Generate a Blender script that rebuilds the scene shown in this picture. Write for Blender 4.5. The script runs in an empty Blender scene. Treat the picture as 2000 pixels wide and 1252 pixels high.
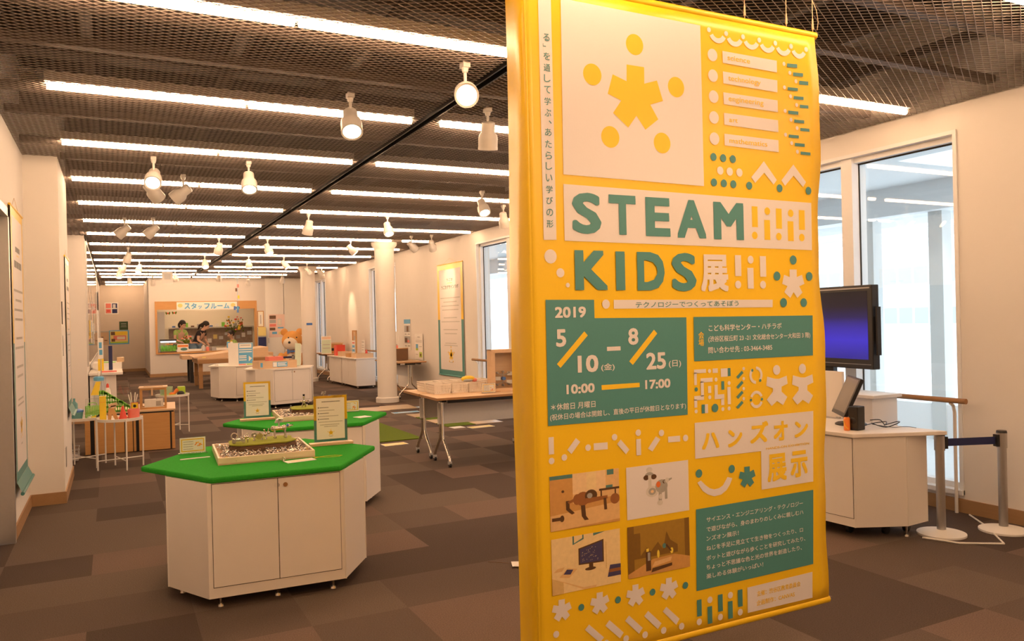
import bpy, bmesh, math, random
from mathutils import Vector, Matrix
R = math.radians
PI = math.pi
random.seed(7)
scene = bpy.context.scene
COL = scene.collection

# ------------------------------------------------------------------ camera
cam_data = bpy.data.cameras.new('camera')
cam = bpy.data.objects.new('camera', cam_data)
COL.objects.link(cam)
cam_data.sensor_width = 36.0
cam_data.lens = 27.679
cam_data.clip_start = 0.05
cam_data.clip_end = 300
cam.matrix_world = Matrix(((0.8917, 0.0219, -0.4521, 0.0),
                           (-0.4520, -0.0093, -0.8920, 0.0),
                           (-0.0237, 0.9997, 0.0016, 1.5),
                           (0, 0, 0, 1)))
scene.camera = cam

# ------------------------------------------------------------------ world, sun, exposure
world = bpy.data.worlds.new('world')
scene.world = world
world.use_nodes = True
wn = world.node_tree
wn.nodes['Background'].inputs['Color'].default_value = (0.80, 0.91, 1.0, 1)
wn.nodes['Background'].inputs['Strength'].default_value = 3.0
sun_data = bpy.data.lights.new('sun', 'SUN')
sun_data.energy = 1.6
sun_data.angle = R(12)
sun_data.color = (1.0, 0.97, 0.92)
sun = bpy.data.objects.new('sun', sun_data)
sun.rotation_euler = (R(38), R(-28), 0)     # high sun, shining on the facade across the terrace
COL.objects.link(sun)
scene.view_settings.view_transform = 'Standard'
scene.view_settings.look = 'None'
scene.view_settings.gamma = 1.0
scene.view_settings.use_curve_mapping = False
scene.view_settings.exposure = 0.0
STRIP_COLOR = (1.0, 0.62, 0.36)
STRIP_POWER = 41.0
SPOT_COLOR = (1.0, 0.64, 0.37)

# ------------------------------------------------------------------ materials
def mat(name, col, rough=0.6, metal=0.0, var=0.06, scale=40.0, bump=0.0, emis=None, estr=0.0, trans=0.0, alpha=1.0, coat=0.0, spec=None):
    m = bpy.data.materials.new(name)
    m.use_nodes = True
    nt = m.node_tree
    b = nt.nodes['Principled BSDF']
    b.inputs['Roughness'].default_value = rough
    b.inputs['Metallic'].default_value = metal
    if spec is not None: b.inputs['Specular IOR Level'].default_value = spec
    if coat: b.inputs['Coat Weight'].default_value = coat
    if trans: b.inputs['Transmission Weight'].default_value = trans
    if alpha < 1: b.inputs['Alpha'].default_value = alpha
    c = (*col, 1)
    if var > 0:
        tc = nt.nodes.new('ShaderNodeTexCoord')
        nz = nt.nodes.new('ShaderNodeTexNoise')
        nz.inputs['Scale'].default_value = scale
        nz.inputs['Detail'].default_value = 3
        nt.links.new(tc.outputs['Object'], nz.inputs['Vector'])
        mx = nt.nodes.new('ShaderNodeMix'); mx.data_type = 'RGBA'
        mx.inputs[6].default_value = (*[max(0, x * (1 - var)) for x in col], 1)
        mx.inputs[7].default_value = (*[min(1, x * (1 + var)) for x in col], 1)
        nt.links.new(nz.outputs['Fac'], mx.inputs[0])
        nt.links.new(mx.outputs[2], b.inputs['Base Color'])
        if bump:
            bp = nt.nodes.new('ShaderNodeBump'); bp.inputs['Strength'].default_value = bump
            bp.inputs['Distance'].default_value = 0.01
            nt.links.new(nz.outputs['Fac'], bp.inputs['Height'])
            nt.links.new(bp.outputs['Normal'], b.inputs['Normal'])
    else:
        b.inputs['Base Color'].default_value = c
    if emis:
        b.inputs['Emission Color'].default_value = (*emis, 1)
        b.inputs['Emission Strength'].default_value = estr
    return m

def wood(name, c1, c2, rough=0.45, scale=6.0, axis=0):
    m = bpy.data.materials.new(name); m.use_nodes = True
    nt = m.node_tree; b = nt.nodes['Principled BSDF']; b.inputs['Roughness'].default_value = rough
    tc = nt.nodes.new('ShaderNodeTexCoord'); mp = nt.nodes.new('ShaderNodeMapping')
    s = [scale * 4] * 3; s[axis] = scale * 0.35
    mp.inputs['Scale'].default_value = s
    nz = nt.nodes.new('ShaderNodeTexNoise'); nz.inputs['Scale'].default_value = 2.0; nz.inputs['Detail'].default_value = 5
    nz.inputs['Distortion'].default_value = 0.6
    mx = nt.nodes.new('ShaderNodeMix'); mx.data_type = 'RGBA'
    mx.inputs[6].default_value = (*c1, 1); mx.inputs[7].default_value = (*c2, 1)
    nt.links.new(tc.outputs['Object'], mp.inputs['Vector']); nt.links.new(mp.outputs[0], nz.inputs['Vector'])
    nt.links.new(nz.outputs['Fac'], mx.inputs[0]); nt.links.new(mx.outputs[2], b.inputs['Base Color'])
    return m

def carpet():
    m = bpy.data.materials.new('carpet_tiles'); m.use_nodes = True
    nt = m.node_tree; N = nt.nodes; L = nt.links; b = N['Principled BSDF']
    b.inputs['Roughness'].default_value = 0.95; b.inputs['Specular IOR Level'].default_value = 0.15
    tc = N.new('ShaderNodeTexCoord'); mp = N.new('ShaderNodeMapping')
    mp.inputs['Scale'].default_value = (2, 2, 2); mp.inputs['Rotation'].default_value = (0, 0, R(0)); mp.inputs['Location'].default_value = (0.3, 0.1, 0)
    sn = N.new('ShaderNodeVectorMath'); sn.operation = 'FLOOR'
    wnz = N.new('ShaderNodeTexWhiteNoise'); wnz.noise_dimensions = '3D'
    ramp = N.new('ShaderNodeValToRGB')
    e = ramp.color_ramp.elements
    e[0].position = 0.0; e[0].color = (0.070, 0.051, 0.043, 1)
    e[1].position = 1.0; e[1].color = (0.160, 0.110, 0.084, 1)
    for p, c in ((0.35, (0.098, 0.073, 0.060, 1)), (0.6, (0.115, 0.087, 0.070, 1)), (0.8, (0.135, 0.094, 0.076, 1))):
        q = e.new(p); q.color = c
    ramp.color_ramp.interpolation = 'CONSTANT'
    nz = N.new('ShaderNodeTexNoise'); nz.inputs['Scale'].default_value = 160; nz.inputs['Detail'].default_value = 2
    mx = N.new('ShaderNodeMix'); mx.data_type = 'RGBA'; mx.blend_type = 'MULTIPLY'; mx.inputs[0].default_value = 1.0
    mr = N.new('ShaderNodeMapRange'); mr.inputs['To Min'].default_value = 0.55; mr.inputs['To Max'].default_value = 1.75
    L.new(tc.outputs['Object'], mp.inputs['Vector']); L.new(mp.outputs[0], sn.inputs[0]); L.new(sn.outputs[0], wnz.inputs['Vector'])
    L.new(wnz.outputs['Value'], ramp.inputs[0]); L.new(tc.outputs['Object'], nz.inputs['Vector'])
    L.new(nz.outputs['Fac'], mr.inputs['Value']); L.new(ramp.outputs[0], mx.inputs[6]); L.new(mr.outputs[0], mx.inputs[7])
    L.new(mx.outputs[2], b.inputs['Base Color'])
    bp = N.new('ShaderNodeBump'); bp.inputs['Strength'].default_value = 0.5; bp.inputs['Distance'].default_value = 0.004
    L.new(nz.outputs['Fac'], bp.inputs['Height']); L.new(bp.outputs['Normal'], b.inputs['Normal'])
    return m

def glass(name, tint=(1, 1, 1), refl=0.09):
    # thin pane: mostly clear, mirror-like share
    m = bpy.data.materials.new(name); m.use_nodes = True
    nt = m.node_tree; N = nt.nodes; L = nt.links
    N.remove(N['Principled BSDF'])
    t = N.new('ShaderNodeBsdfTransparent'); t.inputs['Color'].default_value = (*tint, 1)
    g = N.new('ShaderNodeBsdfGlossy'); g.inputs['Roughness'].default_value = 0.01
    fr = N.new('ShaderNodeLayerWeight')          # two-sided Schlick falloff
    pw = N.new('ShaderNodeMath'); pw.operation = 'POWER'; pw.inputs[1].default_value = 5.0
    mth = N.new('ShaderNodeMath'); mth.operation = 'MULTIPLY_ADD'; mth.inputs[1].default_value = 1.0 - refl; mth.inputs[2].default_value = refl
    L.new(fr.outputs['Facing'], pw.inputs[0])
    mx = N.new('ShaderNodeMixShader')
    L.new(pw.outputs[0], mth.inputs[0]); L.new(mth.outputs[0], mx.inputs[0]); L.new(t.outputs[0], mx.inputs[1]); L.new(g.outputs[0], mx.inputs[2])
    L.new(mx.outputs[0], N['Material Output'].inputs['Surface'])
    return m

def emitter(name, col, strength):
    m = bpy.data.materials.new(name); m.use_nodes = True
    nt = m.node_tree; N = nt.nodes
    N.remove(N['Principled BSDF'])
    e = N.new('ShaderNodeEmission'); e.inputs['Color'].default_value = (*col, 1); e.inputs['Strength'].default_value = strength
    nt.links.new(e.outputs[0], N['Material Output'].inputs['Surface'])
    return m

M = {}
M['carpet'] = carpet()
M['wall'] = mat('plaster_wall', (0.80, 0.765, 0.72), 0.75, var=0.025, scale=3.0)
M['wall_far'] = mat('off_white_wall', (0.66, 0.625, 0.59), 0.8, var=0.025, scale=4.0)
M['wall_tan'] = mat('tan_wall', (0.70, 0.615, 0.53), 0.8, var=0.03, scale=5.0)
M['cream'] = mat('cream_board', (0.86, 0.83, 0.70), 0.6, var=0.02)
M['base'] = wood('baseboard_wood', (0.34, 0.19, 0.085), (0.42, 0.25, 0.12), 0.5, 3, 1)
M['dark'] = mat('ceiling_void', (0.010, 0.008, 0.007), 0.9, var=0.2, scale=2)
M['lamp'] = mat('lamp_enamel', (0.58, 0.55, 0.51), 0.4, var=0.02)
M['mesh'] = mat('expanded_metal', (0.32, 0.265, 0.23), 0.55, 0.1, var=0.05)
M['runner'] = mat('ceiling_runner', (0.13, 0.10, 0.085), 0.55, 0.1, var=0.1)
M['beam'] = mat('ceiling_beam', (0.05, 0.04, 0.034), 0.7, 0.0, var=0.1)
M['black'] = mat('black_plastic', (0.012, 0.012, 0.014), 0.4, var=0.1)
M['shadowgap'] = mat('gap_black', (0.035, 0.028, 0.02), 0.8, var=0.1)
M['tube'] = emitter('tube_light', STRIP_COLOR, STRIP_POWER)
M['lens'] = emitter('spot_lens', (1.0, 0.76, 0.50), 9.0)
M['lens_off'] = mat('spot_lens_off', (0.75, 0.72, 0.66), 0.2, var=0.02)
M['enamel'] = mat('white_enamel', (0.80, 0.765, 0.71), 0.38, var=0.02)
M['lam'] = mat('white_laminate', (0.80, 0.755, 0.705), 0.42, var=0.02, scale=8)
M['felt'] = mat('green_felt', (0.030, 0.315, 0.028), 0.95, var=0.16, scale=90, bump=0.25, spec=0.1)
M['paper'] = mat('white_paper', (0.86, 0.84, 0.80), 0.7, var=0.015)
M['steel'] = mat('polished_steel', (0.72, 0.68, 0.62), 0.22, 1.0, var=0.05)
M['alu'] = mat('brushed_aluminium', (0.52, 0.51, 0.50), 0.38, 0.9, var=0.05)
M['winframe'] = mat('window_frame_white', (0.82, 0.83, 0.84), 0.45, var=0.02)
M['glass'] = glass('window_glass', (0.98, 1.0, 1.0), 0.07)
M['acrylic'] = glass('clear_acrylic', (0.985, 0.99, 0.985), 0.025)
M['oak'] = wood('light_oak', (0.62, 0.42, 0.25), (0.72, 0.51, 0.32), 0.5, 5, 0)
M['oaky'] = wood('light_oak_lengthwise', (0.60, 0.40, 0.235), (0.70, 0.49, 0.30), 0.5, 5, 1)
M['ply'] = wood('plywood_brown', (0.50, 0.25, 0.08), (0.62, 0.34, 0.12), 0.55, 6, 0)
M['brownwood'] = wood('brown_wood', (0.29, 0.145, 0.05), (0.38, 0.20, 0.08), 0.5, 6, 0)
M['yellow'] = mat('banner_yellow', (0.86, 0.545, 0.013), 0.33, var=0.03, scale=120, bump=0.03)
M['teal'] = mat('print_teal', (0.070, 0.245, 0.235), 0.5, var=0.04, scale=150)
M['pwhite'] = mat('print_white', (0.74, 0.69, 0.67), 0.5, var=0.015, scale=150)
M['pyellow'] = mat('print_yellow', (0.86, 0.55, 0.018), 0.5, var=0.02)
M['ink'] = mat('grey_ink', (0.20, 0.20, 0.19), 0.7, var=0.05)
M['inklight'] = mat('light_grey_ink', (0.47, 0.45, 0.42), 0.7, var=0.05)
M['turf'] = mat('olive_green_turf', (0.115, 0.165, 0.018), 0.95, var=0.25, scale=70, bump=0.4, spec=0.1)
M['green'] = mat('lime_plastic', (0.22, 0.62, 0.07), 0.4, var=0.04)
M['lime'] = mat('yellow_lime_plastic', (0.42, 0.62, 0.04), 0.4, var=0.04)
M['red'] = mat('red_plastic', (0.72, 0.075, 0.045), 0.4, var=0.04)
M['orange'] = mat('orange_plastic', (0.85, 0.24, 0.035), 0.4, var=0.04)
M['pink'] = mat('coral_pink', (0.80, 0.22, 0.17), 0.5, var=0.04)
M['blue'] = mat('blue_plastic', (0.06, 0.17, 0.50), 0.4, var=0.04)
M['sky'] = mat('light_blue_plastic', (0.12, 0.42, 0.72), 0.45, var=0.04)
M['navy'] = mat('navy_webbing', (0.018, 0.026, 0.11), 0.7, var=0.1, scale=200)
M['yel'] = mat('bright_yellow', (0.85, 0.60, 0.03), 0.45, var=0.04)
M['brown'] = mat('brown_board', (0.16, 0.085, 0.045), 0.7, var=0.1)
M['grey'] = mat('grey_paint', (0.42, 0.42, 0.42), 0.6, var=0.04)
M['lgrey'] = mat('pale_grey', (0.66, 0.66, 0.66), 0.6, var=0.03)
M['skin'] = mat('skin', (0.62, 0.38, 0.27), 0.55, var=0.05)
M['hair'] = mat('dark_hair', (0.018, 0.012, 0.010), 0.5, var=0.2)
M['plush'] = mat('ginger_plush', (0.72, 0.36, 0.10), 0.95, var=0.12, scale=120, bump=0.4)
M['plushw'] = mat('cream_plush', (0.82, 0.74, 0.62), 0.95, var=0.06, scale=120, bump=0.4)

# ------------------------------------------------------------------ mesh builder
class MB:
    def __init__(s): s.v = []; s.f = []; s.m = []
    def add(s, vs, fs, mi=0):
        o = len(s.v); s.v += [tuple(v) for v in vs]
        s.f += [tuple(i + o for i in f) for f in fs]; s.m += [mi] * len(fs)
        return s
    def box(s, x0, y0, z0, x1, y1, z1, mi=0):
        if x1 < x0: x0, x1 = x1, x0
        if y1 < y0: y0, y1 = y1, y0
        if z1 < z0: z0, z1 = z1, z0
        return s.add([(x0,y0,z0),(x1,y0,z0),(x1,y1,z0),(x0,y1,z0),(x0,y0,z1),(x1,y0,z1),(x1,y1,z1),(x0,y1,z1)],
              [(0,3,2,1),(4,5,6,7),(0,1,5,4),(1,2,6,5),(2,3,7,6),(3,0,4,7)], mi)
    def obox(s, c, size, rot=(0,0,0), mi=0):
        from mathutils import Euler
        m = Euler(rot).to_matrix(); c = Vector(c); a, b, d = [x/2 for x in size]
        vs = [c + m @ Vector(p) for p in ((-a,-b,-d),(a,-b,-d),(a,b,-d),(-a,b,-d),(-a,-b,d),(a,-b,d),(a,b,d),(-a,b,d))]
        return s.add(vs, [(0,3,2,1),(4,5,6,7),(0,1,5,4),(1,2,6,5),(2,3,7,6),(3,0,4,7)], mi)
    def prism(s, poly, z0, z1, mi=0):
        n = len(poly)
        vs = [(x,y,z0) for x,y in poly] + [(x,y,z1) for x,y in poly]
        fs = [tuple(range(n-1,-1,-1)), tuple(range(n,2*n))] + [(i,(i+1)%n,n+(i+1)%n,n+i) for i in range(n)]
        return s.add(vs, fs, mi)
    def extr(s, pts, d, mi=0):            # planar 3D polygon pushed along vector d
        n = len(pts); d = Vector(d)
        vs = [Vector(p) for p in pts] + [Vector(p) + d for p in pts]
        fs = [tuple(range(n)), tuple(range(2*n-1,n-1,-1))] + [(i,n+i,n+(i+1)%n,(i+1)%n) for i in range(n)]
        return s.add(vs, fs, mi)
    def poly(s, pts, mi=0): return s.add(pts, [tuple(range(len(pts)))], mi)
    def cyl(s, p, q, r, r2=None, n=16, mi=0, caps=True):
        p = Vector(p); q = Vector(q); r2 = r if r2 is None else r2
        d = (q - p).normalized(); a = d.orthogonal().normalized(); b = d.cross(a)
        vs = []
        for c, rr in ((p, r), (q, r2)):
            vs += [c + (a*math.cos(2*PI*i/n) + b*math.sin(2*PI*i/n))*rr for i in range(n)]
        fs = [(i,(i+1)%n,n+(i+1)%n,n+i) for i in range(n)]
        if caps: fs += [tuple(range(n-1,-1,-1)), tuple(range(n,2*n))]
        return s.add(vs, fs, mi)
    def tube(s, pts, r, n=10, mi=0, rs=None, closed=False):
        pts = [Vector(p) for p in pts]; k = len(pts); rings = []; a = None
        for i, p in enumerate(pts):
            if closed: d = (pts[(i+1)%k] - pts[i-1]).normalized()
            else: d = (pts[min(i+1,k-1)] - pts[max(i-1,0)]).normalized()
            if a is None: a = d.orthogonal().normalized()
            else:
                a = (a - d*a.dot(d)); a = a.normalized() if a.length > 1e-6 else d.orthogonal().normalized()
            b = d.cross(a); rr = rs[i] if rs else r
            rings.append([p + (a*math.cos(2*PI*j/n) + b*math.sin(2*PI*j/n))*rr for j in range(n)])
        vs = [v for g in rings for v in g]; fs = []
        for i in range(k if closed else k-1):
            i2 = (i+1) % k
            fs += [(i*n+j, i*n+(j+1)%n, i2*n+(j+1)%n, i2*n+j) for j in range(n)]
        if not closed: fs += [tuple(range(n-1,-1,-1)), tuple(range((k-1)*n, k*n))]
        return s.add(vs, fs, mi)
    def lathe(s, c, prof, n=24, mi=0, rot=None, caps=True):
        c = Vector(c); m = rot or Matrix.Identity(3); vs = []; fs = []
        for r, z in prof: vs += [c + m @ Vector((r*math.cos(2*PI*i/n), r*math.sin(2*PI*i/n), z)) for i in range(n)]
        for k in range(len(prof)-1): fs += [(k*n+i, k*n+(i+1)%n, (k+1)*n+(i+1)%n, (k+1)*n+i) for i in range(n)]
        if caps and prof[0][0] > 1e-5: fs.append(tuple(range(n-1,-1,-1)))
        if caps and prof[-1][0] > 1e-5: fs.append(tuple(range((len(prof)-1)*n, len(prof)*n)))
        return s.add(vs, fs, mi)
    def ball(s, c, r, sc=(1,1,1), n=14, m=9, mi=0, rot=None):
        c = Vector(c); q = rot or Matrix.Identity(3); vs = [c + q @ Vector((0,0,-r*sc[2]))]; fs = []
        for k in range(1, m):
            t = -PI/2 + PI*k/m
            vs += [c + q @ Vector((r*sc[0]*math.cos(t)*math.cos(2*PI*i/n), r*sc[1]*math.cos(t)*math.sin(2*PI*i/n), r*sc[2]*math.sin(t))) for i in range(n)]
        vs.append(c + q @ Vector((0,0,r*sc[2])))
        fs += [(0, 1+(i+1)%n, 1+i) for i in range(n)]
        for k in range(m-2): fs += [(1+k*n+i, 1+k*n+(i+1)%n, 1+(k+1)*n+(i+1)%n, 1+(k+1)*n+i) for i in range(n)]
        e = len(vs)-1; fs += [(1+(m-2)*n+i, 1+(m-2)*n+(i+1)%n, e) for i in range(n)]
        return s.add(vs, fs, mi)
    def xf(s, mtx):                        # transform everything so far
        s.v = [tuple(mtx @ Vector(v)) for v in s.v]; return s
    def build(s, name, mats, parent=None, smooth=False, bev=0.0, loc=None, rotz=0.0):
        me = bpy.data.meshes.new(name); me.from_pydata(s.v, [], s.f)
        if not isinstance(mats, (list, tuple)): mats = [mats]
        for m in mats: me.materials.append(m)
        if any(s.m): me.polygons.foreach_set('material_index', s.m)
        if smooth: me.polygons.foreach_set('use_smooth', [True]*len(me.polygons))
        me.update()
        o = bpy.data.objects.new(name, me); COL.objects.link(o)
        if parent: o.parent = parent
        if loc: o.location = loc
        if rotz: o.rotation_euler.z = rotz
        if smooth:
            md = o.modifiers.new('edges', 'EDGE_SPLIT'); md.split_angle = R(40)
        if bev:
            md = o.modifiers.new('bevel', 'BEVEL'); md.width = bev; md.segments = 2; md.limit_method = 'ANGLE'; md.angle_limit = R(50)
        return o

def tag(o, label, cat, group=None, kind=None):
    if label: o['label'] = label
    if cat: o['category'] = cat
    if group: o['group'] = group
    if kind: o['kind'] = kind
    return o
def thing(name, label, cat, loc=(0,0,0), rotz=0.0, group=None):
    o = bpy.data.objects.new(name, None); o.empty_display_size = 0.1; COL.objects.link(o)
    o.location = loc; o.rotation_euler = (0, 0, rotz)
    return tag(o, label, cat, group)
def struct(o): o['kind'] = 'structure'; return o
def copy_tree(o, parent=None):
    c = o.copy(); COL.objects.link(c)
    if parent: c.parent = parent
    for ch in list(o.children): copy_tree(ch, c)
    return c

def text_mb(strings, place, mb, mi=0, y=0.0):
    """strings: (text, x0, x1, z0, z1, bold): fitted into that rectangle of the local XZ plane; place maps (x, z) -> 3D"""
    for s, x0, x1, z0, z1, bold in strings:
        c = bpy.data.curves.new('lettering', 'FONT'); c.body = s; c.resolution_u = 3
        c.fill_mode = 'FRONT'
        o = bpy.data.objects.new('lettering', c); COL.objects.link(o)
        dg = bpy.context.evaluated_depsgraph_get()
        me = bpy.data.meshes.new_from_object(o.evaluated_get(dg))
        if len(me.vertices):
            xs = [v.co.x for v in me.vertices]; ys = [v.co.y for v in me.vertices]
            a, b, d, e = min(xs), max(xs), min(ys), max(ys)
            g = 0.038 * bold                    # heavier strokes: the glyph laid down again all round itself
            a, b, d, e = a-g, b+g, d-g, e+g
            sx = (x1-x0)/max(b-a, 1e-6); sz = (z1-z0)/max(e-d, 1e-6)
            dirs = [(0, 0)] if bold == 0 else ([(-.7, -.7), (.7, -.7), (.7, .7), (-.7, .7)] if bold < 0.6 else [(-1, -1), (0, -1), (1, -1), (1, 0), (1, 1), (0, 1), (-1, 1), (-1, 0), (0, 0)])
            if s in 'S2580' and bold > .6: dirs = [(math.cos(PI*q/8), math.sin(PI*q/8)) for q in range(16)] + [(0, 0)]
            if s in 'KAMTEID' and bold > .6: dirs = [(max(-1, min(1, 1.414*math.cos(PI*q/16))), max(-1, min(1, 1.414*math.sin(PI*q/16)))) for q in range(32)] + [(0, 0)]
            for k, (ox, oz) in enumerate((g*i, g*j) for i, j in dirs):
                vs = [Vector(place(x0 + (v.co.x+ox-a)*sx, z0 + (v.co.y+oz-d)*sz)) + Vector((0, -3e-5*k, 0)) for v in me.vertices]
                mb.add(vs, [tuple(p.vertices) for p in me.polygons], mi)
        COL.objects.unlink(o); bpy.data.objects.remove(o); bpy.data.curves.remove(c); bpy.data.meshes.remove(me)
    return mb

# ================================================================== THE ROOM
H = 3.0
XR, XL = 5.55, -0.38
b = MB().box(-1.2, -4, -0.1, 5.56, 30.5, 0.0); struct(b.build('floor', M['carpet']))
b = MB().box(-1.2, -4, 3.75, 5.8, 30.5, 3.85); ceil = struct(b.build('ceiling', M['dark']))

# right wall with four tall windows
WINS = [(3.69, 5.65), (10.12, 12.22), (16.55, 18.52), (22.95, 24.25)]
SILL, HEAD = 0.16, 2.79
b = MB(); y = -4.0
for a, c in WINS:
    b.box(XR, y, 0, XR+0.24, a, 3.75); b.box(XR, a, 0, XR+0.24, c, SILL); b.box(XR, a, HEAD, XR+0.24, c, 3.75); y = c
b.box(XR, y, 0, XR+0.24, 30.5, 3.75)
struct(b.build('wall_right', M['wall']))
MULL = [[4.66], [11.07], [17.6], [23.6]]
for i, (a, c) in enumerate(WINS):
    f = MB(); x0, x1 = XR+0.05, XR+0.19
    w = 0.045
    f.box(x0, a, SILL, x1, a+w, HEAD); f.box(x0, c-w, SILL, x1, c, HEAD); f.box(x0, a, SILL, x1, c, SILL+w); f.box(x0, a, HEAD-w, x1, c, HEAD)
    for m_ in MULL[i]: f.box(x0-0.03, m_-0.055, SILL, x1, m_+0.055, HEAD)
    # casing standing slightly proud of the plaster
    f.box(XR-0.012, a-0.025, SILL-0.03, XR+0.051, a+0.004, HEAD+0.025); f.box(XR-0.012, c-0.004, SILL-0.03, XR+0.051, c+0.025, HEAD+0.025)
    f.box(XR-0.013, a, HEAD-0.004, XR+0.051, c, HEAD+0.025); f.box(XR-0.03, a-0.025, SILL-0.03, XR+0.051, c+0.025, SILL+0.004)
    wobj = struct(f.build('window_%d' % (i+1), M['winframe']))
    edges = [a+w] + [v for m_ in MULL[i] for v in (m_-0.055, m_+0.055)] + [c-w]
    for k in range(0, len(edges), 2):
        MB().box(XR+0.115, edges[k], SILL+w, XR+0.125, edges[k+1], HEAD-w).build('pane', M['glass'], wobj)
        g = MB()
        for yy in (edges[k], edges[k+1]-0.005): g.box(XR+0.10, yy, SILL+w, XR+0.114, yy+0.005, HEAD-w)
        g.box(XR+0.10, edges[k], HEAD-w-0.012, XR+0.114, edges[k+1], HEAD-w)
        g.build('gasket', M['shadowgap'], wobj)
# left walls: near wall, pier, recess, second pier, whiteboard wall
b = MB().box(-0.90, -4, 0, -0.66, 5.55, 3.75).box(-0.90, 5.55, 2.35, -0.66, 6.62, 3.75).box(-0.90, 6.62, 0, -0.66, 7.85, 3.75)
b.box(-1.2, 7.85, 0, -0.40, 9.27, 3.75).box(-1.2, 9.27, 0, -0.85, 14.3, 3.75).box(-1.2, 14.3, 0, XL, 30.5, 3.75)
struct(b.build('wall_left', M['wall']))
d = MB().box(-0.80, 5.57, 0.01, -0.74, 6.60, 2.33)
dr = struct(d.build('door_1', M['wall_tan']))
f = MB().box(-0.76, 5.55, 0, -0.645, 5.61, 2.37).box(-0.76, 6.56, 0, -0.645, 6.62, 2.37).box(-0.76, 5.55, 2.31, -0.645, 6.62, 2.37)
f.build('door_frame', M['alu'], dr)
MB().cyl((-0.70, 5.72, 0.9), (-0.70, 5.72, 1.15), 0.012).cyl((-0.74, 5.72, 0.93), (-0.70, 5.72, 0.93), 0.008).cyl((-0.74, 5.72, 1.12), (-0.70, 5.72, 1.12), 0.008).build('door_handle', M['steel'], dr, True)
# corridor end wall, staff room front wall with its opening, partition
struct(MB().box(-1.2, 30.3, 0, 1.0, 30.5, 3.75).build('wall_corridor_end', M['wall_tan']))
WY = 26.15
OX0, OX1, OZ0, OZ1 = 1.17, 4.08, 0.74, 2.26
b = MB().box(0.98, WY, 0, OX0, WY+0.16, 3.75).box(OX1, WY, 0, 4.38, WY+0.16, 3.75).box(OX0, WY, 0, OX1, WY+0.16, OZ0).box(OX0, WY, OZ1, OX1, WY+0.16, 3.75)
b.box(0.98, WY+0.16, 0, 1.12, 30.5, 3.75)
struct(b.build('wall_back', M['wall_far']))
b = MB().box(4.38, WY-0.02, 0, 4.95, WY+0.1, 2.98).box(4.97, WY-0.02, 0, 5.55, WY+0.1, 2.98).box(4.38, WY-0.03, 2.98, 5.55, WY+0.1, 3.75)
struct(b.build('wall_partition', M['paper']))
d = MB().box(4.42, WY-0.026, 0.02, 4.93, WY-0.021, 1.95); dr = struct(d.build('door_2', M['paper']))
MB().box(4.45, WY-0.05, 0.92, 4.47, WY-0.026, 1.08).build('door_handle', M['alu'], dr)
struct(MB().box(-1.2, -4.2, 0, 5.8, -4, 3.75).build('wall_rear', M['wall']))
struct(MB().box(1.12, 29.4, 0, 5.55, 29.5, 3.75).build('wall_staff_room', M['cream']))
# baseboards
b = MB()
y = -4.0
b.box(XR-0.012, -4, 0, XR, 30.3, 0.10)
struct(b.build('baseboard_right', M['base']))
b = MB().box(-0.66, -4, 0, -0.648, 5.55, 0.10).box(-0.66, 6.62, 0, -0.648, 7.85, 0.10).box(-0.66, 7.838, 0, -0.388, 7.85, 0.10).box(-0.40, 7.85, 0, -0.388, 9.27, 0.10)
b.box(-0.85, 14.288, 0, -0.368, 14.3, 0.10).box(XL, 14.3, 0, XL+0.012, 30.3, 0.10)
struct(b.build('baseboard_left', M['base']))
b = MB().box(-0.38, 30.288, 0, 1.0, 30.3, 0.10).box(0.968, WY-0.012, 0, 4.38, WY, 0.10).box(0.968, WY, 0, 0.98, 30.3, 0.10)
struct(b.build('baseboard_back', M['base']))

# expanded-metal ceiling: zigzag strands, a real mesh one can look through
def strands(y0, y1, x0, x1, lw, sw, wid, th, name):
    vs = []; fs = []
    nx = int((x1-x0)/(lw/2)); ny = int((y1-y0)/(sw/2)); a = wid/2
    for k in range(ny):
        base = y0 + k*sw/2
        o = len(vs)
        for i in range(nx+1):
            yy = base + (sw/2 if (i + k) % 2 else 0.0); x = x0 + i*lw/2
            vs += [(x, yy-a, H+th), (x, yy-a*0.6, H), (x, yy+a, H+th*0.4)]
        for i in range(nx):
            p = o + i*3; q = p + 3
            fs += [(p, q, q+1, p+1), (p+1, q+1, q+2, p+2)]
    me = bpy.data.meshes.new(name); me.from_pydata(vs, [], fs); me.materials.append(M['mesh'])
    ob = bpy.data.objects.new(name, me); COL.objects.link(ob); struct(ob)
    return ob
MX0, MX1 = -0.85, 5.55
strands(1.2, 12.2, MX0, 2.095, 0.080, 0.046, 0.0046, 0.0035, 'ceiling_mesh')
strands(1.2, 12.2, 2.165, MX1, 0.080, 0.046, 0.0046, 0.0035, 'ceiling_mesh')
strands(12.2, 30.3, MX0, 2.095, 0.16, 0.092, 0.0092, 0.007, 'ceiling_mesh')
strands(12.2, 30.3, 2.165, MX1, 0.16, 0.092, 0.0092, 0.007, 'ceiling_mesh')
strands(-4, 1.2, MX0, 2.095, 0.2, 0.12, 0.02, 0.012, 'ceiling_mesh')
strands(-4, 1.2, 2.165, MX1, 0.2, 0.12, 0.02, 0.012, 'ceiling_mesh')
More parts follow.
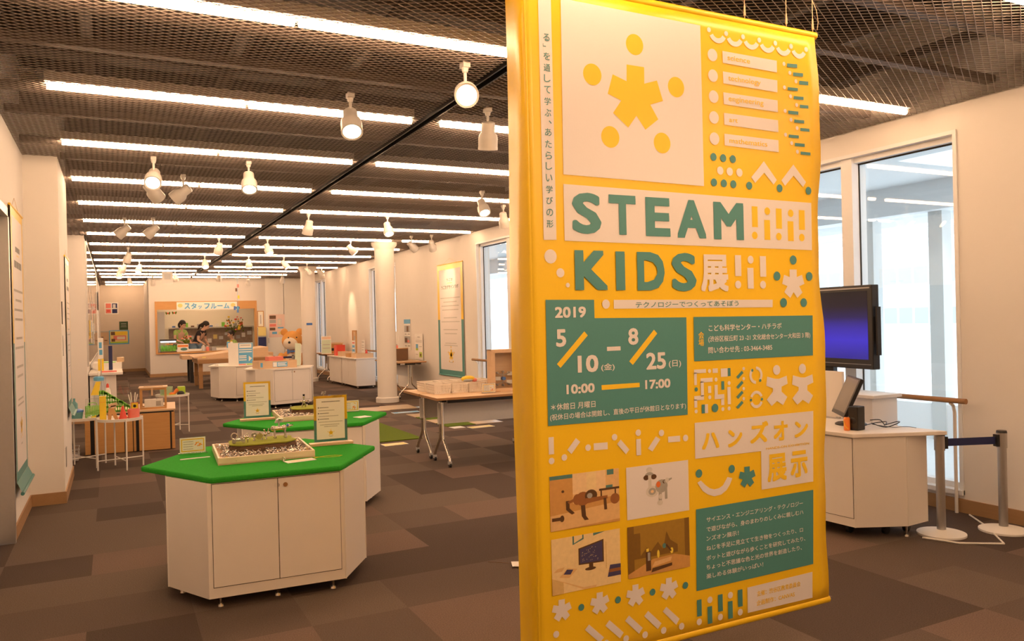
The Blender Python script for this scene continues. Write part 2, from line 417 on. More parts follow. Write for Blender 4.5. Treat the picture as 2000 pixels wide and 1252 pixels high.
# runners above the mesh and the long dark track slot down the room
ROWS = [-1.1, 0.6, 2.27, 3.93, 5.54, 7.17, 8.86, 10.51, 12.2, 13.82, 15.5, 17.33, 19.08, 20.9, 22.45, 23.95, 25.25, 28.1, 29.65]
b = MB()
for i, y in enumerate(ROWS):
    nxt = ROWS[i+1] if i+1 < len(ROWS) else 30.25
    g = nxt - y
    for fr in (0.30, 0.68):
        yy = y + g*fr
        b.box(-0.84, yy-0.035, H+0.078, 5.54, yy+0.035, H+0.086); b.box(-0.84, yy-0.035, H+0.086, 5.54, yy-0.03, H+0.126); b.box(-0.84, yy+0.03, H+0.086, 5.54, yy+0.035, H+0.126)
struct(b.build('ceiling_runner', M['runner']))
b = MB()
for x in (-0.1, 0.75, 1.5, 2.9, 3.6, 4.3, 5.0):
    b.box(x-0.03, -4, H+0.24, x+0.03, 30.2, H+0.30)
for i, y in enumerate(ROWS): b.box(-0.84, y+0.55, H+0.38, 5.54, y+0.75, H+0.58)
struct(b.build('ceiling_beam', M['beam']))
b = MB().box(2.097, -4, H-0.004, 2.106, 26.1, H+0.05).box(2.154, -4, H-0.004, 2.163, 26.1, H+0.05).box(2.106, -4, H+0.04, 2.154, 26.1, H+0.05)
struct(b.build('trim_1', M['black']))
# dark rim where the mesh meets the left wall
struct(MB().box(XL, 14.3, H-0.035, XL+0.02, 30.3, H+0.02).build('trim_2', M['shadowgap']))

# strip lights: one fixture per run, every tube a part
SEGS = {}
for i, y in enumerate(ROWS):
    left = (-0.34, 2.02); right = [(2.23, 4.60), (4.66, 5.38)]
    if y < 5: right = [(2.23, 5.36)]
    elif y < 12: right = [(2.23, 5.42)]
    elif y < 13: right = [(2.23, 5.44)]
    elif y < 15: right = [(2.23, 4.58), (4.77, 5.36)]
    elif y < 16: right = [(2.23, 5.30)]
    elif y < 18.5: right = [(2.25, 5.25)]
    elif y < 20: right = [(2.25, 5.40)]
    elif y < 21.5: right = [(2.28, 4.58), (4.82, 5.40)]
    elif y < 23: right = [(2.30, 4.66), (5.10, 5.42)]
    elif y < 25: right = [(2.14, 4.66)]; left = (-0.30, 2.10)
    elif y < 26.1: right = [(2.14, 4.12)]; left = (-0.28, 2.10)
    else: right = []; left = (-0.20, 0.96)
    SEGS[y] = [left] + right
ORD = ['first', 'second', 'third', 'fourth', 'fifth', 'sixth', 'seventh', 'eighth', 'ninth', 'tenth', 'eleventh', 'twelfth', 'thirteenth', 'fourteenth', 'fifteenth', 'sixteenth', 'seventeenth']
n = 0
for y in ROWS:
    vis = y > 3; 
    for k, (x0, x1) in enumerate(SEGS[y]):
        if y > 3:
            o_ = ORD[min(ROWS.index(y)-3, 16)]
            if y > 27: lab = 'long white strip light over the far corridor, %s row' % ('nearer' if y < 29 else 'farther')
            elif k == 0: lab = 'white strip light left of the dark ceiling track, %s row from the yellow banner' % o_
            elif k == 1: lab = 'white strip light right of the dark ceiling track, %s row from the yellow banner' % o_
            else: lab = 'short white strip light against the window wall, in the %s row from the yellow banner' % o_
            grp = 'ceiling strip lights'
        else:
            lab = 'white strip light above and behind the camera near the rear wall'; grp = 'strip lights behind the camera'
        t = thing('strip_light', lab, 'ceiling light', ((x0+x1)/2, y, H), 0, grp)
        hw = (x1-x0)/2
        MB().box(-hw, -0.04, 0.01, hw, 0.04, 0.07).build('housing', M['enamel'], t)
        nt_ = max(1, round((x1-x0)/1.2)); L_ = (x1-x0)/nt_
        for j in range(nt_):
            a = -hw + j*L_ + 0.012; c = -hw + (j+1)*L_ - 0.012
            pr = MB().cyl((a, 0, -0.012), (c, 0, -0.012), 0.021, n=10)
            pr.build('tube', M['tube'], t, True)

# two round columns
for (cx, cy, lab) in ((4.58, 14.29, 'nearer round white column standing beside the folding table by the window wall'), (4.565, 20.76, 'farther round white column with a small blue sign plate')):
    t = thing('column', lab, 'column', (cx, cy, 0), 0, 'round columns')
    MB().lathe((0,0,0), [(0.182, 0.10), (0.182, 2.80), (0.186, 2.86)], 40).build('shaft', M['wall'], t, True)
    MB().lathe((0,0,0), [(0.215, 0), (0.215, 0.085), (0.20, 0.10), (0.182, 0.10)], 40).build('base_ring', M['wall'], t, True)
    MB().lathe((0,0,0), [(0.186, 2.86), (0.20, 2.90), (0.235, 2.94), (0.24, 2.995)], 40).build('capital', M['wall'], t, True)
    if cy > 20:
        MB().box(-0.10, -0.19, 1.47, 0.05, -0.183, 1.53).build('sign_plate', M['blue'], t)['label'] = 'small blue sign plate on column'

# ------------------------------------------------------------------ spotlights
def spot(x, y, d, lit, label, power=26, stem=0.13, sc=1.0, cone=46):
    t = thing('track_spotlight', label, 'spotlight', (x, y, H-0.005), 0, 'track spotlights')
    MB().box(-0.022, -0.03, -0.02, 0.022, 0.03, 0.012).cyl((0,0,-0.02), (0,0,-0.045), 0.022, 0.016, 14).build('track_adapter', M['lamp'], t, True)
    d = Vector(d).normalized()
    pv = Vector((0, 0, -stem))
    MB().cyl((0,0,-0.04), pv, 0.0095, n=10).build('stem', M['lamp'], t, True)
    q = (-d).to_track_quat('Z', 'Y').to_matrix()      # local +Z points backwards out of the lamp
    c = pv + d*0.03 + Vector((0,0,-0.03))
    prof = [(0.069*sc, -0.085*sc), (0.070*sc, -0.02*sc), (0.066*sc, 0.005*sc), (0.048*sc, 0.03*sc), (0.047*sc, 0.095*sc), (0.036*sc, 0.104*sc), (0, 0.104*sc)]
    hd = MB().lathe(c, prof[::1], 26, rot=q)
    hd.build('lamp_head', M['lamp'], t, True)
    MB().lathe(c, [(0.071*sc, -0.092*sc), (0.071*sc, -0.078*sc), (0.0705*sc, -0.075*sc)], 26, rot=q, caps=False).lathe(c, [(0.0585*sc, -0.088*sc), (0.071*sc, -0.092*sc)], 26, rot=q, caps=False).build('bezel', M['lamp'], t, True)
    MB().lathe(c, [(0.060*sc, -0.086*sc), (0.030*sc, -0.090*sc), (0, -0.091*sc)], 26, rot=q).build('lens', M['lens'] if lit else M['lens_off'], t, True)
    if lit and power:
        ld = bpy.data.lights.new('spot_beam', 'SPOT'); ld.energy = power; ld.color = SPOT_COLOR; ld.spot_size = R(cone); ld.spot_blend = 0.7; ld.shadow_soft_size = 0.05
        lo = bpy.data.objects.new('spot_beam', ld); COL.objects.link(lo); lo.parent = t
        lo.location = c + d*0.11*sc; lo.rotation_mode = 'QUATERNION'; lo.rotation_quaternion = (-d).to_track_quat('Z', 'Y')
    return t
SP = [
 (1.87, 4.22, (-.32,-.85,-.42), 1, 'large lit spotlight nearest the yellow banner, its glowing lens facing out'),
 (1.42, 5.07, (-.10,-.55,-.80), 1, 'lit spotlight hanging left of the nearest spotlight, tilted downward'),
 (2.41, 5.06, (.10,.30,-.95), 1, 'spotlight right of the dark track pointing almost straight down'),
 (0.35, 7.60, (-.12,-.75,-.62), 1, 'bright lit spotlight at far left above the second strip light row'),
 (1.14, 7.51, (-.05,-.50,-.82), 1, 'lit spotlight alone midway between the track and the left end of ceiling'),
 (0.36, 8.36, (.55,.60,-.58), 0, 'unlit spotlight just below and behind the bright far left one'),
 (0.65, 8.39, (-.72,.30,-.60), 0, 'unlit spotlight tilted to the left beside the bright far left one'),
 (3.87, 8.33, (0,-.55,-.83), 1, 'lit spotlight closest to the left edge of the yellow banner'),
 (4.61, 9.27, (.30,.35,-.88), 0, 'unlit spotlight beside the banner edge under the window wall corner'),
 (0.17, 11.87, (-.70,.25,-.62), 0, 'left one of a pair of unlit spotlights turned to the left wall'),
 (0.52, 11.77, (-.68,.25,-.64), 0, 'right one of a pair of unlit spotlights turned to the left wall'),
 (2.40, 10.77, (-.12,.35,-.92), 0, 'unlit spotlight just right of the track pointing down and away'),
 (3.48, 10.67, (.02,-.50,-.86), 1, 'lit spotlight above the nearer column, lens tilted forward'),
 (0.28, 16.19, (-.25,.35,-.90), 0, 'unlit spotlight near the glossy whiteboard wall, turned down'),
 (1.63, 14.09, (-.15,.45,-.88), 0, 'unlit spotlight just left of the track in mid room'),
 (2.42, 14.07, (.22,-.45,-.86), 1, 'small lit spotlight just right of the track in mid room'),
 (3.84, 13.91, (.62,-.25,-.74), 1, 'lit spotlight turned right toward the wall above the nearer column'),
 (4.70, 13.10, (.75,.30,-.60), 1, 'spotlight right of the nearer column aimed at the hanging wall banner'),
 (4.98, 12.85, (.40,.60,-.70), 0, 'boxy unlit spotlight touching distance right of the nearer column'),
 (1.75, 17.64, (.05,-.60,-.80), 1, 'lit spotlight left of the track end, over the white counters'),
 (2.61, 17.48, (0,-.15,-.98), 1, 'lit spotlight pointing straight down over the white counters'),
 (3.37, 17.62, (.55,-.30,-.78), 1, 'lit spotlight turned right toward the far window wall'),
 (0.24, 19.29, (-.40,.30,-.85), 0, 'unlit spotlight far left, left of a small lit one'),
 (0.55, 19.24, (-.25,-.45,-.85), 1, 'small lit spotlight far left, third from the corridor'),
 (0.16, 21.24, (-.02,-.35,-.93), 1, 'small lit spotlight closest to the whiteboard, near the clock'),
 (0.44, 24.50, (.10,-.30,-.95), 1, 'small lit spotlight at the corridor entrance'),
 (1.05, 24.95, (.05,.50,-.86), 0, 'tiny unlit spotlight over the left corner of the staff room wall'),
 (1.50, 22.64, (.20,.40,-.90), 0, 'tiny spotlight behind the small picture hung from the ceiling'),
 (2.58, 22.52, (0,.50,-.86), 0, 'tiny unlit spotlight over the middle of the staff room window'),
 (3.72, 25.15, (0,.40,-.90), 0, 'tiny spotlight over the right end of the staff room window'),
 (4.30, 19.60, (.60,.30,-.74), 0, 'small spotlight left of the farther column top, turned right'),
 (4.75, 20.25, (.62,-.10,-.78), 1, 'small lit spotlight shining on the farther column top'),
 (5.00, 21.02, (.20,.30,-.93), 0, 'small unlit spotlight right of the farther column'),
 (4.45, 23.55, (0,.40,-.90), 0, 'tiny spotlight left of the farther column near the partition'),
]
for (x0, x1, y) in ((1.4, 3.9, 27.3), (1.4, 3.9, 28.7)):  # added strips hidden behind the front wall, brighten the dark staff room
    t = thing('strip_light', 'added unseen strip light on the ceiling inside the staff room, %s' % ('nearer its window' if y < 28 else 'nearer its back wall'), 'ceiling light', ((x0+x1)/2, y, H-.1), 0)
    MB().box(-1.25, -.05, 0, 1.25, .05, .06).build('housing', M['enamel'], t); MB().cyl((-1.22, 0, -.02), (1.22, 0, -.02), .021, n=10).build('tube', M['tube'], t, True)
for x, y, d, lit, lab in SP: spot(x, y, d, lit, lab, power=(62 if y < 6 else 55))
# one spotlight over the camera throws its pool on the big banner
spot(1.55, 0.30, (.10, .85, -.42), 1, 'lit spotlight above the camera shining on the upper yellow banner', power=40, cone=62)
spot(2.45, 0.10, (-.10, .80, -.62), 1, 'added unseen spotlight above the camera brightening the lower yellow banner', power=75, cone=62)  # added out of view, lifts the lower half of the banner

# ================================================================== OUTSIDE THE WINDOWS
M['facade'] = mat('white_facade', (0.84, 0.85, 0.86), 0.8, var=0.02, scale=1)
M['soffit'] = mat('terrace_soffit', (0.74, 0.75, 0.76), 0.8, var=0.02, scale=30)
M['terrace'] = mat('terrace_paving', (0.80, 0.80, 0.80), 0.8, var=0.04, scale=6)
M['bluepane'] = mat('pale_blue_pane', (0.41, 0.47, 0.51), 0.3, var=0.05)
M['extcol'] = mat('terrace_column_paint', (0.60, 0.61, 0.60), 0.6, var=0.02)
struct(MB().box(5.79, -6, -0.2, 8.5, 34, 0.0).build('floor_terrace', M['terrace']))
struct(MB().box(8.42, -6, -0.2, 8.55, 34, 0.41).build('wall_parapet', M['facade']))
s_ = MB().box(5.79, -6, 2.95, 6.85, 34, 3.1).box(6.85, -6, 2.95, 8.35, 2.6, 3.1).box(6.85, 5.13, 2.95, 8.35, 34, 3.1).box(8.25, -6, 2.62, 8.55, 34, 3.1)
struct(s_.build('ceiling_terrace', M['soffit']))
s_ = MB().box(8.55, -6, 3.05, 18.5, 36, 3.15)
for k in range(30): s_.box(8.6 + k*0.33, -6, 3.03, 8.62 + k*0.33, 36, 3.05)
for k in (3.2, 5.6): s_.box(8.6+k, -6, 2.9, 8.9+k, 36, 3.05)
struct(s_.build('ceiling_overhang', M['soffit']))
for i, y in enumerate((2.6, 5.83, 6.74, 9.9, 13.1, 16.3, 19.5, 22.7, 25.9, 29.1)):
    tag(MB().box(8.40, y-0.085, 0.0, 8.56, y+0.085, 2.63).build('terrace_column', M['extcol']), 'slim pale grey square terrace column outside the windows', 'column', 'terrace columns outside the windows')
t = thing('building', 'white office building with rows of pale blue windows across the terrace', 'building', (35, 26, 0))
w_ = MB().box(0, -24, -9, 8, 40, 14)
for z in (0.70, 2.66, 4.6, 6.6): w_.box(-0.12, -24, z-0.12, 0, 40, z-0.02)
w_.build('facade', M['facade'], t)
for zi, (z0, z1) in enumerate(((0.78, 1.66), (2.74, 3.64))):
    for k in range(18):
        y = -9.0 + k*0.85
        wn_ = MB().box(-0.04, y, z0, -0.001, y+0.82, z1).build('window', M['facade'], t)
        MB().box(-0.05, y+0.05, z0+0.05, -0.041, y+0.77, z1-0.05).build('pane', M['bluepane'], wn_)
t = thing('low_roof', 'low white roof with vents seen through the near window', 'roof', (20, 14, -3))
MB().box(0, -14, -4, 9, 26, 1.2).box(-0.1, -14, 1.2, 0.2, 26, 1.6).build('slab', M['facade'], t)
MB().box(3, 2, 1.2, 6, 7, 2.3).box(2.2, -2, 1.2, 4.0, 1, 1.9).build('plant_housing', M['facade'], t)
for y in (-1.5, 0.8, 4.6): MB().cyl((0.8, y, 1.2), (0.8, y, 1.62), 0.14).build('vent', M['lgrey'], t, True)

# handrails in front of the windows
def handrail(y0, y1, label):
    t = thing('handrail', label, 'handrail', (5.46, y0, 0), 0, 'window handrails')
    L_ = y1-y0
    MB().cyl((0, 0, 0.83), (0, L_, 0.83), 0.020, n=16).build('rail', M['brownwood'], t, True)
    k = max(2, round(L_/1.2)+1)
    for j in range(k):
        y = 0.12 + (L_-0.24)*j/(k-1)
        MB().tube([(0.0, y, 0.81), (0.03, y, 0.79), (0.045, y, 0.74), (0.045, y, 0.0)], 0.012, 10).build('post', M['enamel'], t, True)
handrail(3.58, 5.85, 'wooden handrail on white posts in front of the near window, behind the right cabinet')
handrail(9.95, 12.30, 'wooden handrail on white posts in front of the window behind the glazed wooden box')
handrail(16.45, 18.65, 'wooden handrail in front of the window behind the nearer column')

# ================================================================== BIG YELLOW BANNER
BX, BY, BZ = 2.06, 2.5, 0.22
ban = thing('hanging_banner', 'huge yellow hanging banner lettered STEAM KIDS in front of the room', 'banner', (BX, BY, BZ))
X0, X1, ZT = -0.715, 0.755, 2.51
cr = [(X0-0.002, 0.15), (X0-0.001, 0.06), (X0+0.001, 0.010), (X0+0.008, 0.001)]
prof = cr + [(X0+0.03+(X1-X0-0.03)*i/24.0, 0.0) for i in range(25)]
nz = 40; vs = []; fs = []
for k in range(nz+1):
    z = ZT*k/nz
    for i, (x, y) in enumerate(prof):
        edge = max(0, (x-X1+0.12)/0.12)
        vs.append((x + (0.006*math.sin(z*7.0)+0.004*math.sin(z*17)) * (1 if i == len(prof)-1 else 0) + (0.005*math.sin(z*3.1+1) if i < 2 else 0), y + 0.010*edge**2*math.sin(z*5), z))
w_ = len(prof)
for k in range(nz):
    for i in range(w_-1): fs.append((k*w_+i, k*w_+i+1, (k+1)*w_+i+1, (k+1)*w_+i))
cl = MB().add(vs, fs).build('cloth', M['yellow'], ban, True)
md = cl.modifiers.new('thickness', 'SOLIDIFY'); md.thickness = 0.0012; md.offset = -1
for nm, z in (('top_pole', ZT), ('bottom_pole', 0.0)):
    MB().cyl((X0+0.01, 0.012, z), (X1+0.006, 0.012, z), 0.017, n=16).build(nm, M['yellow'], ban, True)
    MB().cyl((X1+0.006, 0.012, z), (X1+0.013, 0.012, z), 0.012, n=12).build('pole_end', M['oak'], ban, True)
for x in (X0+0.12, -0.35, 0.35, X1-0.165, X1-0.005):
    MB().cyl((x, 0.012, ZT+0.015), (x, 0.012, 3.0-BZ), 0.0016, n=6).cyl((x, 0.012, ZT+0.03), (x, 0.012, ZT+0.075), 0.005, 0.003, 8).build('suspension_cord', M['oak'], ban)
MB().tube([(X1-0.005, 0.012, ZT+0.16), (X1+0.02, 0.012, ZT+0.12), (X1+0.03, 0.012, ZT+0.07), (X1+0.022, 0.012, ZT+0.03)], 0.0014, 6).build('cord_tail', M['oak'], ban)
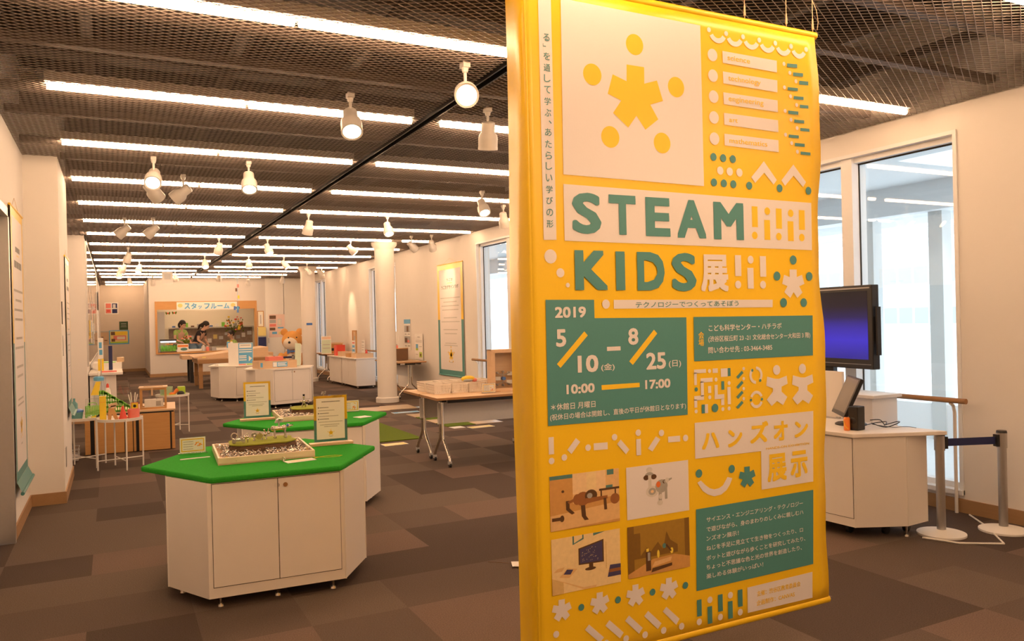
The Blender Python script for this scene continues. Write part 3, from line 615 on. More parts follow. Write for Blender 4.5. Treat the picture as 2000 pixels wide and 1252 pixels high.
BAN_POLYS={"w":[[[-0.5615,2.4598],[-0.5674,1.8094],[0.0959,1.8027],[0.0957,2.4559]],[[-0.6569,2.4598],[-0.6032,2.4598],[-0.6032,1.5671],[-0.6569,1.5658]],[[0.1437,2.4221],[0.1495,2.4135],[0.1572,2.4063],[0.1661,2.4009],[0.1761,2.3975],[0.1865,2.3964],[0.1969,2.3975],[0.2068,2.4009],[0.2158,2.4063],[0.2234,2.4135],[0.2293,2.4221],[0.2113,2.4317],[0.2079,2.4267],[0.2035,2.4225],[0.1983,2.4194],[0.1925,2.4174],[0.1865,2.4168],[0.1804,2.4174],[0.1747,2.4194],[0.1695,2.4225],[0.1651,2.4267],[0.1616,2.4317]],[[0.2352,2.4205],[0.2411,2.4118],[0.2488,2.4045],[0.2578,2.3991],[0.2678,2.3957],[0.2783,2.3946],[0.2888,2.3957],[0.2988,2.3991],[0.3079,2.4045],[0.3155,2.4118],[0.3215,2.4205],[0.3034,2.4301],[0.2999,2.4251],[0.2955,2.4209],[0.2902,2.4177],[0.2844,2.4158],[0.2783,2.4151],[0.2723,2.4158],[0.2665,2.4177],[0.2612,2.4209],[0.2568,2.4251],[0.2533,2.4301]],[[0.3273,2.42],[0.3332,2.4114],[0.3407,2.4043],[0.3496,2.3989],[0.3595,2.3956],[0.3698,2.3945],[0.3802,2.3956],[0.39,2.3989],[0.3989,2.4043],[0.4065,2.4114],[0.4123,2.42],[0.3945,2.4295],[0.3911,2.4245],[0.3867,2.4204],[0.3815,2.4173],[0.3758,2.4153],[0.3698,2.4147],[0.3638,2.4153],[0.3581,2.4173],[0.3529,2.4204],[0.3486,2.4245],[0.3452,2.4295]],[[0.4182,2.4188],[0.4241,2.4101],[0.4318,2.4028],[0.4408,2.3974],[0.4508,2.394],[0.4613,2.3929],[0.4718,2.394],[0.4818,2.3974],[0.4908,2.4028],[0.4985,2.4101],[0.5044,2.4188],[0.4863,2.4285],[0.4829,2.4234],[0.4784,2.4192],[0.4732,2.416],[0.4674,2.4141],[0.4613,2.4134],[0.4552,2.4141],[0.4494,2.416],[0.4442,2.4192],[0.4397,2.4234],[0.4363,2.4285]],[[0.5104,2.418],[0.5163,2.4093],[0.524,2.402],[0.5331,2.3965],[0.5431,2.3932],[0.5537,2.392],[0.5642,2.3932],[0.5742,2.3965],[0.5833,2.402],[0.591,2.4093],[0.597,2.418],[0.5788,2.4277],[0.5753,2.4226],[0.5709,2.4184],[0.5656,2.4152],[0.5598,2.4133],[0.5537,2.4126],[0.5476,2.4133],[0.5417,2.4152],[0.5365,2.4184],[0.532,2.4226],[0.5285,2.4277]],[[0.6028,2.4173],[0.6087,2.4087],[0.6162,2.4016],[0.6251,2.3962],[0.635,2.3929],[0.6453,2.3918],[0.6557,2.3929],[0.6655,2.3962],[0.6744,2.4016],[0.682,2.4087],[0.6878,2.4173],[0.67,2.4268],[0.6666,2.4218],[0.6622,2.4177],[0.657,2.4146],[0.6513,2.4127],[0.6453,2.412],[0.6393,2.4127],[0.6336,2.4146],[0.6285,2.4177],[0.6241,2.4218],[0.6207,2.4268]],[[0.2097,2.3677],[0.5136,2.3658],[0.513,2.3156],[0.2109,2.3185]],[[0.2098,2.2831],[0.5139,2.2811],[0.5132,2.2296],[0.211,2.2338]],[[0.209,2.197],[0.5131,2.195],[0.5134,2.1442],[0.211,2.1478]],[[0.2099,2.1118],[0.5133,2.1096],[0.5136,2.0581],[0.2111,2.0631]],[[0.21,2.0258],[0.5125,2.0234],[0.5128,1.9719],[0.2103,1.9777]],[[0.4254,1.927],[0.4976,1.851],[0.4779,1.8301],[0.4258,1.8781],[0.3733,1.8319],[0.352,1.8541]],[[0.5974,1.9247],[0.6711,1.8518],[0.6524,1.8292],[0.5968,1.8761],[0.5448,1.8289],[0.5243,1.8511]],[[-0.5683,1.774],[0.7002,1.7619],[0.6986,1.5535],[-0.5684,1.5649]],[[0.2515,1.5247],[0.2848,1.5247],[0.2848,1.4376],[0.2515,1.4376]],[[0.3184,1.4721],[0.3522,1.4721],[0.3522,1.3846],[0.3184,1.3846]],[[0.3897,1.5227],[0.4242,1.5227],[0.4242,1.4353],[0.3897,1.4353]],[[0.5605,1.4672],[0.6026,1.4669],[0.6021,1.4344],[0.6333,1.4442],[0.6472,1.4047],[0.6157,1.3942],[0.6343,1.3666],[0.6022,1.3432],[0.5812,1.3688],[0.5609,1.3437],[0.5262,1.3692],[0.5457,1.3951],[0.5147,1.4051],[0.5272,1.4439],[0.5596,1.4343]],[[-0.3578,1.3446],[0.4579,1.3372],[0.4559,1.305],[-0.358,1.3109]],[[0.0223,1.0593],[0.0836,1.0593],[0.0836,1.0442],[0.0223,1.0442]],[[0.0219,1.0474],[0.0355,1.0474],[0.0355,0.9971],[0.0219,0.9971]],[[0.1183,1.0592],[0.1454,1.0592],[0.1454,1.041],[0.1183,1.041]],[[0.1616,1.057],[0.1973,1.057],[0.1973,1.0228],[0.1616,1.0228]],[[0.0549,1.0225],[0.1167,1.0225],[0.1167,1.0057],[0.0549,1.0057]],[[0.0545,1.0092],[0.0705,1.0092],[0.0705,0.9498],[0.0545,0.9498]],[[0.02,0.9531],[0.0701,0.9531],[0.0701,0.9352],[0.02,0.9352]],[[0.0195,0.9386],[0.0345,0.9386],[0.0345,0.9065],[0.0195,0.9065]],[[0.1266,0.9917],[0.1427,0.9917],[0.1427,0.9505],[0.1266,0.9505]],[[0.1254,0.9516],[0.1771,0.9516],[0.1771,0.9334],[0.1254,0.9334]],[[0.1596,0.9346],[0.1763,0.9346],[0.1763,0.9065],[0.1596,0.9065]],[[0.1943,0.9789],[0.2115,0.9789],[0.2115,0.9074],[0.1943,0.9074]],[[0.0922,0.9891],[0.1085,0.9891],[0.1085,0.9607],[0.0922,0.9607]],[[0.0738,0.9163],[0.0898,0.9163],[0.0898,0.8805],[0.0738,0.8805]],[[0.3285,1.0471],[0.3236,1.0417],[0.3199,1.0355],[0.3175,1.0287],[0.3164,1.0216],[0.3168,1.0144],[0.3186,1.0074],[0.3217,1.0009],[0.3261,0.9951],[0.3315,0.9903],[0.3377,0.9866],[0.3445,0.9843],[0.3517,0.9833],[0.3521,0.9958],[0.3474,0.9964],[0.3429,0.9979],[0.3388,1.0003],[0.3352,1.0035],[0.3323,1.0073],[0.3303,1.0116],[0.3291,1.0162],[0.3288,1.021],[0.3295,1.0257],[0.3311,1.0302],[0.3336,1.0343],[0.3368,1.0378]],[[0.3775,0.9927],[0.3823,0.998],[0.386,1.0042],[0.3885,1.011],[0.3895,1.0182],[0.3891,1.0254],[0.3874,1.0324],[0.3842,1.0389],[0.3799,1.0447],[0.3745,1.0495],[0.3682,1.0531],[0.3614,1.0555],[0.3542,1.0565],[0.3538,1.044],[0.3585,1.0434],[0.3631,1.0418],[0.3672,1.0394],[0.3707,1.0363],[0.3736,1.0324],[0.3757,1.0281],[0.3768,1.0235],[0.3771,1.0188],[0.3764,1.014],[0.3748,1.0096],[0.3723,1.0055],[0.3691,1.0019]],[[0.3865,0.9313],[0.3831,0.9377],[0.3786,0.9433],[0.373,0.9479],[0.3667,0.9513],[0.3598,0.9534],[0.3526,0.9541],[0.3454,0.9534],[0.3385,0.9513],[0.3321,0.9479],[0.3266,0.9433],[0.322,0.9377],[0.3187,0.9313],[0.3302,0.9266],[0.3324,0.9308],[0.3354,0.9345],[0.3391,0.9376],[0.3433,0.9398],[0.3478,0.9412],[0.3526,0.9417],[0.3573,0.9412],[0.3619,0.9398],[0.3661,0.9376],[0.3698,0.9345],[0.3728,0.9308],[0.375,0.9266]],[[0.3187,0.9039],[0.322,0.8975],[0.3266,0.8919],[0.3321,0.8872],[0.3385,0.8838],[0.3454,0.8817],[0.3526,0.881],[0.3598,0.8817],[0.3667,0.8838],[0.373,0.8872],[0.3786,0.8919],[0.3831,0.8975],[0.3865,0.9039],[0.375,0.9085],[0.3728,0.9043],[0.3698,0.9006],[0.3661,0.8976],[0.3619,0.8953],[0.3573,0.8939],[0.3526,0.8934],[0.3478,0.8939],[0.3433,0.8953],[0.3391,0.8976],[0.3354,0.9006],[0.3324,0.9043],[0.3302,0.9085]],[[0.4157,1.0103],[0.4596,0.9988],[0.4843,0.9974],[0.5287,1.0084],[0.5334,0.9734],[0.4975,0.9628],[0.4968,0.9417],[0.5297,0.917],[0.5036,0.8834],[0.4689,0.9027],[0.4372,0.8839],[0.4099,0.9123],[0.4466,0.9449],[0.447,0.9589],[0.4099,0.9716]],[[0.5655,1.0079],[0.6112,0.9961],[0.6368,0.9947],[0.6831,1.0059],[0.688,0.9702],[0.6506,0.9594],[0.6499,0.9379],[0.6841,0.9126],[0.657,0.8784],[0.6209,0.8981],[0.5878,0.8789],[0.5594,0.9079],[0.5976,0.9411],[0.5981,0.9554],[0.5594,0.9684]],[[0.0191,0.8454],[0.683,0.8447],[0.6731,0.535],[0.3698,0.5346],[0.3716,0.6977],[0.0178,0.7009]],[[-0.6564,0.8472],[-0.6347,0.8472],[-0.6347,0.7846],[-0.6564,0.7846]],[[-0.5402,0.8347],[-0.5222,0.8188],[-0.5609,0.7774],[-0.5787,0.7941]],[[-0.463,0.8076],[-0.4008,0.8062],[-0.4007,0.7799],[-0.4629,0.7815]],[[-0.3408,0.811],[-0.3017,0.7689],[-0.3183,0.7527],[-0.3581,0.7949]],[[-0.175,0.8082],[-0.1539,0.7949],[-0.1934,0.751],[-0.2144,0.7643]],[[-0.1159,0.8022],[-0.0565,0.8008],[-0.0562,0.7776],[-0.1156,0.7793]],[[-0.2691,0.8053],[-0.2471,0.8053],[-0.2471,0.7427],[-0.2691,0.7427]],[[0.0258,0.6036],[0.0526,0.5669],[0.0791,0.5496],[0.1121,0.5385],[0.1479,0.5412],[0.1772,0.5559],[0.1965,0.5775],[0.2098,0.6016],[0.184,0.6092],[0.1593,0.5779],[0.1375,0.5686],[0.113,0.5667],[0.0899,0.5734],[0.0682,0.5885],[0.0439,0.6108]],[[-0.6306,0.2502],[-0.6039,0.25],[-0.6042,0.2294],[-0.5844,0.2356],[-0.5755,0.2105],[-0.5956,0.2038],[-0.5838,0.1863],[-0.6041,0.1714],[-0.6175,0.1876],[-0.6304,0.1717],[-0.6524,0.1879],[-0.64,0.2044],[-0.6598,0.2107],[-0.6518,0.2354],[-0.6312,0.2293]],[[-0.4656,0.2469],[-0.4381,0.2468],[-0.4385,0.2255],[-0.4181,0.2319],[-0.4091,0.2062],[-0.4296,0.1993],[-0.4175,0.1813],[-0.4384,0.166],[-0.4521,0.1827],[-0.4653,0.1664],[-0.4879,0.183],[-0.4752,0.1999],[-0.4955,0.2065],[-0.4873,0.2318],[-0.4662,0.2255]],[[-0.3025,0.2476],[-0.2744,0.2474],[-0.2747,0.2257],[-0.2539,0.2322],[-0.2446,0.2058],[-0.2656,0.1988],[-0.2532,0.1804],[-0.2746,0.1647],[-0.2887,0.1818],[-0.3022,0.1651],[-0.3254,0.1821],[-0.3124,0.1994],[-0.3331,0.2061],[-0.3248,0.2321],[-0.3031,0.2256]],[[-0.1425,0.2464],[-0.1137,0.2462],[-0.114,0.224],[-0.0927,0.2307],[-0.0832,0.2036],[-0.1047,0.1965],[-0.092,0.1776],[-0.1139,0.1615],[-0.1283,0.179],[-0.1422,0.1619],[-0.1659,0.1794],[-0.1526,0.197],[-0.1738,0.2039],[-0.1653,0.2305],[-0.1431,0.2239]],[[-0.5023,0.1359],[-0.4375,0.0746],[-0.4565,0.058],[-0.5208,0.1196]],[[-0.4112,0.1348],[-0.348,0.0749],[-0.3656,0.056],[-0.4303,0.1167]],[[-0.3215,0.1348],[-0.2593,0.075],[-0.2769,0.0558],[-0.3406,0.118]],[[-0.2316,0.1356],[-0.1688,0.0752],[-0.1873,0.0559],[-0.2508,0.1185]],[[-0.1434,0.1352],[-0.0799,0.0755],[-0.0974,0.0551],[-0.1615,0.1196]],[[0.2778,0.1365],[0.6557,0.1399],[0.6521,0.0268],[0.2767,0.031]]],"g":[[[0.5741,2.3621],[0.6339,2.3653],[0.6334,2.3495],[0.5736,2.3465]],[[0.6081,2.3271],[0.6684,2.33],[0.6679,2.3149],[0.6076,2.3121]],[[0.6435,2.2948],[0.7033,2.2973],[0.7027,2.2806],[0.6429,2.2782]],[[0.5738,2.2589],[0.6345,2.2613],[0.6341,2.2478],[0.5734,2.2455]],[[0.6088,2.2243],[0.6681,2.2263],[0.6676,2.2126],[0.6083,2.2106]],[[0.6441,2.19],[0.7029,2.1917],[0.7025,2.1779],[0.6437,2.1762]],[[0.5745,2.1573],[0.6342,2.1588],[0.6338,2.1445],[0.574,2.1431]],[[0.6085,2.122],[0.6688,2.1233],[0.6683,2.1096],[0.6081,2.1085]],[[0.6438,2.088],[0.7027,2.0889],[0.7022,2.0758],[0.6434,2.0749]],[[0.5741,2.0533],[0.6339,2.054],[0.6334,2.0412],[0.5737,2.0406]],[[0.6092,2.0198],[0.6685,2.0203],[0.668,2.0065],[0.6087,2.0062]],[[0.6425,1.9845],[0.7023,1.9846],[0.7019,1.9716],[0.6421,1.9715]],[[-0.6553,1.3479],[-0.4464,1.3458],[-0.4462,1.2768],[-0.0107,1.2712],[-0.0155,0.8812],[-0.6568,0.8887]],[[0.026,1.2721],[0.6924,1.2655],[0.6888,1.0892],[0.0241,1.0932]],[[0.1984,1.0572],[0.2133,1.0572],[0.2133,1.0239],[0.1984,1.0239]],[[0.1626,1.0051],[0.1782,1.0051],[0.1782,0.9698],[0.1626,0.9698]],[[0.0568,0.9162],[0.0727,0.9162],[0.0727,0.8805],[0.0568,0.8805]],[[0.2745,1.0432],[0.2841,1.0331],[0.2538,1.0095],[0.2433,1.0189]],[[0.2733,1.0016],[0.2829,0.9914],[0.2525,0.9679],[0.2421,0.9774]],[[0.272,0.9599],[0.2816,0.9497],[0.2512,0.9264],[0.2408,0.936]],[[0.2707,0.9183],[0.2803,0.908],[0.25,0.8849],[0.2396,0.8945]],[[0.2766,0.6408],[0.3061,0.6406],[0.3057,0.6178],[0.3276,0.6247],[0.3373,0.597],[0.3152,0.5896],[0.3283,0.5703],[0.3058,0.5538],[0.291,0.5718],[0.2768,0.5542],[0.2525,0.5721],[0.2662,0.5902],[0.2444,0.5973],[0.2532,0.6245],[0.2759,0.6178]],[[0.0157,0.4974],[0.6719,0.4986],[0.6615,0.1737],[0.009,0.1697]],[[0.0089,0.1332],[0.0327,0.1332],[0.0327,0.0665],[0.0089,0.0665]],[[0.0626,0.096],[0.0867,0.096],[0.0867,0.0263],[0.0626,0.0263]],[[0.1183,0.1345],[0.1429,0.1345],[0.1429,0.0652],[0.1183,0.0652]],[[0.1706,0.0973],[0.1954,0.0973],[0.1954,0.0257],[0.1706,0.0257]],[[0.2249,0.1354],[0.2502,0.1354],[0.2502,0.065],[0.2249,0.065]]],"y":[[[-0.2732,2.2511],[-0.1904,2.2506],[-0.1914,2.1865],[-0.13,2.2058],[-0.1026,2.128],[-0.1646,2.1074],[-0.128,2.053],[-0.1911,2.0068],[-0.2325,2.0572],[-0.2724,2.0079],[-0.3408,2.0581],[-0.3024,2.109],[-0.3635,2.1288],[-0.3389,2.2053],[-0.275,2.1864]],[[0.3501,1.7321],[0.3823,1.7321],[0.3823,1.6447],[0.3501,1.6447]],[[0.4186,1.6772],[0.4516,1.6772],[0.4516,1.5923],[0.4186,1.5923]],[[0.4871,1.729],[0.5207,1.729],[0.5207,1.642],[0.4871,1.642]],[[0.5545,1.6765],[0.5888,1.6765],[0.5888,1.5906],[0.5545,1.5906]],[[0.6225,1.7276],[0.6574,1.7276],[0.6574,1.6412],[0.6225,1.6412]],[[-0.4931,1.2286],[-0.4784,1.2128],[-0.5993,1.0973],[-0.6142,1.1119]],[[-0.1725,1.226],[-0.1571,1.2108],[-0.2769,1.0929],[-0.2934,1.1076]],[[-0.4225,1.0237],[-0.2473,1.0229],[-0.247,1.0058],[-0.4222,1.0052]]]}
BAN_DOTS={"w":[[0.1407,2.4451,0.0101],[0.2323,2.4427,0.0102],[0.3244,2.4422,0.0104],[0.4152,2.441,0.0105],[0.5074,2.4405,0.0106],[0.5999,2.4396,0.0108],[0.6907,2.4382,0.0109],[0.1567,2.3439,0.0256],[0.1568,2.2592,0.0256],[0.1577,2.1732,0.0256],[0.1568,2.0878,0.0256],[0.1568,2.001,0.0256],[0.5556,2.3577,0.0086],[0.5894,2.3231,0.0086],[0.6246,2.2901,0.0086],[0.5553,2.2558,0.0085],[0.5901,2.2212,0.0086],[0.6253,2.187,0.0086],[0.556,2.154,0.0085],[0.5898,2.1192,0.0086],[0.625,2.0856,0.0086],[0.5556,2.051,0.0085],[0.5905,2.0173,0.0086],[0.6237,1.9823,0.0086],[0.1834,1.8716,0.0169],[0.2345,1.8708,0.017],[0.2871,1.8701,0.0172],[-0.6298,1.506,0.0258],[-0.5898,1.4464,0.0169],[-0.5595,1.4011,0.0085],[0.2657,1.402,0.0164],[0.3377,1.5067,0.0166],[0.4045,1.4011,0.0167],[-0.3933,1.3289,0.0174],[0.1017,1.05,0.008],[0.1351,1.0134,0.008],[0.2045,0.9953,0.0081],[0.1002,0.9432,0.008],[0.0282,0.8911,0.0079],[0.1679,0.8902,0.0081],[0.2013,0.8905,0.0081],[0.2856,1.0509,0.0068],[0.2843,1.0092,0.0068],[0.283,0.9674,0.0068],[0.2818,0.9257,0.0068],[0.4712,1.0361,0.021],[0.6232,1.0342,0.0215],[-0.6459,0.7604,0.0119],[-0.5918,0.7676,0.012],[-0.4882,0.794,0.0122],[-0.3688,0.8224,0.0125],[-0.2584,0.8297,0.0127],[-0.1475,0.8194,0.0129],[-0.0287,0.789,0.0131],[-0.6436,0.1276,0.0126],[-0.4276,0.0504,0.0128],[-0.3373,0.0491,0.0129],[-0.2484,0.0461,0.0131],[-0.1591,0.0454,0.0133],[-0.0705,0.0441,0.0135],[0.0191,0.0441,0.0132],[0.0764,0.1224,0.0133],[0.1289,0.0425,0.0134],[0.1848,0.1218,0.0135],[0.2358,0.042,0.0136]],"g":[[0.1494,1.9252,0.0162],[0.2008,1.9242,0.0163],[0.2529,1.9238,0.0164],[0.1488,1.821,0.0162],[0.2012,1.82,0.0163],[0.2525,1.8195,0.0164],[0.3399,1.8182,0.0166],[0.5127,1.8166,0.017],[0.6849,1.815,0.0174],[0.5832,1.5085,0.02],[0.4857,1.4383,0.0197],[0.6778,1.4376,0.0195],[0.5203,1.3239,0.0198],[0.6403,1.3225,0.0194],[0.0308,0.9795,0.0086],[0.1264,0.8979,0.0174],[0.3325,1.041,0.0062],[0.3762,0.9965,0.0062],[0.3214,0.9169,0.0062],[0.383,0.9169,0.0062],[0.0348,0.6399,0.0171],[0.2078,0.6401,0.0167],[-0.534,0.2058,0.0128],[-0.3703,0.2039,0.0132],[-0.2082,0.2044,0.0135],[-0.0469,0.2027,0.0138]],"y":[[-0.2332,2.333,0.0408],[-0.4309,2.1937,0.0409],[-0.0357,2.1905,0.0407],[-0.3561,1.9649,0.0413],[-0.1114,1.9614,0.0409],[0.3637,1.6095,0.0159],[0.4376,1.715,0.0161],[0.5014,1.6083,0.0162],[0.574,1.7113,0.0164],[0.6375,1.6076,0.0165]]}
BAN_TEXTS={"w":[["展",0.0678,0.2132,1.3739,1.525,0.9],["2019",-0.6179,-0.4845,1.2805,1.3211,0.8],["5",-0.616,-0.5728,1.1742,1.2392,0.8],["10",-0.5259,-0.435,1.075,1.1393,0.8],["(金)",-0.4225,-0.3617,1.0748,1.1045,0.4],["■",-0.3945,-0.3324,1.1513,1.1669,0.0],["8",-0.2962,-0.2485,1.1699,1.235,0.8],["25",-0.2139,-0.1188,1.0704,1.1371,0.8],["(日)",-0.1049,-0.0438,1.0723,1.1028,0.4],["10:00",-0.5768,-0.454,0.9988,1.0341,0.8],["17:00",-0.2215,-0.0992,0.9955,1.0314,0.8],["＊休館日 月曜日",-0.6442,-0.4519,0.9429,0.968,0.4],["(祝休日の場合は開館し、直後の平日が休館日となります)",-0.6487,-0.0241,0.904,0.9303,0.4],["こども科学センター・ハチラボ",0.1014,0.5043,1.2115,1.2382,0.4],["(渋谷区桜丘町 23 -21 文化総合センター大和田 3 階)",0.0983,0.674,1.1646,1.1926,0.4],["問い合わせ先 : 03-3464-3485",0.097,0.4473,1.1214,1.1481,0.4],["サイエンス・エンジニアリング・テクノロジー",0.0668,0.6066,0.4382,0.4592,0.4],["で遊びながら、身のまわりのしくみに親しむハ",0.0657,0.6077,0.3991,0.4202,0.4],["ンズオン展示！",0.0645,0.236,0.362,0.383,0.4],["ねじを手足に見立てて生き物をつくったり、ロ",0.0634,0.6029,0.3229,0.344,0.4],["ボットと遊びながら歩くことを研究してみたり、",0.0622,0.6156,0.2827,0.3038,0.4],["ちょっと不思議な色と光の世界を創造したり、",0.0611,0.5936,0.2463,0.2674,0.4],["楽しめる体験がいっぱい！",0.06,0.3674,0.2099,0.2309,0.4]],"g":[["る",-0.6401,-0.6126,2.2918,2.3195,0.3],["﹂",-0.6415,-0.6291,2.2703,2.2823,0.3],["を",-0.6405,-0.6129,2.223,2.2506,0.3],["通",-0.6407,-0.6131,2.1811,2.2087,0.3],["し",-0.6409,-0.6133,2.1421,2.1698,0.3],["て",-0.6411,-0.6135,2.1014,2.129,0.3],["学",-0.6413,-0.6137,2.0583,2.0859,0.3],["ぶ",-0.6415,-0.6139,2.0164,2.044,0.3],["、",-0.6249,-0.6125,1.9909,2.0029,0.3],["あ",-0.6418,-0.6143,1.9457,1.9733,0.3],["た",-0.642,-0.6145,1.9026,1.9302,0.3],["ら",-0.6422,-0.6147,1.8607,1.8883,0.3],["し",-0.6424,-0.6149,1.8218,1.8494,0.3],["い",-0.6426,-0.6151,1.7787,1.8063,0.3],["学",-0.6428,-0.6153,1.7368,1.7644,0.3],["び",-0.643,-0.6155,1.6961,1.7236,0.3],["の",-0.6432,-0.6157,1.653,1.6805,0.3],["形",-0.6434,-0.6159,1.6111,1.6386,0.3],["S",-0.5346,-0.4058,1.5924,1.7467,1.0],["T",-0.371,-0.2472,1.5938,1.7455,1.0],["E",-0.2006,-0.0817,1.592,1.7443,1.0],["A",-0.0451,0.0998,1.5898,1.7426,1.0],["M",0.141,0.302,1.588,1.7416,1.0],["K",-0.5282,-0.3844,1.3825,1.5308,1.0],["I",-0.3455,-0.3039,1.3813,1.5295,1.0],["D",-0.2464,-0.1154,1.3801,1.5295,1.0],["S",-0.0791,0.045,1.3754,1.5291,1.0],["テクノロジーでつくってあそぼう",-0.2575,0.2647,1.3127,1.3356,0.3]],"y":[["science",0.2351,0.3584,2.333,2.3535,0.22],["technology",0.2368,0.4165,2.2421,2.2707,0.22],["engineering",0.236,0.4297,2.1563,2.185,0.22],["art",0.2362,0.2835,2.0764,2.0928,0.22],["mathematics",0.2354,0.4461,1.9896,2.0114,0.22],["会",0.0478,0.0766,1.1831,1.211,0.3],["場",0.0469,0.0757,1.1533,1.1818,0.3],["ハ",0.0526,0.1433,0.7337,0.7996,0.9],["ン",0.1898,0.2682,0.73,0.8019,0.9],["ズ",0.3112,0.4143,0.7337,0.8232,0.9],["オ",0.4444,0.5262,0.7324,0.8159,0.9],["ン",0.5665,0.6476,0.7365,0.8063,0.9],["展",0.4037,0.515,0.5612,0.679,0.9],["示",0.5383,0.6397,0.564,0.6789,0.9],["HANDS-ON EXHIBITION",0.3991,0.6523,0.7001,0.7099,0.5],["主催：渋谷区教育委員会",0.329,0.5805,0.0902,0.1128,0.4],["企画制作：CANVAS",0.3257,0.5447,0.0515,0.0741,0.4]]}
BAN_PHOTOS=[[-0.6569,0.5026,-0.3534,0.7034],[-0.3191,0.4992,-0.0187,0.7004],[-0.6558,0.2702,-0.3551,0.4738],[-0.3206,0.274,-0.0214,0.4716]]

def region(x, z):
    if x < -.58 and z > 1.5: return 'slogan_strip'
    if z > 1.79: return 'logo_panel' if x < .12 else 'subject_list'
    if z > 1.36 or (x > .45 and z > 1.28): return 'title_panel'
    if z > 1.29 and x > -.45: return 'subtitle_strip'
    if x < 0: return 'date_panel' if z > .86 else ('shape_row' if z > .70 else 'flower_border')
    if z > 1.08: return 'venue_panel'
    if z > .87: return 'pictogram_frieze'
    if z > .525: return 'heading_panel'
    if z > .15: return 'description_panel'
    return 'credit_panel' if x > .27 else 'bar_pattern'
DECK = {'w': -0.0022, 'g': -0.0026, 'y': -0.0030}
mats_ = {'w': M['pwhite'], 'g': M['teal'], 'y': M['pyellow']}
def disc(mb, x, z, r, y, mi=0, n=28): mb.poly([(x + r*math.cos(2*PI*i/n), y, z + r*math.sin(2*PI*i/n)) for i in range(n)], mi)
# every printed field of the banner is a part; white under green under yellow under lettering, each a hair in front
REG = {}; CI = {'w': 0, 'g': 1, 'y': 2}
def reg(x, z): return REG.setdefault(region(x, z), MB())
for c in 'wgy':
    for p in BAN_POLYS[c]:
        x, z = [sum((min(v), max(v)))/2 for v in zip(*p)]
        reg(x, z).poly([(a, DECK[c], e) for a, e in p], CI[c])
    for x, z, r_ in BAN_DOTS[c]: disc(reg(x, z), x, z, r_, DECK[c], CI[c])
    for tx in BAN_TEXTS[c]: text_mb([tx], lambda x, z: (x, -0.0036, z), reg((tx[1]+tx[2])/2, (tx[3]+tx[4])/2), CI[c])
LABS = {'logo_panel': 'white square with a yellow star figure and five dots', 'title_panel': 'STEAM KIDS title in green capitals', 'date_panel': 'green panel with dates and hours', 'venue_panel': 'green panel with the venue address', 'slogan_strip': 'white strip with vertical green lettering', 'description_panel': 'green panel with seven lines of text'}
for nm, mb in REG.items():
    o = mb.build(nm, [mats_['w'], mats_['g'], mats_['y']], ban)
    if nm in LABS: o['label'] = LABS[nm]

# four photographs printed on the banner
PM = {k: mat('photo_' + k, v, 0.5, var=0.12, scale=60) for k, v in {
    'tan': (0.58, 0.30, 0.085), 'tan2': (0.72, 0.45, 0.19), 'pale': (0.80, 0.56, 0.30), 'rust': (0.30, 0.11, 0.03), 'dkbr': (0.10, 0.045, 0.015), 'cream': (0.80, 0.60, 0.30),
    'creamd': (0.66, 0.44, 0.17), 'night': (0.06, 0.05, 0.12), 'olive': (0.34, 0.19, 0.022), 'olived': (0.20, 0.10, 0.014), 'teal': (0.08, 0.20, 0.18), 'glow': (0.80, 0.60, 0.06), 'steel': (0.36, 0.34, 0.30), 'steel2': (0.62, 0.58, 0.52), 'orange': (0.72, 0.16, 0.03)}.items()}
PK = list(PM.keys())
def photo(box, shapes, label, idx):
    x0, z0, x1, z1 = box
    mb = MB(); y = -0.0024
    for j, (k, pts) in enumerate(shapes):
        mb.poly([(x0+(x1-x0)*u, y - j*0.00008, z0+(z1-z0)*v) for u, v in pts], PK.index(k))
    o = mb.build('printed_photo', [PM[k] for k in PK], ban); o['label'] = label
    return o
def E_(cx, cz, rx, rz, n=16): return [(cx+rx*math.cos(2*PI*i/n), cz+rz*math.sin(2*PI*i/n)) for i in range(n)]
def B_(a, c, b_, d): return [(a, c), (b_, c), (b_, d), (a, d)]
full = B_(0, 0, 1, 1)
photo(BAN_PHOTOS[0], [('tan2', full), ('pale', B_(.32, .62, .8, 1)), ('cream', B_(.52, .68, .66, 1)), ('tan', B_(0, .40, .32, 1)), ('teal', B_(0, .93, .32, 1)), ('teal', B_(.82, .90, .92, 1)), ('dkbr', E_(.18, .70, .02, .025)), ('tan', [(0, .40), (.4, .46), (1, .50), (1, 0), (0, 0)]), ('tan2', [(0, .28), (1, .38), (1, .05), (0, 0)]),
  ('dkbr', B_(.70, .62, 1, .66)), ('dkbr', B_(.72, .45, .74, .62)), ('dkbr', B_(.93, .45, .95, .62)), ('teal', B_(.8, .66, .9, .71)),
  ('rust', E_(.46, .52, .10, .13)), ('rust', E_(.38, .52, .06, .10)), ('dkbr', E_(.58, .56, .09, .11)), ('rust', [(.5, .42), (.82, .46), (.82, .52), (.5, .52)]), ('steel', E_(.56, .56, .04, .05)),
  ('dkbr', [(.22, .52), (.27, .52), (.27, .38), (.34, .28), (.30, .26), (.22, .36)]), ('dkbr', [(.43, .40), (.49, .40), (.50, .20), (.54, .12), (.48, .12), (.44, .20)]), ('dkbr', [(.76, .48), (.80, .48), (.81, .26), (.77, .26)]), ('rust', [(.24, .50), (.40, .58), (.40, .52), (.26, .46)]), ('rust', E_(.93, .44, .07, .10)), ('dkbr', B_(.02, .18, .17, .24)), ('dkbr', E_(.16, .21, .03, .06))], 'photo of a brown six legged walking robot', 0)
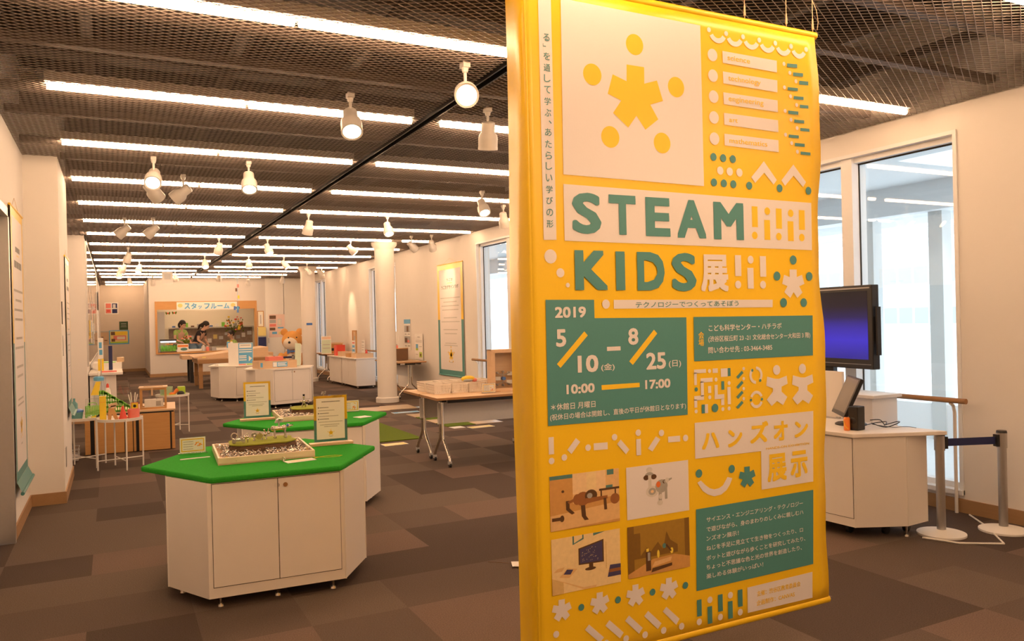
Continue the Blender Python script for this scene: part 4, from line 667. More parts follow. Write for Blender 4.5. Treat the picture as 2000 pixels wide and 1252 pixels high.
photo(BAN_PHOTOS[1], [('steel2', E_(.36, .90, .05, .06)), ('steel', E_(.36, .80, .07, .06)), ('dkbr', E_(.31, .76, .045, .05)), ('dkbr', E_(.43, .76, .045, .05)), ('steel2', B_(.34, .52, .39, .80)), ('steel2', E_(.40, .48, .10, .11)), ('steel', E_(.40, .48, .06, .07)), ('pale', E_(.40, .48, .025, .03)), ('steel', E_(.55, .56, .10, .13)), ('orange', E_(.50, .60, .035, .06)), ('dkbr', E_(.60, .64, .03, .04)), ('steel', [(.58, .66), (.72, .70), (.72, .67), (.6, .60)]), ('steel2', E_(.64, .66, .03, .05)), ('steel', B_(.50, .20, .55, .50)), ('steel2', E_(.52, .24, .045, .05)), ('steel', B_(.60, .30, .64, .52)), ('steel2', E_(.53, .36, .03, .05))], 'photo of a little dog made of bolts on white', 1)
mbw = MB(); x0, z0, x1, z1 = BAN_PHOTOS[1]; mbw.poly([(x0, -0.0022, z0), (x1, -0.0022, z0), (x1, -0.0022, z1), (x0, -0.0022, z1)]); mbw.build('photo_ground', M['pwhite'], ban)
stars_ = [('cream', E_(.42+.24*random.random(), .50+.26*random.random(), .004, .006, 6)) for _ in range(40)]
photo(BAN_PHOTOS[2], [('cream', full), ('pale', B_(.32, .42, .33, .95)), ('creamd', [(0, 0), (.16, 0), (.16, .2), (0, .32)]), ('tan2', [(0, .34), (.28, .40), (.80, .40), (.62, 0), (.45, 0), (0, .30)]), ('cream', [(0, .36), (.30, .42), (.80, .42), (.66, .04), (.45, .04), (0, .30)]), ('creamd', B_(.78, .30, .79, .80)), ('teal', [(.30, .84), (.46, .92), (.46, 1), (.30, 1)]), ('cream', [(.32, .87), (.44, .94), (.44, 1), (.32, 1)]), ('teal', [(.6, .95), (.78, 1), (.6, 1)]),
  ('dkbr', [(.38, .46), (.75, .44), (.75, .86), (.38, .76)]), ('night', [(.40, .48), (.73, .47), (.73, .83), (.40, .74)]), ('dkbr', B_(.53, .38, .59, .46)), ('dkbr', E_(.55, .36, .08, .03)), ('tan2', [(.10, .30), (.24, .26), (.36, .40), (.22, .44)]), ('night', [(.16, .34), (.26, .32), (.30, .40), (.21, .42)]), ('tan2', [(.02, .40), (.14, .40), (.18, .47), (.08, .46)]), ('night', [(.80, .14), (1, .14), (1, .35), (.84, .36)]), ('rust', [(.82, .22), (1, .22), (1, .28), (.83, .28)]), ('creamd', [(0, 0), (.16, 0), (.16, .17), (0, .28)])] + stars_, 'photo of a starry monitor on a white desk', 2)
photo(BAN_PHOTOS[3], [('olive', full), ('olived', B_(0, 0, .10, 1)), ('olived', B_(.92, 0, 1, 1)), ('olived', B_(.10, .35, .20, .85)), ('olived', [(.2, .4), (.3, .55), (.36, .45), (.48, .62), (.56, .45), (.62, .80), (.68, .62), (.8, .5), (.8, .35), (.2, .35)]), ('tan', [(0, 0), (1, 0), (1, .22), (.75, .32), (.4, .30), (0, .08)]), ('tan2', [(.38, .14), (.68, .20), (.70, .28), (.42, .24)]), ('dkbr', B_(.28, .08, .36, .46)), ('steel', B_(.31, .28, .35, .44)), ('glow', B_(.29, .46, .33, .52)), ('glow', E_(.48, .38, .02, .08)), ('glow', E_(.70, .40, .025, .06)), ('teal', E_(.58, .52, .03, .05)), ('dkbr', [(.62, .55), (.70, .40), (.68, .39), (.60, .52)]), ('dkbr', [(.36, .04), (.70, .10), (.70, .16), (.38, .12)])], 'photo of glowing objects casting shadows on a wall', 3)

# ================================================================== HEXAGONAL COUNTERS
HR = 0.685
def hexpoly(r, inset=0.0): return [((r-inset)*math.cos(R(60*k)), (r-inset)*math.sin(R(60*k))) for k in range(6)]
def octbody():           # hexagon with the two side points cut off
    f = 0.66*math.sin(R(60)); a = 0.36; c = 0.192; e = f - c*math.tan(R(60))
    return [(-a, -f), (a, -f), (a+c, -e), (a+c, e), (a, f), (-a, f), (-a-c, e), (-a-c, -e)]
def halfbody():
    f = 0.54; a = 0.345; c = 0.175; e = c*math.tan(R(60))
    return [(-a, 0), (a, 0), (a+c, e), (a+c, f-0.02), (-a-c, f-0.02), (-a-c, e)]
def doors_and_feet(t, f, feet, zb, zt, lock_mid=True):
    # front face lies at y = -f: dark gap board, two doors, lock
    MB().box(-0.338, -f-0.0015, zb+0.055, 0.338, -f+0.01, zt-0.006).build('door_gap', M['shadowgap'], t)
    for s in (-1, 1):
        xa, xb = (s*0.3355, s*0.0018)
        dd = MB().box(xa, -f-0.004, zb+0.058, xb, -f+0.008, zt-0.008).build('door', M['lam'], t, bev=0.0015)
        if s > 0: MB().cyl((0.04, -f-0.004, zt-0.045), (0.04, -f-0.009, zt-0.045), 0.012, n=16).build('lock', M['brownwood'], dd, True)['label'] = 'small round brass lock'
        elif lock_mid: MB().cyl((-0.004, -f-0.004, zt-0.045), (-0.004, -f-0.006, zt-0.045), 0.014, n=18).build('child_lock', M['acrylic'], dd, True)
    for x, y in feet:
        MB().cyl((x, y, 0), (x, y, 0.012), 0.018, 0.015, 14).cyl((x, y, 0.012), (x, y, zb+0.01), 0.007, n=10).build('adjuster_foot', M['steel'], t, True)
def hex_counter(label, loc, rot, felt, zt=0.705, zb=0.065, group=None, cat='display counter'):
    t = thing('hexagonal_counter', label, cat, loc, rot, group)
    ob = octbody(); th = 0.031 if felt else 0.024
    MB().prism(ob, zb, zt-th).build('body', M['lam'], t)
    f = 0.66*math.sin(R(60))
    for k in (1, 2, 3, 5, 6, 7):      # edge strips at the corners of the body
        (x, y) = ob[k]; MB().cyl((x, y, zb), (x, y, zt-th-0.001), 0.0045, n=8).build('edge_strip', M['enamel'], t)
    doors_and_feet(t, f, [(-0.30, -f+0.07), (0.0, -f+0.10), (0.30, -f+0.07), (0.48, -0.17), (-0.48, -0.17), (-0.48, 0.17), (0.48, 0.17), (0.3, f-0.08), (-0.3, f-0.08)], zb, zt-th)
    MB().prism(hexpoly(HR), zt-th, zt).build('felt_top' if felt else 'top', M['felt'] if felt else M['lam'], t, bev=0.010 if felt else 0.004)
    return t
hex_counter('nearest white hexagonal counter topped with bright green felt, tray of bolts on it', (0.808, 4.975, 0), R(-2.8), True)
hex_counter('farther green felt topped hexagonal counter, half hidden behind the nearest one', (1.465, 6.78, 0), R(-3.5), True)
hex_counter('plain white hexagonal counter carrying a shallow wooden box in mid room', (2.78, 15.2, 0), R(12), False)
hex_counter('plain white hexagonal counter carrying a blue folded board, left of the wooden box', (2.35, 17.05, 0), R(14), False)

def half_counter(label, loc, rot, zt=0.70, zb=0.085):
    t = thing('trapezoid_cabinet', label, 'cabinet', loc, rot)
    MB().prism(halfbody(), zb, zt-0.026).build('body', M['lam'], t)
    for (x, y) in halfbody(): MB().cyl((x, y, zb), (x, y, zt-0.027), 0.004, n=8).build('edge_strip', M['enamel'], t)
    doors_and_feet(t, 0.0, [(0.47, 0.36), (-0.47, 0.36)], zb, zt-0.026, False)
    for x, y in ((0.2, 0.14), (0.36, 0.3), (-0.2, 0.14), (0.4, 0.47), (-0.4, 0.47)):
        MB().cyl((x-0.012, y, 0.03), (x+0.012, y, 0.03), 0.03, n=16).box(x-0.018, y-0.02, 0.045, x+0.018, y+0.02, zb).build('caster', M['black'], t, True)
    MB().prism([(-0.36, -0.02), (0.36, -0.02), (0.655, 0.54), (-0.655, 0.54)], zt-0.026, zt).build('top', M['lam'], t, bev=0.004)
    return t
half_counter('white trapezoid cabinet right of the yellow banner with a tilted monitor on top', (4.27, 3.93, 0), R(-85.7))

# ================================================================== ON THE GREEN COUNTERS
def bolt(mb, p, d, L, r, mi=0):
    p = Vector(p); d = Vector(d).normalized()
    mb.cyl(p, p+d*L, r, n=7, mi=mi); mb.cyl(p+d*(L-r*0.4), p+d*(L+r*1.0), r*1.8, n=6, mi=mi)
def wash(mb, p, d, r, mi=0):
    p = Vector(p); d = Vector(d).normalized(); mb.cyl(p-d*0.0018, p+d*0.0018, r, n=16, mi=mi)
def tray(label, loc, rot, w, d, seed):
    rnd = random.Random(seed)
    t = thing('wooden_tray', label, 'tray', loc, rot)
    h = 0.042; k = 0.013
    MB().box(-w/2, -d/2, 0, w/2, d/2, 0.008).build('tray_bottom', M['oak'], t)
    MB().box(-w/2, -d/2, 0, w/2, -d/2+k, h).box(-w/2, d/2-k, 0, w/2, d/2, h).box(-w/2, -d/2+k, 0, -w/2+k, d/2-k, h).box(w/2-k, -d/2+k, 0, w/2, d/2-k, h).build('tray_rim', M['rim'], t, bev=0.003)
    return t
M['rim'] = mat('pale_beech', (0.76, 0.62, 0.46), 0.5, var=0.05, scale=14)
def pile(label, loc, rot, w, d, seed, hole):
    rnd = random.Random(seed); mb = MB()
    for _ in range(800):
        x = rnd.uniform(-w/2+0.03, w/2-0.03); y = rnd.uniform(-d/2+0.03, d/2-0.03)
        if abs(x-hole[0]) < hole[2] and abs(y-hole[1]) < hole[3]: continue
        z = rnd.uniform(0.008, 0.036); a = rnd.uniform(0, 2*PI)
        dd = (math.cos(a), math.sin(a), rnd.uniform(-0.3, 0.45)); k = rnd.random()
        if k < 0.55: bolt(mb, (x, y, z), dd, rnd.uniform(0.014, 0.03), rnd.uniform(0.0026, 0.0045))
        elif k < 0.85: mb.cyl((x, y, z-0.003), Vector((x, y, z-0.003))+Vector((dd[0]*0.5, dd[1]*0.5, 1)).normalized()*0.006, rnd.uniform(0.005, 0.009), n=6)
        else: wash(mb, (x, y, z+0.004), (dd[0]*.6, dd[1]*.6, 1), rnd.uniform(0.007, 0.012))
    o = mb.build('loose_bolts', M['boltmetal'], None); o.location = loc; o.rotation_euler.z = rot
    tag(o, label, 'bolts', kind='stuff'); return o
M['boltmetal'] = mat('nickel_bolts', (0.60, 0.56, 0.51), 0.2, 0.92, var=0.15, scale=30)
def island(label, loc, rot, pts, n=7):
    t = thing('layered_island', label, 'model landscape', loc, rot)
    th = 0.0085
    for k in range(n):
        s = 1.0 + 0.012*((k*5) % 3 - 1) - 0.01*k
        MB().prism([(x*s, y*s) for x, y in pts], k*th+0.0006, (k+1)*th-0.0009).build('board_layer', M['brown'], t)
    MB().prism([(x*0.97, y*0.97) for x, y in pts], n*th-0.001, n*th+0.005).build('grass_top', M['moss'], t)
    return t
M['moss'] = mat('moss_green_felt', (0.27, 0.30, 0.02), 0.95, var=0.15, scale=90, bump=0.2)
ISL = [(-.205,-.10),(-.15,-.155),(-.05,-.165),(.06,-.145),(.13,-.155),(.165,-.12),(.205,-.07),(.19,.03),(.20,.11),(.13,.16),(.02,.15),(-.06,.165),(-.15,.15),(-.20,.07)]
def figure(kind, label, loc, rot):
    t = thing('bolt_figure', label, 'bolt figure', loc, rot, None)
    body = MB(); m2 = MB()
    if kind == 'cart':        # low car with a big ring and a seated driver
        body.box(-0.045, -0.014, 0.012, 0.03, 0.014, 0.026)
        for x in (-0.035, 0.02):
            for s in (-1, 1): wash(m2, (x, s*0.018, 0.011), (0, 1, 0), 0.011)
        ring = [(-0.032+0.017*math.cos(a), 0, 0.045+0.019*math.sin(a)) for a in [2*PI*i/20 for i in range(20)]]
        body.tube(ring, 0.0042, 7, closed=True)
        for x in (0.012, 0.030, 0.043): body.ball((x, 0, 0.032+0.004*(x > .02)), 0.011)
        bolt(body, (0.036, 0, 0.03), (0.25, 0, 1), 0.026, 0.003); bolt(body, (0.046, 0.01, 0.0), (0, 0, 1), 0.02, 0.004)
    elif kind == 'wheels':    # animal with two wheel discs
        body.cyl((-0.045, 0, 0.034), (0.04, 0, 0.034), 0.006, n=8)
        wash(m2, (-0.012, -0.014, 0.030), (0, 1, 0.1), 0.022); wash(m2, (-0.04, 0.0, 0.036), (0.3, 1, 0), 0.017)
        body.ball((0.03, 0, 0.036), 0.014); body.ball((0.052, 0, 0.044), 0.010)
        bolt(body, (0.045, 0, 0.048), (0.4, 0, 1), 0.02, 0.003); bolt(body, (0.03, 0, 0.05), (-0.5, 0, 1), 0.014, 0.003)
        for x in (-0.04, 0.008, 0.034):
            for s in (-1, 1): bolt(m2, (x, s*0.008, 0.034), (0.15*s, 0.1*s, -1), 0.026, 0.0038)
    elif kind == 'dog':       # tall four legged beast with a nut topped rider
        body.cyl((-0.035, 0, 0.062), (0.045, 0, 0.064), 0.013, n=10)
        body.ball((-0.035, 0, 0.062), 0.018); body.ball((0.03, 0, 0.064), 0.018); body.ball((0.060, 0, 0.074), 0.013)
        bolt(body, (0.060, 0, 0.074), (1, 0, 0.1), 0.022, 0.004)
        for x in (-0.028, 0.036):
            for s in (-1, 1):
                bolt(m2, (x, s*0.012, 0.058), (0.04, 0.06*s, -1), 0.048, 0.005); m2.cyl((x+0.002, s*0.016, 0.0), (x+0.002, s*0.016, 0.010), 0.009, n=6)
        body.cyl((0.0, 0, 0.07), (0.0, 0, 0.105), 0.005, n=8)
        for k in range(3):
            for s in (-1, 1): m2.cyl((s*0.012+0.004*k-0.004, 0.004*s, 0.098+0.008*k), (s*0.012+0.004*k-0.004, 0.004*s, 0.106+0.008*k), 0.011, n=6)
        m2.cyl((0.0, -0.012, 0.116), (0, 0.012, 0.118), 0.010, n=6)
        MB().ball((0.052, -0.010, 0.080), 0.009).build('blue_bead', M['blue'], t, True)
    else:                     # slim standing figure with a black cap
        body.cyl((0, 0, 0.03), (0, 0, 0.085), 0.006, n=8); body.ball((0, 0, 0.05), 0.013); body.ball((0, 0, 0.088), 0.010)
        MB().cyl((0, 0, 0.096), (0, 0, 0.112), 0.009, n=12).build('cap', M['black'], t, True)
        for s in (-1, 1):
            bolt(m2, (s*0.004, 0, 0.045), (0.35*s, 0.1, -1), 0.042, 0.0045); bolt(m2, (s*0.006, 0, 0.055), (s, -0.3, -0.1), 0.03, 0.004)
    body.build('torso', M['boltmetal'], t, True); m2.build('limbs', M['boltmetal'], t, True)
    return t
ZC = 0.705
TR1 = (0.805, 5.055); tr_rot = R(-3)
tray('shallow pale wooden tray of bolts on the nearest green counter', (TR1[0], TR1[1], ZC), tr_rot, 0.545, 0.60, 1)
pile('heap of loose nickel bolts and nuts in the nearest tray', (TR1[0], TR1[1], ZC+0.008), tr_rot, 0.545, 0.60, 3, (0.01, 0.06, 0.17, 0.13))
island('brown layered board island with mossy top in the nearest tray, three figures on it', (TR1[0]+0.015, TR1[1]+0.075, ZC+0.009), tr_rot, ISL)
ZI = ZC + 0.009 + 7*0.0085 + 0.005
figure('cart', 'small bolt car with an upright ring, left on the nearest mossy island', (TR1[0]-0.125, TR1[1]+0.02, ZI), R(-5))
figure('wheels', 'small bolt animal with wheel discs in the middle of the nearest mossy island', (TR1[0]+0.005, TR1[1]+0.065, ZI), R(8))
figure('dog', 'tallest bolt figure with a blue bead, right on the nearest mossy island', (TR1[0]+0.125, TR1[1]+0.10, ZI), R(-4))
TR2 = (1.49, 6.86); r2 = R(-4)
tray('shallow pale wooden tray of bolts on the farther green counter', (TR2[0], TR2[1], ZC), r2, 0.545, 0.60, 2)
pile('heap of loose bolts in the tray on the farther green counter', (TR2[0], TR2[1], ZC+0.008), r2, 0.545, 0.60, 5, (0.06, 0.06, 0.17, 0.13))
island('brown layered island with mossy top in the tray on the farther counter', (TR2[0]+0.06, TR2[1]+0.075, ZC+0.009), r2, ISL)
figure('slim', 'slim standing bolt figure with black cap on the farther mossy island', (TR2[0]-0.02, TR2[1]+0.09, ZI), R(10))
figure('dog', 'bolt figure with only its head showing above the framed sign on the nearest counter', (TR2[0]+0.16, TR2[1]+0.12, ZI), R(20))

def dashes(mb, x0, x1, z, h, y, mi, rnd):
    x = x0
    while x < x1:
        w = rnd.uniform(0.5, 1.0)*h*1.2; w = min(w, x1-x)
        mb.poly([(x, y, z), (x+w, y, z), (x+w, y, z+h), (x, y, z+h)], mi); x += w + h*0.25
def starmark(mb, cx, cz, r, y, mi):
    for k in range(5):
        a = PI/2 + k*2*PI/5; c, s = math.cos(a), math.sin(a); w = r*0.20
        mb.poly([(cx-s*w, y, cz+c*w), (cx+s*w, y, cz-c*w), (cx+c*r*0.62+s*w, y, cz+s*r*0.62-c*w), (cx+c*r*0.62-s*w, y, cz+s*r*0.62+c*w)], mi)
        ex, ez = cx+c*r*0.92, cz+s*r*0.92
        mb.poly([(ex+r*.12*math.cos(q), y, ez+r*.12*math.sin(q)) for q in [2*PI*i/10 for i in range(10)]], mi)
def notice_mb(w, h, seed, b_=0.055, split=0.5, lines=None):
    """framed notice lying in the XZ plane, facing -Y: yellow frame above, teal below, white field, ink lines, star"""
    rnd = random.Random(seed); mb = MB(); fr = w*b_*1.5
    mb.box(-w/2, -0.0006, 0, w/2, 0.0006, h, 0)
    def q(x0, z0, x1, z1, y, mi): mb.poly([(x0, y, z0), (x1, y, z0), (x1, y, z1), (x0, y, z1)], mi)
    q(-w/2, h*split, w/2, h, -0.0010, 1); q(-w/2, 0, w/2, h*split, -0.0010, 2)
    q(-w/2+fr, fr, w/2-fr, h-fr, -0.0014, 0)
    return mb, rnd, fr
def sign_stand(label, loc, rot, seed):
    t = thing('sign_holder', label, 'sign', loc, rot, None)
    w, h = 0.215, 0.30
    MB().box(-0.14, -0.035, 0, 0.14, 0.035, 0.016).build('wooden_base', M['oak'], t, bev=0.002)
    MB().box(-w/2-0.004, -0.003, 0.016, w/2+0.004, -0.001, h+0.028).box(-w/2-0.004, 0.001, 0.016, w/2+0.004, 0.003, h+0.028).build('acrylic_sleeve', M['acrylic'], t)
    mb, rnd, fr = notice_mb(w, h, seed, 0.05, 0.47)
    y = -0.0018
    dashes(mb, -w*.26, w*.30, h*.86, h*.022, y, 3, rnd)
    z = h*.745
    for k in range(3):
        mb.poly([(-w*.36+0.005*math.cos(a), y, z+0.005*math.sin(a)) for a in [2*PI*i/8 for i in range(8)]], 3)
        dashes(mb, -w*.32, -w*.05, z-0.003, 0.0055, y, 3, rnd); dashes(mb, -w*.36, w*(.12+.12*k), z-0.022, 0.0055, y, 4, rnd); z -= h*.125
    dashes(mb, -w*.32, w*.26, h*.36, 0.0055, y, 4, rnd); dashes(mb, -w*.20, w*.20, h*.32, 0.0055, y, 4, rnd)
    starmark(mb, 0, h*.19, w*.105, y, 1); dashes(mb, -w*.05, w*.05, h*.105, 0.0045, y, 4, rnd)
    mb.xf(Matrix.Translation((0, 0, 0.022))).build('notice', [M['paper'], M['pyellow'], M['teal'], M['ink'], M['inklight']], t)
    return t
sign_stand('larger framed notice in yellow and teal on the nearest green counter', (1.262, 5.16, ZC), R(-4), 11)
sign_stand('framed notice in yellow and teal on the left of the farther green counter', (1.065, 6.86, ZC), R(-4), 12)
def card_stand(label, loc, rot, seed):
    t = thing('card_holder', label, 'sign', loc, rot)
    w, h = 0.15, 0.095; rnd = random.Random(seed)
    MB().box(-0.085, -0.02, 0, 0.085, 0.025, 0.004).build('foot', M['acrylic'], t)
    MB().box(-w/2-.003, -.0035, .004, w/2+.003, -.0015, h+.012).box(-w/2-.003, .0015, .004, w/2+.003, .0035, h+.012).build('acrylic_sleeve', M['acrylic'], t)
    mb = MB().box(-w/2, -.001, .006, w/2, .001, h+.006, 0)
    def q(x0, z0, x1, z1, y, mi): mb.poly([(x0, y, z0), (x1, y, z0), (x1, y, z1), (x0, y, z1)], mi)
    q(-w/2+.008, .014, w/2-.008, h-.002, -.0012, 1); q(-w/2+.014, .020, w/2-.014, h-.008, -.0014, 0)
    for k in range(4): dashes(mb, -w*.36, w*.02, h*.76-k*.015, .006, -.0016, 2, rnd)
    for k in range(5):
        cx, cz, a = w*.12+rnd.random()*w*.2, .03+rnd.random()*h*.5, rnd.random()*3
        c_, s_2 = math.cos(a)*.011, math.sin(a)*.011
        mb.poly([(cx-c_+s_2*.25, -.0016, cz-s_2-c_*.25), (cx+c_+s_2*.25, -.0016, cz+s_2-c_*.25), (cx+c_-s_2*.25, -.0016, cz+s_2+c_*.25), (cx-c_-s_2*.25, -.0016, cz-s_2+c_*.25)], 1 if k % 2 else 3)
    mb.build('card', [M['paper'], M['pyellow'], M['inklight'], M['orange']], t)
    return t
card_stand('small yellow bordered card in a clear holder, left end of the nearest green counter', (0.43, 5.32, ZC), R(-3), 4)
card_stand('small yellow bordered card in a clear holder, right end of the farther green counter', (1.88, 6.95, ZC), R(-6), 5)
tag(MB().box(-0.085, -0.008, 0, 0.085, 0.008, 0.004).build('clear_strip', M['paper'], loc=(0.425, 5.11, ZC), rotz=R(3)), 'thin white strip lying in front of the small card, nearest green counter', 'strip')
t = thing('name_tag', 'white card tag with a key ring and looped yellow string on the green felt', 'tag', (0.955, 4.655, ZC), R(8))
MB().box(-0.085, -0.038, 0, 0.085, 0.038, 0.003).build('card', M['paper'], t)
MB().poly([(-.06, -.02, .0034), (.06, -.02, .0034), (.06, -.012, .0034), (-.06, -.012, .0034)]).poly([(-.07, .004, .0034), (.03, .004, .0034), (.03, .010, .0034), (-.07, .010, .0034)]).build('printed_line', M['pyellow'], t)
MB().tube([(-.085+.012*math.cos(a), .045, .014+.012*math.sin(a)) for a in [2*PI*i/16 for i in range(16)]], .0015, 6, closed=True).box(-.09, .03, .0, -.084, .05, .022).build('key_ring', M['steel'], t, True)
MB().tube([(.085, .01, .002), (.12, .035, .002), (.17, .05, .002), (.23, .03, .002), (.26, .0, .002), (.23, -.02, .002), (.17, .0, .002), (.12, .045, .002), (.10, .055, .002)], .0011, 6).build('string', M['pyellow'], t)
tag(MB().box(-0.06, -0.05, 0, 0.06, 0.05, 0.004).build('card', M['paper'], loc=(1.86, 6.50, ZC), rotz=R(20)), 'blank white card lying on the right corner of the farther green counter', 'card')

# ================================================================== RIGHT FOREGROUND
t = thing('tall_cabinet', 'tall white cabinet under the television beside the near window', 'cabinet', (5.22, 4.50, 0))
MB().box(-0.12, -0.42, 0.06, 0.16, 0.42, 0.835).build('body', M['lam'], t)
MB().box(-0.14, -0.45, 0.835, 0.18, 0.44, 0.86).build('top', M['lam'], t, bev=0.003)
for x in (-0.08, 0.12):
    for y in (-0.38, 0.38): MB().cyl((x, y, 0), (x, y, 0.06), 0.018, n=10).build('foot', M['steel'], t)
t = thing('privacy_panel', 'upright white panel standing on the right cabinet behind the tilted monitor', 'panel', (4.855, 4.43, 0.0))
MB().box(-0.012, -0.30, 0.70, 0.012, 0.30, 1.05).build('board', M['lam'], t, bev=0.003)
MB().box(-0.03, -0.28, 0.70, 0.05, -0.25, 0.712).box(-0.03, 0.25, 0.70, 0.05, 0.28, 0.712).build('foot', M['alu'], t)
t = thing('television', 'large black television with a glowing deep blue screen beside the banner', 'television', (5.17, 4.10, 0.0), R(-96.5+0))
W_ = 1.15
MB().box(-W_, -0.02, 1.05, 0, 0.05, 1.70).build('casing', M['black'], t, bev=0.006)
def screen_mat(name):
    m = bpy.data.materials.new(name); m.use_nodes = True; nt = m.node_tree; N = nt.nodes; L = nt.links
    b = N['Principled BSDF']; b.inputs['Base Color'].default_value = (0.004, 0.004, 0.006, 1); b.inputs['Roughness'].default_value = 0.12
    tc = N.new('ShaderNodeTexCoord'); sp = N.new('ShaderNodeSeparateXYZ'); rp = N.new('ShaderNodeValToRGB')
    L.new(tc.outputs['Generated'], sp.inputs[0]); L.new(sp.outputs['Z'], rp.inputs[0])
    e = rp.color_ramp.elements; e[0].position = 0.0; e[0].color = (0.03, 0.025, 0.30, 1); e[1].position = 1.0; e[1].color = (0.004, 0.003, 0.006, 1)
    for p, c in ((0.28, (0.045, 0.03, 0.62, 1)), (0.45, (0.035, 0.022, 0.42, 1)), (0.62, (0.012, 0.008, 0.09, 1)), (0.78, (0.006, 0.004, 0.018, 1))):
        q = e.new(p); q.color = c
    L.new(rp.outputs[0], b.inputs['Emission Color']); b.inputs['Emission Strength'].default_value = 0.9
    return m
M['tvscreen'] = screen_mat('blue_screen')
MB().box(-W_+0.045, -0.0215, 1.125, -0.045, -0.0195, 1.655).build('screen', M['tvscreen'], t)['label'] = 'blue gradient screen'
MB().box(-W_+0.02, -0.024, 1.085, -0.02, -0.02, 1.088).box(-W_*0.75, -0.024, 1.672, -0.02, -0.02, 1.682).build('trim_strip', M['grey'], t)
MB().box(0.012, 0.0, 1.16, 0.03, 0.035, 1.53).build('side_speaker', M['black'], t)
MB().box(0.0, 0.01, 1.25, 0.014, 0.02, 1.45).build('speaker_bracket', M['black'], t)
MB().box(-W_*0.62, 0.0, 0.885, -W_*0.38, 0.04, 1.08).box(-W_*0.72, -0.12, 0.862, -W_*0.28, 0.15, 0.885).build('stand', M['black'], t)
t = thing('monitor', 'small black monitor tilted far back on the white trapezoid cabinet', 'monitor', (4.58, 3.93, 0.70), R(-127))
M['offscreen'] = mat('switched_off_screen', (0.16, 0.14, 0.125), 0.22, var=0.02)
# local: screen faces -Y, leans back towards +Y
q = Matrix.Translation((0, 0.05, 0.20)) @ Matrix.Rotation(R(-24), 4, 'X')
MB().box(-0.185, -0.012, -0.145, 0.185, 0.014, 0.145).xf(q).build('casing', M['black'], t, bev=0.004)
MB().box(-0.165, -0.0135, -0.115, 0.165, -0.0115, 0.130).xf(q).build('screen', M['offscreen'], t)
MB().box(-0.12, 0.014, -0.10, 0.12, 0.034, 0.10).xf(q).build('back_cover', M['lgrey'], t, bev=0.006)
MB().lathe((0, 0.07, 0), [(0.105, 0), (0.105, 0.008), (0.09, 0.016), (0, 0.018)], 30).cyl((0, 0.075, 0.01), (0, 0.07, 0.16), 0.018, n=12).build('stand', M['black'], t, True)
for (x, y, lab) in ((4.45, 3.69, 'black desktop speaker right of the small tilted monitor'), (4.47, 4.17, 'black desktop speaker left of the small monitor, against the banner')):
    s_ = thing('desktop_speaker', lab, 'speaker', (x, y, 0.70), R(-80), 'desktop speakers')
    MB().prism([(-0.034, -0.038), (0.034, -0.038), (0.038, 0.048), (-0.038, 0.048)], 0, 0.160).build('casing', M['black'], s_, bev=0.006)
    MB().box(-0.029, -0.0405, 0.02, 0.029, -0.037, 0.148).build('grille', M['shadowgap'], s_)
    MB().lathe((0, 0, 0), [(0.022, 0), (0.016, 0.004), (0, 0.004)], 20, rot=Matrix.Rotation(R(90), 3, 'X')).xf(Matrix.Translation((0, -0.0405, 0.065))).build('driver', M['black'], s_, True)
t = thing('orange_can', 'small orange printed can in front of the right desktop speaker', 'can', (4.385, 3.71, 0.70))
MB().lathe((0,0,0), [(0.018, 0), (0.020, 0.005), (0.020, 0.080), (0.016, 0.088), (0.0, 0.086)], 24).build('can_body', M['orange'], t, True)
MB().tube([(-0.0205*math.cos(a), 0.0205*math.sin(a), 0.042+0.026*math.sin(a*1.6)) for a in [-1.1+2.2*i/14 for i in range(15)]], 0.002, 6).build('printed_swirl', M['yel'], t)
t = thing('cable', 'tangle of thin black cables behind the right desktop speaker', 'cable', (4.6, 3.7, 0.703))
for k, pts in enumerate(([(0, .0, .05), (.06, -.03, .05), (.12, -.02, .012), (.2, .03, .02), (.17, .1, .006), (.06, .08, .004)], [(0, -.01, .03), (.08, -.06, .002), (.16, -.10, .03), (.21, -.05, .028), (.14, .0, .004)], [(.02, .0, .02), (.1, -.09, .004), (.2, -.13, .003), (.2, -.20, .003)])):
    P_ = [Vector(p) for p in pts]; out = []
    for i in range(len(P_)-1):
        a = P_[max(i-1, 0)]; b_ = P_[i]; c = P_[i+1]; d_ = P_[min(i+2, len(P_)-1)]
        for s in range(5):
            u = s/5; out.append(0.5*((2*b_) + (c-a)*u + (2*a-5*b_+4*c-d_)*u*u + (3*b_-a-3*c+d_)*u**3))
    MB().tube(out+[P_[-1]], 0.0032 if k < 2 else 0.0018, 7).build('strand', M['black'], t, True)
# retractable belt barrier
def post(label, x, y, rot=0):
    t = thing('barrier_post', label, 'barrier post', (x, y, 0), rot, 'belt barrier posts')
    MB().lathe((0,0,0), [(0.15, 0), (0.15, 0.012), (0.06, 0.03), (0.03, 0.034)], 32).build('base_plate', M['paper'], t, True)
    MB().cyl((0,0,0.03), (0,0,0.56), 0.028, n=24).build('tube', M['alu'], t, True)
    MB().cyl((0,0,0.56), (0,0,0.66), 0.033, n=24).build('cassette', M['alu'], t, True)
    MB().box(0.030, -0.02, 0.57, 0.048, 0.02, 0.65).cyl((0,0,0.66), (0,0,0.675), 0.034, 0.03, 24).build('belt_clip', M['black'], t)
    return t
post('silver belt post standing at the corner of the right white cabinet', 4.895, 3.40, R(-20))
post('silver belt post at the far right against the window wall', 5.31, 3.24, R(160))
tag(MB().extr([(4.94, 3.382, 0.585), (5.265, 3.256, 0.585), (5.265, 3.256, 0.635), (4.94, 3.382, 0.635)], (.001, .003, 0)).build('barrier_belt', M['navy']), 'navy blue belt stretched between the two posts at right', 'belt')
